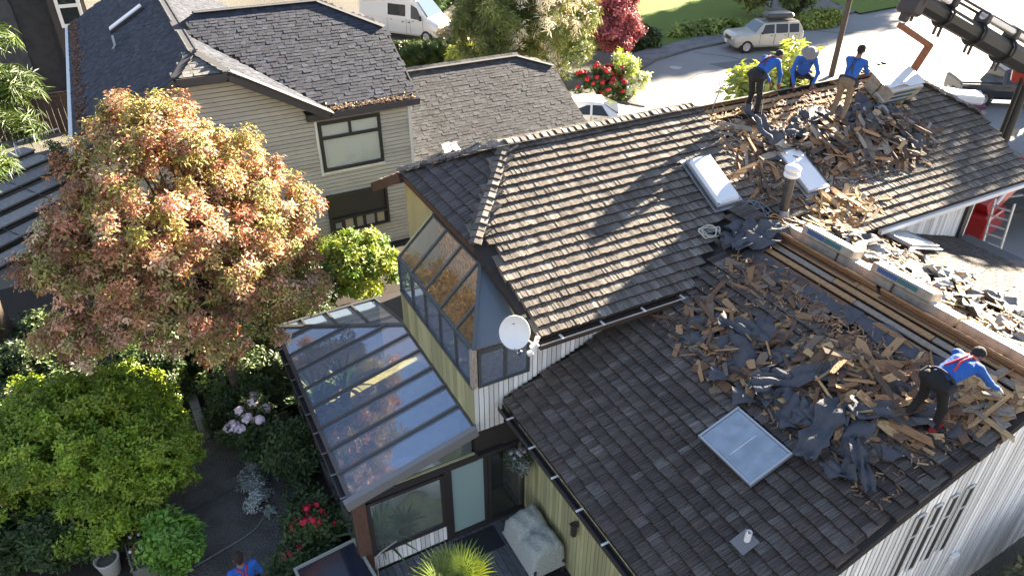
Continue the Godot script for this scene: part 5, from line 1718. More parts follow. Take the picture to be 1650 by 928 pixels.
	var rp := func(c: Vector3, bas: Basis, n: int, r: float, seed_: int) -> Array:
		rng.seed = seed_
		var o := []
		for i in n:
			var a := i * 0.9 + rnd(-0.3, 0.3)
			var rr := r * rnd(0.35, 1.0)
			o.push_back(c + bas.x * (cos(a) * rr) + bas.z * (sin(a) * rr * 0.8) + bas.y * (0.08 + rnd(0, 0.05)))
		return o
	var c0 := Vector3(9.46, r1y(-9.4), -9.4)
	solo("rope_coil", cord(rp.call(c0, b1, 26, 0.27, 3), 0.014), rope_m, "loose coil of pale rope below the domed skylight", "rope")
	solo("air_hose", cord(rp.call(Vector3(10.75, r1y(-9.5), -9.5), b1, 26, 0.42, 4), 0.013), mat("hose_grey", Color(0.16, 0.18, 0.2), 0.6), "tangle of dark grey air hose left of the capped vent pipe", "hose")
	solo("air_hose", cord(rp.call(Vector3(11.0, r1y(-9.15), -9.15), b1, 18, 0.36, 6), 0.014), mat("hose_orange", Color(0.55, 0.26, 0.08), 0.6), "orange and tan hose tangle at the foot of the vent pipe", "hose")
	solo("safety_rope", cord([Vector3(12.72, r1y(-11.6) + 0.5, -11.6), Vector3(12.66, r1y(-11.45) + 0.12, -11.45), Vector3(12.9, r1y(-11.2) + 0.12, -11.2), Vector3(13.3, r1y(-11.0) + 0.14, -11.0), Vector3(13.1, r1y(-10.8) + 0.14, -10.8), Vector3(13.6, r1y(-10.55) + 0.14, -10.55)], 0.012), rope_m, "pale safety line trailing from the bending man on the ridge", "rope")
	rng.seed = 21
	# stripping fork leaning on the ridge
	var sh := thing("stripping_shovel", "shovel with a triangular handle standing on the ridge at the edge of the stripped area", "shovel", Vector3(11.6, 5.78, -12.05))
	m = MB.new()
	m.tube([Vector3(0, 0.05, 0), Vector3(0.22, 0.58, -0.03)], 0.016, 6)
	part("shaft", m, mats.metal_grey, sh)
	m = MB.new()
	m.tube([Vector3(0.22, 0.57, -0.03), Vector3(0.21, 0.7, -0.12), Vector3(0.29, 0.71, 0.04), Vector3(0.22, 0.57, -0.03)], 0.014, 6)
	part("handle", m, mat("handle_grey", Color(0.35, 0.33, 0.3), 0.6), sh)
	m = MB.new()
	m.box(Transform3D(Basis(Vector3(0, 0, 1), -0.4), Vector3(-0.05, 0.0, 0)), Vector3(0.02, 0.28, 0.22))
	part("blade", m, mats.metal_grey, sh)

# ---------------------------------------------------------------- stripped boards and new bundles
func wood(k: int) -> StandardMaterial3D:
	var cs := [Color(0.42, 0.25, 0.12), Color(0.3, 0.165, 0.08), Color(0.17, 0.098, 0.058), Color(0.1, 0.07, 0.05), Color(0.52, 0.35, 0.18), Color(0.2, 0.15, 0.11), Color(0.3, 0.25, 0.2), Color(0.07, 0.055, 0.045)]
	return tex_mat("wood_%d" % k, cs[k], texs.grain, Vector3(3.0, 3.0, 0.5), 0.85, texs.grain_n, false)

func ridge_work() -> void:
	var host: Node = get_node("cedar_roof_house")
	# skip sheathing on the upper roof
	var up1 := Vector3(0, R1_M, -1).normalized()
	var b1 := slope_basis(up1, Vector3(1, 0, 0))
	for i in 8:
		var x := 11.2
		while x < 17.2:
			var l := rnd(1.2, 2.6)
			l = minf(l, 17.3 - x)
			var z := -12.17 + i * 0.155
			var bb := MB.new()
			bb.box(Transform3D(b1.rotated(b1.y, rnd(-0.012, 0.012)), Vector3(x + l * 0.5, r1y(z), z) + b1.y * (0.035 + rnd(0, 0.01))), Vector3(l - 0.02, 0.03, 0.1))
			if rng.randf() > 0.08:
				part("sheathing_board", bb, wood([0, 4, 1, 6][rng.randi() % 4]), host)
			x += l
	# lower ridge: sheathing strips, felt lap
	var up2 := Vector3(1, R2_M, 0).normalized()
	var b2 := slope_basis(up2, Vector3(0, 0, 1))
	for i in 4:
		var z := -8.3
		while z < -3.4:
			var l := minf(rnd(1.4, 2.6), -3.3 - z)
			var x := 9.78 + i * 0.15
			var bb := MB.new()
			bb.box(Transform3D(b2.rotated(b2.y, rnd(-0.01, 0.01)), Vector3(x, r2y(x), z + l * 0.5) + b2.y * (0.05 + rnd(0, 0.012))), Vector3(l - 0.02, 0.03, 0.095))
			part("sheathing_board", bb, wood([0, 1, 6, 2][rng.randi() % 4]), host)
			z += l
	for q in [[-8.35, 2.25, 0], [-6.05, 2.6, 1]]:
		var lb := thing("ridge_plank", ["long brown plank on edge along the lower ridge, the far one by the vent pipe", "long brown plank on edge along the lower ridge, the near one above the crouched man"][q[2]], "plank", Vector3(10.28, 4.66, q[0]), 0.0, "planks along the lower ridge")
		var bb := MB.new()
		bb.cbox(Transform3D(Basis(Vector3(0, 0, 1), 0.55), Vector3(0, 0.1, q[1] * 0.5)), Vector3(0.045, 0.24, q[1] - 0.05), 0.006)
		part("board", bb, wood(1), lb)
		bb = MB.new()
		bb.cbox(Transform3D(Basis(Vector3(0, 1, 0), 0.015), Vector3(-0.06, 0.04, q[1] * 0.42)), Vector3(0.07, 0.04, q[1] * 0.8), 0.006)
		part("ledger_strip", bb, wood(2), lb)
	# felt lap below them
	for q in [[-8.5, -5.9, 9.45], [-6.0, -3.35, 9.5]]:
		var rows := []
		for i in 5:
			var row := []
			for j in 14:
				var x: float = q[2] + i * 0.075 + 0.05 * sin(j * 1.3 + i)
				var z: float = lerpf(q[0], q[1], j / 13.0)
				row.push_back(Vector3(x, r2y(x) + 0.06 + rnd(0, 0.035), z))
			rows.push_back(row)
		var bb := MB.new()
		bb.sheet(rows)
		solo("roofing_felt", bb, mats.felt, "long lap of black felt below the sheathing strips, %s" % ("far half by the valley" if q[0] < -8.0 else "near half by the white gable wall"), "roofing felt")
	# new bundles in printed paper
	var kraft := tex_mat("kraft", Color(0.33, 0.29, 0.23), texs.blotch, Vector3(1, 1, 1), 0.7)
	var paper := mat("paper_white", Color(0.66, 0.66, 0.66), 0.5)
	var blue := mat("print_blue", Color(0.022, 0.07, 0.2), 0.5)
	var teal := mat("print_teal", Color(0.022, 0.115, 0.125), 0.5)
	var bundle := func(label: String, o: Vector3, bas: Basis, sz: Vector3, group: String, printed := true) -> void:
		var t := thing("shingle_bundle", label, "shingle bundle", o, 0.0, group)
		var w := MB.new()
		w.cbox(Transform3D(bas, bas.y * (sz.y * 0.5)), sz, 0.015)
		part("wrapper", w, kraft, t)
		w = MB.new()
		w.box(Transform3D(bas, bas.y * (sz.y + 0.002)), Vector3(sz.x - 0.04, 0.006, sz.z - 0.04))
		part("paper_top", w, paper, t)
		for s in ([1.0, -1.0] if printed else []):
			var f := MB.new()
			f.box(Transform3D(bas, bas.y * (sz.y * 0.55) + bas.z * (s * (sz.z * 0.5 + 0.001)) + bas.x * (-sz.x * 0.22)), Vector3(sz.x * 0.34, sz.y * 0.5, 0.004))
			part("printed_band", f, blue, t)
			f = MB.new()
			f.box(Transform3D(bas, bas.y * (sz.y * 0.55) + bas.z * (s * (sz.z * 0.5 + 0.001)) + bas.x * (sz.x * 0.12)), Vector3(sz.x * 0.32, sz.y * 0.5, 0.004))
			part("printed_band", f, teal, t)
	var bl := Basis(Vector3(0, 0, 1), Vector3(0, 1, 0), Vector3(-1, 0, 0)).rotated(Vector3(0, 0, 1), -0.29)
	bundle.call("paper wrapped shingle bundle with a teal band on the lower ridge, the far one", Vector3(10.62, 4.86, -7.45), bl, Vector3(1.15, 0.16, 0.33), "bundles on the lower ridge")
	bundle.call("wrapped shingle bundle with blue and teal band, nearer on the lower ridge", Vector3(10.62, 4.86, -5.9), bl, Vector3(1.15, 0.16, 0.33), "bundles on the lower ridge")
	var under := ["first", "second", "third", "fourth"]
	for k in 4:
		bundle.call("%s bundle from the vent pipe in the bottom row along the lower ridge" % under[k], Vector3(10.62, 4.68, -7.75 + k * 1.17), bl, Vector3(1.13, 0.16, 0.34), "bottom row of bundles on the lower ridge", false)
	var o := Vector3(17.02, r1y(-11.5) + 0.08, -11.5)
	var n := 0
	for lay in 3:
		for row in 2:
			var p: Vector3 = o + b1.y * (lay * 0.15) + b1.z * (0.18 - row * 0.38) + b1.x * rnd(-0.03, 0.03)
			var nm: String = ["bottom", "middle", "top"][lay]
			bundle.call("%s %s bundle of the stack the standing man reaches for" % [nm, ["front", "rear"][row]], p, b1, Vector3(1.2, 0.145, 0.36), "stack of bundles on the ridge")
	# flapping paper sheet on the stack
	var rows := []
	for i in 5:
		var row := []
		for j in 6:
			row.push_back(o + b1.y * (0.48 + rnd(0, 0.04) + (0.1 if i == 0 and j < 3 else 0.0)) + b1.x * (-0.75 + j * 0.28) + b1.z * (0.3 - i * 0.2))
		rows.push_back(row)
	var sb := MB.new()
	sb.sheet(rows)
	solo("wrapper_sheet", sb, paper, "white wrapper sheet lying over the stack of bundles on the ridge", "wrapper")

# ---------------------------------------------------------------- torn-off roofing
func near_what(roof: int, x: float, z: float) -> String:
	if roof == 1:
		if x < 12.2:
			return "between the two domed skylights"
		if x < 13.6:
			return "round the half buried skylight"
		if x > 15.6:
			return "below the bundle stack"
		return "below the standing person" if z > -10.9 else "by the standing person's boots"
	if roof == 3:
		if z < -8.0:
			return "beside the capped vent pipe"
		if x < 11.6:
			return "against the bundles on the lower ridge"
		return "below the far printed bundle" if z < -6.2 else "below the near printed bundle"
	if x > 9.2:
		return "just below the lower ridge boards" if z < -4.3 else "at the bending person's hands"
	if z > -4.2:
		return "at the bending person's feet" if x > 8.4 else "near the white gable wall edge"
	if z > -5.4:
		return "above the glazed skylight" if x < 8.3 else "behind the bending person"
	if z > -6.6:
		return "in the middle of the lower heap"
	return "near the end of the upper gutter"

func debris() -> void:
	rng.seed = 77
	var chip := []
	for k in 8:
		var b := MB.new()
		var w := 0.06
		var l := 0.22
		var top := []
		var x0 := -w + rnd(0, 0.02)
		top = [Vector3(x0, 0, l + rnd(-0.05, 0.05)), Vector3(0.0, 0, l + rnd(-0.03, 0.05)), Vector3(w - rnd(0, 0.02), 0, l + rnd(-0.08, 0.03)), Vector3(w - rnd(0, 0.015), rnd(-0.01, 0.01), 0.0), Vector3(w * rnd(0.3, 1.0), 0, -l), Vector3(-w * rnd(0.5, 1.0), rnd(-0.01, 0.01), -l + rnd(-0.03, 0.06))]
		var U := Vector3(0, 0.02, 0)
		var nn := top.size()
		for i in range(1, nn - 1):
			b.tri(top[0] + U, top[i] + U, top[i + 1] + U * 0.7)
			b.tri(top[0] , top[i + 1], top[i])
		for i in nn:
			var j := (i + 1) % nn
			b.quad(top[i], top[j], top[j] + U, top[i] + U)
		chip.push_back(b.mesh())
	# [centre x, z, radius x, z, height, count, which roof, tones]
	var heaps := [
		[14.2, -10.5, 2.4, 0.85, 0.35, 480, 1, [2, 3, 1, 7, 5, 3, 6, 2, 0]],
		[15.9, -10.4, 1.3, 0.8, 0.4, 230, 1, [2, 3, 7, 6, 4, 5, 3, 2]],
		[12.2, -10.9, 1.1, 0.7, 0.12, 150, 1, [1, 0, 5, 2, 6]],
		[11.6, -10.2, 0.7, 0.7, 0.12, 60, 1, [1, 2, 5, 3]],
		[13.0, -9.1, 0.9, 0.5, 0.2, 130, 1, [4, 0, 6, 4]],
		[8.1, -7.5, 0.6, 0.7, 0.16, 70, 2, [1, 2, 3, 5, 0]],
		[8.0, -6.3, 0.75, 0.9, 0.2, 130, 2, [1, 0, 2, 3, 5, 2]],
		[8.6, -5.3, 0.7, 0.8, 0.26, 190, 2, [1, 0, 4, 2, 3, 5, 2, 3]],
		[8.9, -4.4, 0.75, 0.75, 0.28, 200, 2, [1, 0, 4, 2, 3, 7, 3, 2]],
		[8.0, -4.6, 0.5, 0.7, 0.14, 60, 2, [2, 3, 1, 5]],
		[9.3, -7.3, 0.35, 1.0, 0.06, 60, 2, [1, 2, 5, 3]],
		[9.7, -3.7, 0.5, 0.4, 0.15, 70, 2, [4, 0, 1, 6]],
		[7.4, -6.6, 0.6, 0.9, 0.05, 14, 2, [1, 0]],
		[11.9, -8.4, 0.9, 0.6, 0.25, 150, 3, [4, 0, 4, 6]],
		[11.6, -6.6, 0.6, 1.6, 0.15, 90, 3, [6, 4, 5]],
		[12.6, -5.6, 1.0, 1.4, 0.15, 90, 3, [6, 4, 0, 5]],
		[11.4, -4.2, 0.9, 0.8, 0.2, 80, 3, [4, 0, 1, 6]],
	]
	var all := []
	for h in heaps:
		for i in h[5]:
			var a := rng.randf() * TAU
			var r := sqrt(rng.randf()) * (1.0 + absf(rng.randfn()) * 0.12)
			var x: float = h[0] + cos(a) * r * h[2]
			var z: float = h[1] + sin(a) * r * h[3]
			if z > -3.25:
				continue
			var y := r1y(z)
			var n := Vector3(0, 1, R1_M).normalized()
			if h[6] == 2:
				if x > 10.2:
					continue
				y = r2y(x)
				n = Vector3(-R2_M, 1, 0).normalized()
			elif h[6] == 3:
				y = r2y(x)
				n = Vector3(RE_M, 1, 0).normalized()
				if r1y(z) > y and z < -8.4:
					continue
			else:
				if r2y(x) > y and x > 8.5 and x < 14.5:
					y = r2y(x)
			var lift: float = 0.07 + maxf(0.0, 1.0 - r * r) * h[4] * rng.randf()
			var tilt := 0.16 + 0.5 * lift
			var nn := (n + rvec() * tilt).normalized()
			var f := nn.cross(rvec()).normalized()
			var bs := Basis(f.cross(nn) * -1.0, nn, f)
			if bs.determinant() < 0:
				bs.x = -bs.x
			bs = Basis(bs.x * (rnd(0.28, 0.95) if rng.randf() < 0.74 else rnd(0.95, 1.7)), bs.y * rnd(0.4, 0.9), bs.z * (rnd(0.35, 1.1) if rng.randf() < 0.8 else rnd(1.1, 1.9)))
			if h[6] == 2 and ((x > 6.1 and x < 7.5 and z > -6.1 and z < -4.4)):
				continue
			var tones: Array = h[7]
			var up_slope := Vector3(0, 0, 1) if h[6] == 1 else Vector3(1, 0, 0)
			all.push_back([Transform3D(bs, Vector3(x, y, z) + n * lift), tones[rng.randi() % tones.size()], h[6], absf(f.dot(up_slope)) > 0.7])
	var eye := Vector3(0, 11.4, 0)
	all.sort_custom(func(p, q): return p[0].origin.distance_squared_to(eye) < q[0].origin.distance_squared_to(eye))
	var rest := MB.new()
	var cs := [Color(0.42, 0.25, 0.12), Color(0.3, 0.165, 0.08), Color(0.17, 0.098, 0.058), Color(0.1, 0.07, 0.05), Color(0.52, 0.35, 0.18), Color(0.2, 0.15, 0.11), Color(0.3, 0.25, 0.2), Color(0.07, 0.055, 0.045)]
	for i in all.size():
		var e: Array = all[i]
		var ms: ArrayMesh = chip[rng.randi() % 8]
		if i < 300:
			var tt: Transform3D = e[0]
			var sz := "broad" if tt.basis.x.length() > 0.95 else ("long" if tt.basis.z.length() > 0.9 else "short")
			var tone_name: String = ["tan", "brown", "dark brown", "blackish", "pale tan", "grey brown", "pale grey", "black"][e[1]]
			var lie := "pointing up the slope" if e[3] else "lying along the slope"
			var lab := "%s %s shake %s %s" % [sz, tone_name, lie, near_what(e[2], tt.origin.x, tt.origin.z)]
			var grp := "torn-off shakes on the lower roof"
			if e[2] != 2:
				grp = "torn-off shakes beyond the lower ridge"
			var o := solo("cedar_shake", ms, wood(e[1]), lab, "cedar shake", grp)
			o.transform = e[0]
		else:
			var ar := ms.surface_get_arrays(0)
			var t: Transform3D = e[0]
			var nb := t.basis.inverse().transposed()
			var c: Color = cs[e[1]]
			for k in ar[Mesh.ARRAY_VERTEX].size():
				rest.v.push_back(t * ar[Mesh.ARRAY_VERTEX][k])
				rest.n.push_back((nb * ar[Mesh.ARRAY_NORMAL][k]).normalized())
				rest.u.push_back(Vector2.ZERO)
				rest.c.push_back(c)
	var ro := solo("torn_shake_heap", rest, tex_mat("chip_wood", Color(1, 1, 1), texs.grain, Vector3(3, 3, 3), 0.85, null, true, true), "great heap of torn-off cedar shakes across the upper roof around the standing man", "debris")
	stuff(ro)
	# felt scraps
	var fm := []
	for k in 5:
		var rows := []
		var cur := rnd(-0.5, 0.5)
		var ph := rng.randf() * 6.0
		for i in 6:
			var row := []
			for j in 5:
				var px := (j - 2) * 0.09 * (1.0 - 0.12 * absf(i - 2.5) * rng.randf()) + rnd(-0.012, 0.012)
				var pz := (i - 2.5) * 0.13 + rnd(-0.03, 0.03) * (1.0 if j in [0, 4] else 0.3)
				row.push_back(Vector3(px, 0.07 * sin(i * 1.5 + ph + j * 0.9) + cur * pz * pz * 1.1 + rnd(-0.025, 0.025), pz))
			rows.push_back(row)
		var b := MB.new()
		b.sheet(rows)
		fm.push_back(b.mesh())
	var felt_places := [
		["dark felt scrap crumpled in the heap on the lower dark roof", "felt scraps on the lower roof", 2, 56, [[8.0, -6.9, 0.6, 0.8], [7.9, -5.7, 0.6, 0.8], [7.7, -4.8, 0.6, 0.8], [8.6, -4.3, 0.8, 0.6]], [0.5, 1.25]],
		["dark felt scrap thrown among the torn shakes on the upper roof", "felt scraps on the upper roof", 1, 74, [[14.6, -10.7, 1.9, 0.7], [16.0, -10.7, 1.2, 0.7], [13.0, -10.6, 1.0, 0.7], [15.3, -11.2, 1.6, 0.4]], [0.5, 1.1]],
		["pale sunlit felt scrap on the bright side of the lower ridge", "felt scraps beyond the lower ridge", 3, 70, [[12.2, -7.2, 1.0, 1.2], [12.2, -5.4, 1.1, 1.3], [13.1, -6.2, 0.8, 1.2], [11.5, -4.2, 0.8, 0.7]], [0.5, 1.2]],
		["blue grey felt scrap near the foot of the vent pipe", "felt scraps by the vent pipe", 2, 8, [[9.9, -8.6, 0.35, 0.4]], [0.9, 1.4]],
	]
	for q in felt_places:
		for i in q[3]:
			var e: Array = q[4][i % q[4].size()]
			var a := rng.randf() * TAU
			var r := sqrt(rng.randf())
			var x: float = e[0] + cos(a) * r * e[2]
			var z: float = e[1] + sin(a) * r * e[3]
			if z > -3.3:
				z = -3.5
			if q[2] == 2 and x < 7.55 and z > -6.2 and z < -4.3:
				x = 7.75 + rnd(0.0, 0.4)
			var y := r1y(z) if q[2] == 1 else r2y(x)
			var n := Vector3(0, 1, R1_M) if q[2] == 1 else (Vector3(-R2_M, 1, 0) if q[2] == 2 else Vector3(RE_M, 1, 0))
			n = n.normalized()
			var nn := (n + rvec() * 0.3).normalized()
			var f := nn.cross(rvec()).normalized()
			var sc := rnd(q[5][0], q[5][1])
			var fmat: Material = mats.felt
			if q[2] == 3:
				fmat = [tex_mat("felt_pale", Color(0.18, 0.18, 0.18), texs.blotch, Vector3(0.8, 0.8, 0.8), 0.8, texs.spk_n if texs.has("spk_n") else null), mats.felt, tex_mat("felt_white", Color(0.34, 0.335, 0.32), texs.blotch, Vector3(0.8, 0.8, 0.8), 0.8)][[0, 2, 2, 1, 0, 2][i % 6]]
			elif q[2] == 1 and i % 5 == 0:
				fmat = tex_mat("felt_white", Color(0.34, 0.335, 0.32), texs.blotch, Vector3(0.8, 0.8, 0.8), 0.8)
			var o := solo("felt_scrap", fm[rng.randi() % 5], fmat, "%s %s felt scrap %s" % ["large" if sc > 0.85 else "small", "black" if fmat == mats.felt else ("white" if fmat == mats.get("felt_white") else "grey"), near_what(q[2], x, z)], "roofing felt", q[1])
			o.transform = Transform3D(Basis(nn.cross(f), nn, f) * sc, Vector3(x, y, z) + n * (0.08 + rnd(0, 0.1)))
	# long torn sheets of felt
	var big_places := [
		[2, 8.15, -5.6, 1.35, 0.4, 0.5, "long torn felt sheet lying across the middle of the lower heap"], [2, 7.75, -4.7, 1.2, 0.45, -0.3, "torn felt sheet lapping towards the glazed skylight"], [2, 8.3, -6.9, 1.0, 0.35, 1.2, "torn felt sheet at the far end of the lower heap"], [2, 8.6, -4.25, 1.1, 0.4, 0.9, "torn felt sheet below the bending person's boots"], [2, 7.7, -3.95, 0.9, 0.22, -0.9, "narrow curled felt strip at the lower edge of the heap"],
		[1, 13.3, -10.9, 1.1, 0.4, 0.4, "torn felt sheet folded over the top of the half buried skylight"], [1, 15.2, -10.7, 1.3, 0.45, -0.2, "torn felt sheet hanging down the slope below the bundle stack"], [1, 14.2, -10.2, 1.1, 0.35, 0.7, "torn felt sheet across the middle of the upper heap"], [1, 16.2, -10.3, 1.0, 0.4, 1.3, "torn felt sheet at the right end of the upper heap"], [1, 12.4, -11.3, 1.2, 0.4, 1.5, "torn felt sheet lying behind the bent person's boots"],
		[3, 12.0, -7.9, 1.2, 0.4, 0.3, "torn felt sheet beyond the far bundle on the sunlit slope"], [2, 9.95, -8.5, 1.1, 0.45, 0.2, "dark felt sheet draped at the foot of the vent pipe"],
	]
	for q in big_places:
		var rows := []
		var ph := rng.randf() * 6.0
		for i in 11:
			var row := []
			for j in 7:
				var edge := 1.0 if j in [0, 6] or i in [0, 10] else 0.25
				var px: float = (j / 6.0 - 0.5) * q[4] * (1.0 - 0.3 * absf(sin(i * 0.7 + ph))) + rnd(-0.03, 0.03) * edge
				var pz: float = (i / 10.0 - 0.5) * q[3] + rnd(-0.05, 0.05) * edge
				row.push_back(Vector3(px, 0.05 * sin(i * 1.3 + ph) + 0.035 * sin(j * 1.9 + i * 0.6) + rnd(-0.012, 0.012) + (0.08 if i == 0 or (j == 6 and i > 6) else 0.0), pz))
			rows.push_back(row)
		var b := MB.new()
		b.sheet(rows)
		var x: float = q[1]
		var z: float = q[2]
		var n := Vector3(0, 1, R1_M) if q[0] == 1 else (Vector3(-R2_M, 1, 0) if q[0] == 2 else Vector3(RE_M, 1, 0))
		n = n.normalized()
		var f := Vector3(cos(q[5]), 0, sin(q[5]))
		f = (f - n * f.dot(n)).normalized()
		var o := solo("felt_sheet", b, mats.felt, q[6], "roofing felt")
		o.transform = Transform3D(Basis(n.cross(f), n, f), Vector3(x, r1y(z) if q[0] == 1 else r2y(x), z) + n * 0.24)
	# splinters and grit that nobody could count
	var sp := MB.new()
	for i in 5200:
		var x := 0.0
		var z := 0.0
		var y := 0.0
		var n := Vector3.UP
		match i % 3:
			0:
				x = rnd(11.2, 17.2)
				z = rnd(-12.1, -9.4)
				y = r1y(z)
				n = Vector3(0, 1, R1_M).normalized()
				if r2y(x) > y:
					continue
			1:
				z = rnd(-8.6, -3.4)
				x = rnd(7.3, 9.6) if rng.randf() < 0.6 else 9.3 + rng.randfn() * 0.2
				y = r2y(x)
				n = Vector3(-R2_M, 1, 0).normalized()
			2:
				z = rnd(-8.4, -3.4)
				x = rnd(10.6, 14.0)
				y = r2y(x)
				n = Vector3(RE_M, 1, 0).normalized()
		var c: Color = ([cs[0], cs[4], cs[1], cs[2], cs[6]] if i % 3 != 1 else [cs[1], cs[2], cs[3], cs[2], cs[0]])[rng.randi() % 5]
		sp.col = c
		var f := (n.cross(rvec())).normalized()
		sp.box(Transform3D(Basis(n.cross(f), n, f), Vector3(x, y, z) + n * rnd(0.06, 0.1)), Vector3(rnd(0.008, 0.03), rnd(0.005, 0.012), rnd(0.03, 0.14)))
	stuff(solo("splinters", sp, mats.painted, "scattered splinters and wood chips over the stripped roofs", "debris"))

# ---------------------------------------------------------------- people
func surface_net(bones: Array, cell: float, k: float, into: MB) -> void:
	# bones: [a, b, ra, rb, colour]; smooth union of tapered capsules, one vertex per crossed cell
	var lo := Vector3(1e9, 1e9, 1e9)
	var hi := -lo
	for q in bones:
		var r: float = maxf(q[2], q[3]) + k + cell * 2.0
		for p in [q[0], q[1]]:
			lo = lo.min(p - Vector3(r, r, r))
			hi = hi.max(p + Vector3(r, r, r))
	var nx := int((hi.x - lo.x) / cell) + 2
	var ny := int((hi.y - lo.y) / cell) + 2
	var nzz := int((hi.z - lo.z) / cell) + 2
	var F := PackedFloat32Array()
	F.resize(nx * ny * nzz)
	F.fill(1e3)
	var C := PackedInt32Array()
	C.resize(F.size())
	var D := PackedFloat32Array()
	D.resize(F.size())
	D.fill(1e3)
	for bi in bones.size():
		var q: Array = bones[bi]
		var a: Vector3 = q[0]
		var b: Vector3 = q[1]
		var ra: float = q[2]
		var rb: float = q[3]
		var r := maxf(ra, rb) + k + cell * 2.0
		var l := (a.min(b) - Vector3(r, r, r) - lo) / cell
		var h := (a.max(b) + Vector3(r, r, r) - lo) / cell
		var ab := b - a
		var dd := maxf(ab.length_squared(), 1e-9)
		for i in range(maxi(0, int(l.x)), mini(nx, int(h.x) + 2)):
			for j in range(maxi(0, int(l.y)), mini(ny, int(h.y) + 2)):
				var row := (i * ny + j) * nzz
				for m in range(maxi(0, int(l.z)), mini(nzz, int(h.z) + 2)):
					var p := lo + Vector3(i, j, m) * cell
					var t := clampf((p - a).dot(ab) / dd, 0.0, 1.0)
					var d := (p - a - ab * t).length() - lerpf(ra, rb, t)
					var id := row + m
					var o := F[id]
					if d < D[id]:
						D[id] = d
						C[id] = bi
					if o > 500.0:
						F[id] = d
					else:
						var hh := maxf(k - absf(o - d), 0.0) / k
						F[id] = minf(o, d) - hh * hh * k * 0.25
	var vid := {}
	var vs := []
	var ns := []
	var cs := []
	var sx := ny * nzz
	for i in nx - 1:
		for j in ny - 1:
			for m in nzz - 1:
				var id := (i * ny + j) * nzz + m
				if absf(F[id]) > cell * 3.0:
					continue
				var neg := 0
				var f := [F[id], F[id + sx], F[id + nzz], F[id + sx + nzz], F[id + 1], F[id + sx + 1], F[id + nzz + 1], F[id + sx + nzz + 1]]
				for e in f:
					if e < 0.0:
						neg += 1
				if neg == 0 or neg == 8:
					continue
				var acc := Vector3.ZERO
				var cnt := 0
				for e in [[0, 1], [2, 3], [4, 5], [6, 7], [0, 2], [1, 3], [4, 6], [5, 7], [0, 4], [1, 5], [2, 6], [3, 7]]:
					var fa: float = f[e[0]]
					var fb: float = f[e[1]]
					if (fa < 0.0) != (fb < 0.0):
						var t := fa / (fa - fb)
						var pa := Vector3(e[0] & 1, (e[0] >> 1) & 1, (e[0] >> 2) & 1)
						var pb := Vector3(e[1] & 1, (e[1] >> 1) & 1, (e[1] >> 2) & 1)
						acc += pa.lerp(pb, t)
						cnt += 1
				var g := Vector3(f[1] + f[3] + f[5] + f[7] - f[0] - f[2] - f[4] - f[6], f[2] + f[3] + f[6] + f[7] - f[0] - f[1] - f[4] - f[5], f[4] + f[5] + f[6] + f[7] - f[0] - f[1] - f[2] - f[3])
				vid[id] = vs.size()
				vs.push_back(lo + (Vector3(i, j, m) + acc / cnt) * cell)
				ns.push_back(g.normalized())
				cs.push_back(bones[C[id]][4])
	for id in vid:
		var f0 := F[id]
		# edges along x, y, z that start at this corner; the four cells round each
		for ax in 3:
			var st: int = [sx, nzz, 1][ax]
			var u: int = [nzz, 1, sx][ax]
			var w: int = [1, sx, nzz][ax]
			if id + st >= F.size():
				continue
			var f1 := F[id + st]
			if (f0 < 0.0) == (f1 < 0.0):
				continue
			var q := [id, id - u, id - u - w, id - w]
			var ok := true
			for e in q:
				if not vid.has(e):
					ok = false
			if not ok:
				continue
			if f0 >= 0.0:
				q.reverse()
			for t in [[0, 2, 1], [0, 3, 2]]:
				for e in t:
					var vi: int = vid[q[e]]
					into.v.push_back(vs[vi])
					into.n.push_back(ns[vi])
					into.u.push_back(Vector2.ZERO)
					into.c.push_back(cs[vi])

func hand_bones(wrist: Vector3, dir: Vector3, palm: Vector3, skin: Color, curl: float, side: float) -> Array:
	var o := []
	var s := dir.cross(palm).normalized() * side
	var pe := wrist + dir * 0.085
	o.push_back([wrist, wrist + dir * 0.05, 0.024, 0.03, skin])
	o.push_back([wrist + dir * 0.03 + s * 0.022, pe + s * 0.028, 0.016, 0.014, skin])
	o.push_back([wrist + dir * 0.03 - s * 0.022, pe - s * 0.028, 0.016, 0.014, skin])
	var ln := [0.068, 0.078, 0.072, 0.056]
	for i in 4:
		var b0: Vector3 = pe + s * (0.03 - i * 0.02) + dir * (0.0 if i < 3 else -0.008)
		var d1 := (dir + palm * curl * 0.6).normalized()
		var d2 := (dir * (1.0 - curl * 0.6) + palm * curl * 1.2).normalized()
		var d3 := (dir * (1.0 - curl) + palm * curl * 1.6 - dir * curl * 0.3).normalized()
		var p1: Vector3 = b0 + d1 * ln[i] * 0.45
		var p2: Vector3 = p1 + d2 * ln[i] * 0.32
		o.push_back([b0, p1, 0.0095, 0.0088, skin])
		o.push_back([p1, p2, 0.0088, 0.0082, skin])
		o.push_back([p2, p2 + d3 * ln[i] * 0.26, 0.0082, 0.007, skin])
	var t0 := wrist + dir * 0.025 + s * 0.028
	var t1 := t0 + (dir * 0.6 + s * 0.8 + palm * 0.3).normalized() * 0.042
	o.push_back([t0, t1, 0.013, 0.0105, skin])
	o.push_back([t1, t1 + (dir * 0.9 + s * 0.3 + palm * 0.5).normalized() * 0.032, 0.0105, 0.008, skin])
	return o

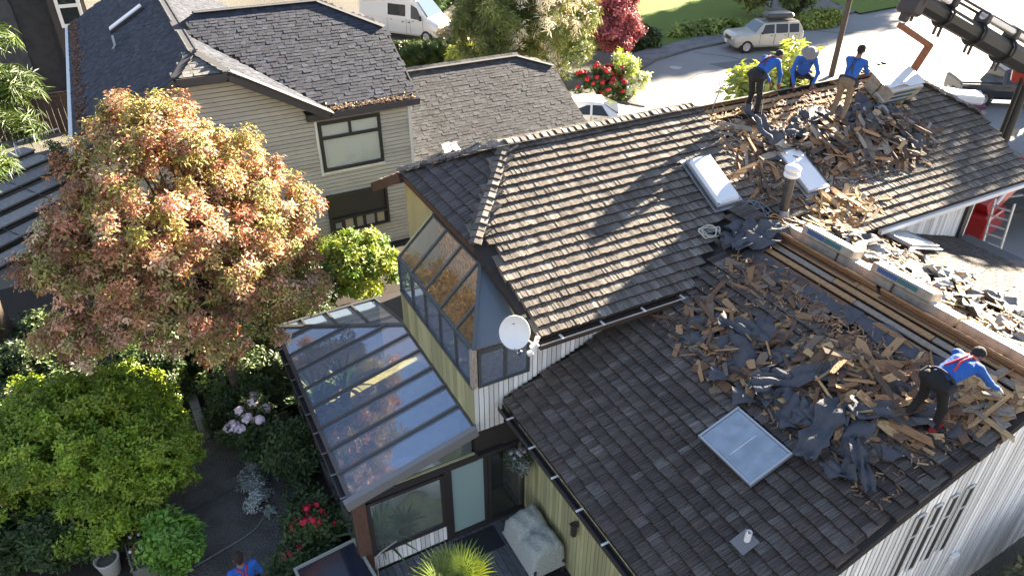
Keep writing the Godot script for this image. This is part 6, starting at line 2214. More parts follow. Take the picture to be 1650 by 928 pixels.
func person(label: String, foot: Vector3, turn: float, J: Dictionary, col: Dictionary, group := "") -> Node3D:
	var P := thing("person", label, "person", foot, turn, group)
	var b := []
	var sh: Color = col.shirt
	var pt: Color = col.pants
	var sk: Color = col.skin
	var so: Color = col.shoes
	var hc: Vector3 = (J.hl + J.hr) * 0.5
	var sc: Vector3 = (J.sl + J.sr) * 0.5
	var waist: Vector3 = hc.lerp(sc, 0.38)
	var chest: Vector3 = hc.lerp(sc, 0.8)
	var side: Vector3 = (J.sl - J.sr).normalized()
	var hs: Vector3 = (J.hl - J.hr).normalized()
	b.push_back([J.hl, J.hr, 0.105, 0.105, pt])
	b.push_back([hc, waist, 0.13, 0.125, pt])
	b.push_back([waist + hs * 0.05, chest + side * 0.07, 0.105, 0.115, sh])
	b.push_back([waist - hs * 0.05, chest - side * 0.07, 0.105, 0.115, sh])
	b.push_back([waist.lerp(hc, 0.45), chest, 0.133, 0.13, sh])
	b.push_back([J.sl - side * 0.03, J.sr + side * 0.03, 0.072, 0.072, sh])
	for s in ["l", "r"]:
		var hp: Vector3 = J["h" + s]
		var kn: Vector3 = J["k" + s]
		var an: Vector3 = J["a" + s]
		var to: Vector3 = J["t" + s]
		b.push_back([hp, kn, 0.092, 0.064, pt])
		b.push_back([kn, an, 0.064, 0.05, pt])
		var hd := (an - to)
		hd.y = 0
		hd = hd.normalized()
		var ft := an + Vector3(0, -0.045, 0)
		b.push_back([ft + hd * 0.045, ft + Vector3(0, 0.02, 0), 0.038, 0.046, so])
		b.push_back([ft, to, 0.044, 0.036, so])
		var s0: Vector3 = J["s" + s]
		var e0: Vector3 = J["e" + s]
		var w0: Vector3 = J["w" + s]
		b.push_back([s0, e0, 0.06, 0.047, sh])
		b.push_back([e0, e0.lerp(w0, 0.9), 0.046, 0.034, sh])
		b.push_back([e0.lerp(w0, 0.8), w0, 0.03, 0.026, col.glove])
	var hd0: Vector3 = J.head
	var up: Vector3 = (hd0 - sc).normalized()
	b.push_back([sc, hd0 - up * 0.06, 0.062, 0.056, sk])
	var body := MB.new()
	surface_net(b, 0.017, 0.035, body)
	# head
	var fw: Vector3 = J.look
	fw = (fw - J.crown_dir * fw.dot(J.crown_dir)).normalized()
	var cu: Vector3 = J.crown_dir
	var rt := cu.cross(fw).normalized()
	var hb := []
	hb.push_back([hd0 + cu * 0.035 - fw * 0.015, hd0 + cu * 0.03 + fw * 0.02, 0.083, 0.08, sk])
	hb.push_back([hd0 - cu * 0.03 + fw * 0.03, hd0 - cu * 0.075 + fw * 0.05, 0.062, 0.038, sk])
	hb.push_back([hd0 - cu * 0.07 - fw * 0.02, hd0 - up * 0.12, 0.052, 0.055, sk])
	hb.push_back([hd0 + cu * 0.01 + fw * 0.095, hd0 - cu * 0.018 + fw * 0.112, 0.011, 0.015, sk])
	for s in [-1.0, 1.0]:
		hb.push_back([hd0 + rt * (s * 0.083) + cu * 0.018, hd0 + rt * (s * 0.084) - cu * 0.02, 0.014, 0.011, sk])
		hb.push_back([hd0 + rt * (s * 0.03) + cu * 0.012 + fw * 0.086, hd0 + rt * (s * 0.034) + cu * 0.012 + fw * 0.086, 0.011, 0.011, Color(0.03, 0.025, 0.02)])
	hb.push_back([hd0 - cu * 0.048 + fw * 0.082 - rt * 0.018, hd0 - cu * 0.048 + fw * 0.082 + rt * 0.018, 0.009, 0.009, Color(0.22, 0.09, 0.07)])
	hb.push_back([hd0 + cu * 0.05 - fw * 0.025, hd0 + cu * 0.065 + fw * 0.02, 0.088, 0.078, col.hair])
	hb.push_back([hd0 - fw * 0.045 + cu * 0.03, hd0 - fw * 0.05 - cu * 0.03, 0.068, 0.055, col.hair])
	surface_net(hb, 0.008, 0.014, body)
	for s in ["l", "r"]:
		var w0: Vector3 = J["w" + s]
		var e0: Vector3 = J["e" + s]
		var d: Vector3 = (w0 - e0).normalized()
		var pal: Vector3 = J.get("palm_" + s, Vector3(0, -1, 0))
		pal = (pal - d * pal.dot(d))
		pal = pal.normalized() if pal.length() > 0.1 else d.cross(Vector3.RIGHT).normalized()
		surface_net(hand_bones(w0, d, pal, col.glove, J.get("curl", 0.5), 1.0 if s == "l" else -1.0), 0.0045, 0.008, body)
	part("body", body, mats.clothed, P)
	# harness straps over the shoulders and round the thighs
	if col.has("strap"):
		var st := MB.new()
		var bk: Vector3 = -fw if not J.has("back") else J.back
		for s in [-1.0, 1.0]:
			var a: Vector3 = waist + hs * (0.07 * s) + bk * 0.13
			var c: Vector3 = sc + side * (0.06 * -s * 0.4) + bk * 0.125
			var e: Vector3 = sc + side * (0.1 * s) + (sc - hc).normalized() * 0.07 + bk * 0.02
			st.tube([a, a.lerp(c, 0.5) + bk * 0.02, c.lerp(e, 0.4) + bk * 0.02, e, e - bk * 0.13 - (sc - hc).normalized() * 0.12], 0.017, 6)
		part("harness", st, mat("strap_%s" % str(col.strap), col.strap, 0.7), P)
		var bt := MB.new()
		var ring := []
		var ax := (sc - hc).normalized()
		var f0 := hs.cross(ax).normalized()
		var wc := hc.lerp(waist, 0.55)
		for i in 15:
			var an := TAU * i / 14.0
			ring.push_back(wc + hs * (cos(an) * 0.185) + f0 * (sin(an) * 0.148))
		bt.tube(ring, 0.022, 6, false)
		for s in [-1.0, 1.0]:
			bt.cbox(Transform3D(Basis(hs, ax, hs.cross(ax)), wc + hs * (0.2 * s) - ax * 0.08), Vector3(0.08, 0.17, 0.13), 0.02)
		part("tool_belt", bt, mat("belt_dark", Color(0.02, 0.02, 0.025), 0.8), P)
	return P

func people() -> void:
	var V := func(x: float, y: float, z: float) -> Vector3: return Vector3(x, y, z)
	var blue := lin(0.018, 0.105, 0.4)
	var skin := lin(0.26, 0.14, 0.09)
	var hair := lin(0.012, 0.01, 0.01)
	# man bending on the lower roof, facing up the slope; the roof rises 0.367 m per metre ahead of him
	var s := R2_M
	var J := {
		"hl": V.call(0.11, 0.90, -0.14), "hr": V.call(-0.11, 0.88, -0.12), "kl": V.call(0.16, 0.5, -0.02), "kr": V.call(-0.15, 0.48, 0.0),
		"al": V.call(0.2, 0.11, -0.16), "ar": V.call(-0.13, 0.12, 0.02), "tl": V.call(0.22, 0.09, 0.0), "tr": V.call(-0.12, 0.11, 0.19),
		"sl": V.call(0.19, 1.1, 0.38), "sr": V.call(-0.19, 1.08, 0.38), "el": V.call(0.17, 0.88, 0.62), "er": V.call(-0.28, 0.86, 0.56),
		"wl": V.call(0.03, 0.66, 0.86), "wr": V.call(-0.26, 0.66, 0.84), "head": V.call(0.04, 1.1, 0.58), "look": V.call(0, -0.7, 0.7), "crown_dir": V.call(0.0, 0.5, 0.86), "back": V.call(0, 0.9, -0.3), "curl": 0.75,
	}
	person("bending person in blue shirt and black trousers on the lower roof", Vector3(8.74, 4.09 + 0.06, -3.9), PI / 2 - 0.1, J, {"shirt": blue, "pants": lin(0.008, 0.008, 0.01), "skin": skin, "shoes": lin(0.22, 0.012, 0.02), "glove": lin(0.5, 0.48, 0.44), "hair": hair, "strap": lin(0.45, 0.04, 0.04)})
	# man bending on the ridge
	J = {
		"hl": V.call(0.11, 0.93, -0.12), "hr": V.call(-0.11, 0.93, -0.12), "kl": V.call(0.12, 0.5, -0.02), "kr": V.call(-0.13, 0.5, -0.05),
		"al": V.call(0.15, 0.1, -0.04), "ar": V.call(-0.15, 0.02, -0.08), "tl": V.call(0.17, 0.07, 0.14), "tr": V.call(-0.17, -0.01, 0.1),
		"sl": V.call(0.19, 1.22, 0.3), "sr": V.call(-0.19, 1.22, 0.3), "el": V.call(0.24, 0.94, 0.42), "er": V.call(-0.24, 0.94, 0.4),
		"wl": V.call(0.12, 0.66, 0.55), "wr": V.call(-0.16, 0.7, 0.52), "head": V.call(0.0, 1.28, 0.52), "look": V.call(0, -0.75, 0.65), "crown_dir": V.call(0, 0.55, 0.83), "back": V.call(0, 0.85, -0.5), "curl": 0.7,
	}
	person("bent person in blue shirt and dark trousers, leftmost on the ridge", Vector3(12.6, r1y(-11.75) + 0.02, -11.72), PI / 2 + 0.1, J, {"shirt": blue, "pants": lin(0.012, 0.013, 0.018), "skin": skin, "shoes": lin(0.03, 0.02, 0.015), "glove": lin(0.3, 0.09, 0.07), "hair": hair, "strap": lin(0.12, 0.02, 0.03)})
	# man crouching behind the ridge, facing the camera, in a sun hat
	J = {
		"hl": V.call(0.13, 0.5, -0.25), "hr": V.call(-0.13, 0.5, -0.25), "kl": V.call(0.24, 0.52, 0.2), "kr": V.call(-0.24, 0.5, 0.18),
		"al": V.call(0.22, 0.1, -0.02), "ar": V.call(-0.2, 0.1, -0.02), "tl": V.call(0.25, 0.07, 0.17), "tr": V.call(-0.22, 0.07, 0.17),
		"sl": V.call(0.2, 0.98, 0.1), "sr": V.call(-0.2, 0.98, 0.1), "el": V.call(0.3, 0.72, 0.3), "er": V.call(-0.3, 0.72, 0.3),
		"wl": V.call(0.2, 0.46, 0.5), "wr": V.call(-0.22, 0.44, 0.5), "head": V.call(0.02, 1.14, 0.26), "look": V.call(0, -0.7, 0.7), "crown_dir": V.call(0.05, 0.78, 0.62), "curl": 0.6,
	}
	var hat := person("crouching person in a grey sun hat at the middle of the ridge crew", Vector3(14.75, 5.62, -12.35), -0.75, J, {"shirt": lin(0.02, 0.1, 0.42), "pants": lin(0.015, 0.016, 0.025), "skin": skin, "shoes": lin(0.03, 0.02, 0.015), "glove": lin(0.12, 0.06, 0.05), "hair": hair, "strap": lin(0.05, 0.05, 0.06)})
	var h := MB.new()
	var cu: Vector3 = J.crown_dir.normalized()
	var hx := cu.cross(Vector3(0, 0, 1)).normalized()
	h.lathe([Vector2(0.2, 0.015), Vector2(0.19, 0.03), Vector2(0.11, 0.045), Vector2(0.1, 0.1), Vector2(0.07, 0.125), Vector2(0.0, 0.13)], 20, Transform3D(Basis(hx, cu, hx.cross(cu)), J.head + cu * 0.035))
	part("sun_hat", h, mat("hat_grey", Color(0.2, 0.19, 0.18), 0.9), hat)
	# man standing, reaching to the bundles
	J = {
		"hl": V.call(0.11, 0.92, 0.06), "hr": V.call(-0.11, 0.9, 0.05), "kl": V.call(0.13, 0.5, 0.04), "kr": V.call(-0.12, 0.47, 0.02),
		"al": V.call(0.14, 0.13, -0.1), "ar": V.call(-0.13, 0.06, -0.12), "tl": V.call(0.16, 0.1, 0.08), "tr": V.call(-0.14, 0.04, 0.07),
		"sl": V.call(0.2, 1.38, 0.24), "sr": V.call(-0.2, 1.36, 0.26), "el": V.call(0.22, 1.13, 0.42), "er": V.call(-0.22, 1.1, 0.44),
		"wl": V.call(0.16, 1.06, 0.68), "wr": V.call(-0.14, 1.02, 0.7), "head": V.call(0.0, 1.58, 0.33), "look": V.call(0.1, -0.25, 1), "crown_dir": V.call(0, 0.95, 0.3), "back": V.call(0, 0.25, -0.95), "curl": 0.35,
	}
	person("standing person in a blue shirt and khaki trousers reaching to the stack of bundles", Vector3(14.78, r1y(-11.08) + 0.08, -11.08), PI / 2 + 0.25, J, {"shirt": blue, "pants": lin(0.2, 0.15, 0.095), "skin": skin, "shoes": lin(0.08, 0.05, 0.035), "glove": lin(0.24, 0.11, 0.08), "hair": hair, "strap": lin(0.03, 0.04, 0.06)})
	# person walking in the garden at the bottom edge
	J = {
		"hl": V.call(0.1, 0.92, 0.0), "hr": V.call(-0.1, 0.92, 0.0), "kl": V.call(0.11, 0.5, 0.05), "kr": V.call(-0.11, 0.5, 0.05),
		"al": V.call(0.12, 0.1, 0.0), "ar": V.call(-0.12, 0.1, -0.04), "tl": V.call(0.13, 0.06, 0.17), "tr": V.call(-0.13, 0.06, 0.13),
		"sl": V.call(0.2, 1.4, 0.02), "sr": V.call(-0.2, 1.4, 0.02), "el": V.call(0.27, 1.14, 0.02), "er": V.call(-0.27, 1.14, 0.02),
		"wl": V.call(0.26, 0.9, 0.14), "wr": V.call(-0.26, 0.9, 0.14), "head": V.call(0, 1.6, 0.08), "look": V.call(0, -0.4, 1), "crown_dir": V.call(0, 0.93, 0.3), "back": V.call(0, 0.1, -1), "curl": 0.5,
	}
	person("person with dark hair, blue shirt and red harness straps at the bottom edge", Vector3(-0.46, -0.74, -9.0), PI + 0.15, J, {"shirt": lin(0.02, 0.11, 0.42), "pants": lin(0.015, 0.015, 0.02), "skin": skin, "shoes": lin(0.03, 0.03, 0.03), "glove": skin, "hair": lin(0.03, 0.018, 0.012), "strap": lin(0.4, 0.04, 0.06)})

# ---------------------------------------------------------------- vehicles; local z forward, x left
func loft_at(st: Array, z: float) -> Array:
	for i in st.size() - 1:
		var a: Array = st[i]
		var b: Array = st[i + 1]
		if z <= a[0] and z >= b[0]:
			var f: float = (a[0] - z) / maxf(a[0] - b[0], 1e-6)
			var o := []
			for k in a.size():
				o.push_back(lerpf(a[k], b[k], f))
			return o
	return st[0] if z > st[0][0] else st[st.size() - 1]

func loft_side(st: Array, z: float, t: float, s: float) -> Vector3: # t 0 at the belt, 1 at the roof edge
	var q := loft_at(st, z)
	return Vector3(s * lerpf(q[3], q[5], t), lerpf(q[4], q[6] - 0.05, t), z)

func car(label: String, category: String, at_: Vector3, turn: float, st: Array, wheels: Array, wr: float, paint: Material, glazing: Array, glassm: Material, called := "parked_car") -> Node3D:
	# st rows from nose to tail: [z, sill half width, sill y, belt half width, belt y, roof half width, roof y]
	var C := thing(called, label, category, at_, turn)
	var b := MB.new()
	var rows := []
	for q in st:
		var r := []
		for s in [1.0, -1.0]:
			var h := [Vector3(0.0, q[2], q[0]), Vector3(s * q[1] * 0.92, q[2], q[0]), Vector3(s * q[1], q[2] + 0.12, q[0]), Vector3(s * (lerpf(q[1], q[3], 0.6) + 0.015), lerpf(q[2], q[4], 0.6), q[0]), Vector3(s * q[3], q[4], q[0]), Vector3(s * q[5], q[6] - 0.05, q[0]), Vector3(s * q[5] * 0.88, q[6], q[0]), Vector3(0, q[6] + 0.015, q[0])]
			if s < 0:
				h.reverse()
				h.pop_front()
				h.pop_back()
			r.append_array(h)
		rows.push_back(r)
	var n: int = rows[0].size()
	for i in rows.size() - 1:
		for k in n:
			var j := (k + 1) % n
			b.quad(rows[i][k], rows[i + 1][k], rows[i + 1][j], rows[i][j])
	for k in range(1, n - 1):
		b.tri(rows[0][0], rows[0][k], rows[0][k + 1])
		var e := rows.size() - 1
		b.tri(rows[e][0], rows[e][k + 1], rows[e][k])
	part("body", b, paint, C)
	for g in glazing: # [called, z0, z1, t0, t1] for both sides
		for s in [1.0, -1.0]:
			var w := MB.new()
			var p := [loft_side(st, g[1], g[3], s), loft_side(st, g[2], g[3], s), loft_side(st, g[2] + g[5] * 0.0, g[4], s), loft_side(st, g[1] - g[5], g[4], s)]
			for k in 4:
				p[k].x += s * 0.012
			if s < 0:
				p.reverse()
			w.slab(p, 0.02)
			part(g[0], w, glassm, C)
	for g in glazing: # shut lines of the doors, a handle below each window
		for s in [1.0, -1.0]:
			var w := MB.new()
			for e in [g[1] + 0.06, g[2] - 0.06]:
				var q := loft_at(st, e)
				w.bar(Vector3(s * (q[3] + 0.012), q[4] - 0.02, e), Vector3(s * (q[1] + 0.012), q[2] + 0.16, e), 0.012, 0.012)
			part("door_seam", w, mats.trim_dark, C)
			var q := loft_at(st, lerpf(g[1], g[2], 0.8))
			w = MB.new()
			w.cbox(at(s * (q[3] + 0.015), q[4] - 0.1, lerpf(g[1], g[2], 0.8)), Vector3(0.03, 0.03, 0.16), 0.008)
			part("door_handle", w, mats.trim_dark, C)
	for e in [st[0], st[st.size() - 1]]:
		var w := MB.new()
		w.cbox(at(0, e[2] + 0.16, e[0] + 0.02 * signf(e[0]) + 0.1 * signf(e[0])), Vector3(0.34, 0.16, 0.02), 0.005)
		part("number_plate", w, mats.white_plastic, C)
	for q in wheels:
		for s in [1.0, -1.0]:
			var bas := Basis(Vector3(0, 0, 1), Vector3(s, 0, 0), Vector3(0, s, 0))
			var o := MB.new()
			o.lathe([Vector2(wr * 0.62, -0.1), Vector2(wr * 0.96, -0.1), Vector2(wr, -0.07), Vector2(wr, 0.07), Vector2(wr * 0.96, 0.1), Vector2(wr * 0.66, 0.1)], 20, Transform3D(bas, Vector3(s * (q[1] - 0.04), wr, q[0])))
			var ty := part("wheel", o, mats.black_rubber, C)
			o = MB.new()
			o.lathe([Vector2(wr * 0.66, 0.07), Vector2(wr * 0.6, 0.095), Vector2(wr * 0.5, 0.05), Vector2(wr * 0.2, 0.06), Vector2(0.0, 0.075)], 16, Transform3D(bas, Vector3(s * (q[1] - 0.04), wr, q[0])))
			for k in 5:
				var a := TAU * k / 5.0
				var d := bas * Vector3(cos(a), 0, sin(a))
				o.bar(Vector3(s * (q[1] + 0.045), wr, q[0]) + d * wr * 0.12, Vector3(s * (q[1] + 0.045), wr, q[0]) + d * wr * 0.6, 0.05, 0.02, Vector3(1, 0, 0))
			part("rim", o, mat("rim_alloy", Color(0.5, 0.5, 0.51), 0.3, 0.7), ty)
			o = MB.new()
			o.lathe([Vector2(wr * 1.02, 0.112), Vector2(wr * 1.2, 0.112), Vector2(wr * 1.2, 0.0)], 20, Transform3D(bas, Vector3(s * (q[1] - 0.09), wr * 1.03, q[0])))
			part("wheel_arch", o, mats.trim_dark, C)
	return C

func paint(key: String, c: Color) -> StandardMaterial3D:
	var m := mat(key, c, 0.35, 0.15)
	m.clearcoat_enabled = true
	m.clearcoat = 0.7
	m.clearcoat_roughness = 0.06
	return m

func vehicles() -> void:
	var tint := mat("car_glass", Color(0.02, 0.025, 0.03), 0.04)
	var ws := mat("windscreen", Color(0.1, 0.14, 0.18), 0.04)
	# silver sport utility with a roof box
	var st := [[2.16, 0.7, 0.42, 0.72, 0.78, 0.66, 0.9], [2.1, 0.82, 0.36, 0.84, 0.85, 0.76, 1.0], [1.9, 0.88, 0.32, 0.87, 0.95, 0.8, 1.06], [0.98, 0.88, 0.3, 0.88, 1.02, 0.8, 1.13], [0.86, 0.88, 0.3, 0.88, 1.03, 0.79, 1.14], [0.32, 0.88, 0.3, 0.88, 1.05, 0.68, 1.62], [-0.4, 0.88, 0.3, 0.88, 1.05, 0.68, 1.66], [-1.9, 0.88, 0.32, 0.88, 1.06, 0.68, 1.64], [-2.14, 0.86, 0.4, 0.87, 1.05, 0.74, 1.3], [-2.2, 0.8, 0.45, 0.82, 1.0, 0.74, 1.08]]
	var car1 := car("silver sport utility car with a dark roof box parked along the far kerb", "car", Vector3(34.1, 0.0, -32.15), -1.886, st, [[1.32, 0.86], [-1.3, 0.86]], 0.36, paint("silver_paint", Color(0.42, 0.41, 0.37)), [["side_window", 0.5, -0.3, 0.06, 0.92, 0.22], ["side_window", -0.4, -1.15, 0.06, 0.92, 0.0], ["side_window", -1.25, -1.85, 0.06, 0.9, 0.0]], tint)
	var m := MB.new()
	m.slab([Vector3(0.74, 1.16, 0.84), Vector3(0.62, 1.58, 0.34), Vector3(-0.62, 1.58, 0.34), Vector3(-0.74, 1.16, 0.84)].map(func(p): return p + Vector3(0, 0.02, 0.02)), 0.02)
	part("windscreen", m, ws, car1)
	for s in [1.0, -1.0]:
		m = MB.new()
		m.ball(at(s * 0.56, 0.8, 2.13), Vector3(0.12, 0.1, 0.05), 8)
		part("headlight", m, mats.white_plastic, car1)
		m = MB.new()
		m.cbox(at(s * 0.74, 0.95, -2.17), Vector3(0.14, 0.3, 0.06), 0.02)
		part("tail_light", m, mat("lens_red", Color(0.3, 0.02, 0.02), 0.3), car1)
		m = MB.new()
		m.cbox(at(s * 0.98, 1.14, 0.5), Vector3(0.18, 0.13, 0.09), 0.03)
		part("mirror", m, mats.trim_dark, car1)
		m = MB.new()
		m.bar(Vector3(s * 0.6, 1.72, 0.1), Vector3(s * 0.6, 1.72, -1.75), 0.05, 0.05)
		part("roof_rail", m, mats.trim_dark, car1)
	m = MB.new()
	for k in 7:
		m.box(at(-0.3 + k * 0.1, 0.78, 2.165), Vector3(0.05, 0.18, 0.02))
	part("grille", m, mats.trim_dark, car1)
	m = MB.new()
	m.cbox(at(0, 0.5, 2.13), Vector3(1.66, 0.2, 0.2), 0.05)
	part("bumper", m, mat("bumper_grey", Color(0.22, 0.22, 0.21), 0.5), car1)
	m = MB.new()
	m.cbox(at(0, 0.52, -2.18), Vector3(1.66, 0.2, 0.16), 0.05)
	part("bumper", m, mats.bumper_grey, car1)
	var rb := thing("roof_box", "dark grey roof box on top of the silver car", "roof box", Vector3(34.1, 1.76, -32.15), -1.886)
	m = MB.new()
	m.cbox(at(0.05, 0.17, -0.75), Vector3(0.85, 0.3, 1.75), 0.1)
	part("shell", m, mat("box_dark", Color(0.05, 0.055, 0.065), 0.4), rb)
	m = MB.new()
	m.box(at(0.05, 0.15, -0.75), Vector3(0.87, 0.02, 1.77))
	part("seam", m, mats.trim_dark, rb)
	# white camper van
	var van := [[2.95, 0.8, 0.45, 0.8, 0.8, 0.7, 0.95], [2.85, 0.95, 0.38, 0.96, 0.95, 0.85, 1.12], [2.25, 1.0, 0.35, 1.0, 1.2, 0.9, 1.4], [2.1, 1.0, 0.35, 1.0, 1.25, 0.9, 1.46], [1.25, 1.02, 0.33, 1.02, 1.3, 0.82, 2.42], [0.9, 1.02, 0.33, 1.02, 1.3, 0.84, 2.56], [-2.8, 1.02, 0.33, 1.02, 1.3, 0.86, 2.58], [-2.98, 0.98, 0.4, 0.98, 1.3, 0.84, 2.48]]
	var v := car("white high roofed camper van parked beyond the clipped hedge", "van", Vector3(16.4, 0.0, -45.0), 0.62, van, [[2.0, 0.98], [-1.7, 0.98]], 0.36, paint("white_van", Color(0.72, 0.72, 0.7)), [["cab_window", 1.75, 0.95, 0.05, 0.72, 0.4], ["side_window", 0.55, -0.75, 0.12, 0.66, 0.0]], tint, "camper_van")
	m = MB.new()
	m.slab([Vector3(0.84, 1.5, 2.1), Vector3(0.72, 2.36, 1.3), Vector3(-0.72, 2.36, 1.3), Vector3(-0.84, 1.5, 2.1)].map(func(p): return p + Vector3(0, 0.025, 0.025)), 0.02)
	part("windscreen", m, ws, v)
	for s in [1.0, -1.0]:
		m = MB.new()
		m.bar(Vector3(s * 0.72, 2.66, 0.6), Vector3(s * 0.72, 2.66, -2.7), 0.06, 0.06)
		part("roof_rail", m, mats.trim_dark, v)
		m = MB.new()
		m.cbox(at(s * 1.12, 1.45, 1.7), Vector3(0.16, 0.3, 0.12), 0.03)
		part("mirror", m, mats.trim_dark, v)
		m = MB.new()
		m.ball(at(s * 0.7, 0.98, 2.82), Vector3(0.16, 0.16, 0.08), 8)
		part("headlight", m, mats.metal_grey, v)
		m = MB.new()
		m.cbox(at(s * 1.03, 1.12, 0.8), Vector3(0.03, 0.06, 0.16), 0.01)
		m.cbox(at(s * 1.03, 1.12, 0.35), Vector3(0.03, 0.06, 0.16), 0.01)
		part("door_handle", m, mats.trim_dark, v)
	m = MB.new()
	m.cbox(at(0.0, 2.64, -0.9), Vector3(0.5, 0.1, 0.5), 0.03)
	part("roof_fan", m, mats.trim_dark, v)
	m = MB.new()
	m.cbox(at(-1.0, 2.4, -2.4), Vector3(0.3, 0.12, 0.9), 0.04)
	part("awning", m, mats.white_plastic, v)
	m = MB.new()
	m.cbox(at(0, 0.5, 2.9), Vector3(1.8, 0.26, 0.16), 0.05)
	part("bumper", m, mats.trim_dark, v)
	# white hatchback half hidden by the garage
	var hb := [[2.0, 0.7, 0.4, 0.7, 0.66, 0.6, 0.72], [1.9, 0.82, 0.32, 0.82, 0.74, 0.72, 0.82], [1.0, 0.86, 0.28, 0.86, 0.88, 0.76, 0.97], [0.85, 0.86, 0.28, 0.86, 0.9, 0.75, 1.0], [0.1, 0.86, 0.28, 0.86, 0.94, 0.6, 1.42], [-0.6, 0.86, 0.28, 0.86, 0.95, 0.6, 1.46], [-1.5, 0.86, 0.3, 0.85, 0.96, 0.58, 1.38], [-1.95, 0.82, 0.4, 0.82, 0.94, 0.66, 1.0], [-2.02, 0.76, 0.46, 0.78, 0.85, 0.66, 0.92]]
	var c3 := car("white hatchback half hidden behind the grey garage roof", "car", Vector3(17.7, 0.0, -25.2), 1.0, hb, [[1.25, 0.84], [-1.25, 0.84]], 0.31, paint("white_car", Color(0.74, 0.74, 0.72)), [["side_window", 0.4, -0.3, 0.08, 0.9, 0.3], ["side_window", -0.4, -1.3, 0.08, 0.88, 0.0]], tint)
	m = MB.new()
	m.slab([Vector3(0.7, 1.02, 0.82), Vector3(0.54, 1.37, 0.14), Vector3(-0.54, 1.37, 0.14), Vector3(-0.7, 1.02, 0.82)].map(func(p): return p + Vector3(0, 0.025, 0.02)), 0.02)
	part("windscreen", m, tint, c3)
	for s in [1.0, -1.0]:
		m = MB.new()
		m.ball(at(s * 0.6, 0.72, 1.9), Vector3(0.16, 0.09, 0.12), 8)
		part("headlight", m, mats.trim_dark, c3)
	# dark pickup and white trailer on the street to the right
	var pk := [[2.7, 0.85, 0.5, 0.87, 0.95, 0.8, 1.1], [2.6, 0.95, 0.45, 0.96, 1.02, 0.86, 1.16], [1.3, 0.97, 0.42, 0.97, 1.1, 0.86, 1.24], [1.15, 0.97, 0.42, 0.97, 1.12, 0.85, 1.26], [0.6, 0.97, 0.42, 0.97, 1.14, 0.72, 1.82], [-0.6, 0.97, 0.42, 0.97, 1.14, 0.72, 1.86], [-0.95, 0.97, 0.42, 0.97, 1.14, 0.74, 1.72], [-1.0, 0.97, 0.42, 0.97, 1.14, 0.9, 1.2], [-2.75, 0.97, 0.45, 0.97, 1.12, 0.9, 1.18], [-2.8, 0.9, 0.5, 0.9, 1.05, 0.84, 1.1]]
	var c4 := car("dark navy pickup parked behind the crane column at the right edge", "pickup", Vector3(37.4, 0.0, -18.9), 0.95, pk, [[1.75, 0.95], [-1.7, 0.95]], 0.42, paint("navy_paint", Color(0.015, 0.018, 0.028)), [["side_window", 0.7, -0.1, 0.06, 0.9, 0.3], ["side_window", -0.2, -0.85, 0.06, 0.9, 0.0]], tint)
	for s in [1.0, -1.0]:
		m = MB.new()
		m.cbox(at(s * 0.68, 0.95, 2.62), Vector3(0.28, 0.16, 0.1), 0.03)
		part("headlight", m, mats.white_plastic, c4)
	var tr := thing("flat_trailer", "flat trailer with a white load parked below the navy pickup", "trailer", Vector3(33.9, 0.0, -19.3), 0.75)
	tr.scale = Vector3(0.62, 0.8, 0.62)
	m = MB.new()
	m.cbox(at(0, 0.62, 0), Vector3(1.9, 0.14, 3.6), 0.03)
	m.cbox(at(0, 0.45, 0), Vector3(1.2, 0.16, 3.4), 0.03)
	part("bed", m, mat("trailer_maroon", Color(0.12, 0.03, 0.06), 0.5), tr)
	m = MB.new()
	for s in [1.0, -1.0]:
		m.lathe([Vector2(0.0, -0.09), Vector2(0.3, -0.09), Vector2(0.3, 0.09), Vector2(0.0, 0.1)], 16, Transform3D(Basis(Vector3(0, 0, 1), Vector3(s, 0, 0), Vector3(0, s, 0)), Vector3(s * 0.98, 0.3, -0.4)))
	part("wheel", m, mats.black_rubber, tr)
	m = MB.new()
	m.cbox(at(0.1, 0.95, 0.2), Vector3(1.7, 0.5, 2.7), 0.1)
	part("load_cover", m, mats.white_paint, tr)
	var cb := thing("cardboard_box", "brown cardboard box on the road beside the trailer", "box", Vector3(30.8, 0.0, -15.6), 0.4)
	m = MB.new()
	m.cbox(at(0, 0.4, 0), Vector3(1.1, 0.8, 0.8), 0.02)
	part("carton", m, mat("card", Color(0.35, 0.24, 0.13), 0.8), cb)
	m = MB.new()
	m.slab([Vector3(-0.54, 0.805, 0.4), Vector3(0.54, 0.805, 0.4), Vector3(0.54, 0.95, 0.7), Vector3(-0.54, 0.95, 0.7)], 0.01)
	part("flap", m, mats.card, cb)
	# off-frame trees stand by themselves; their shade is on the street

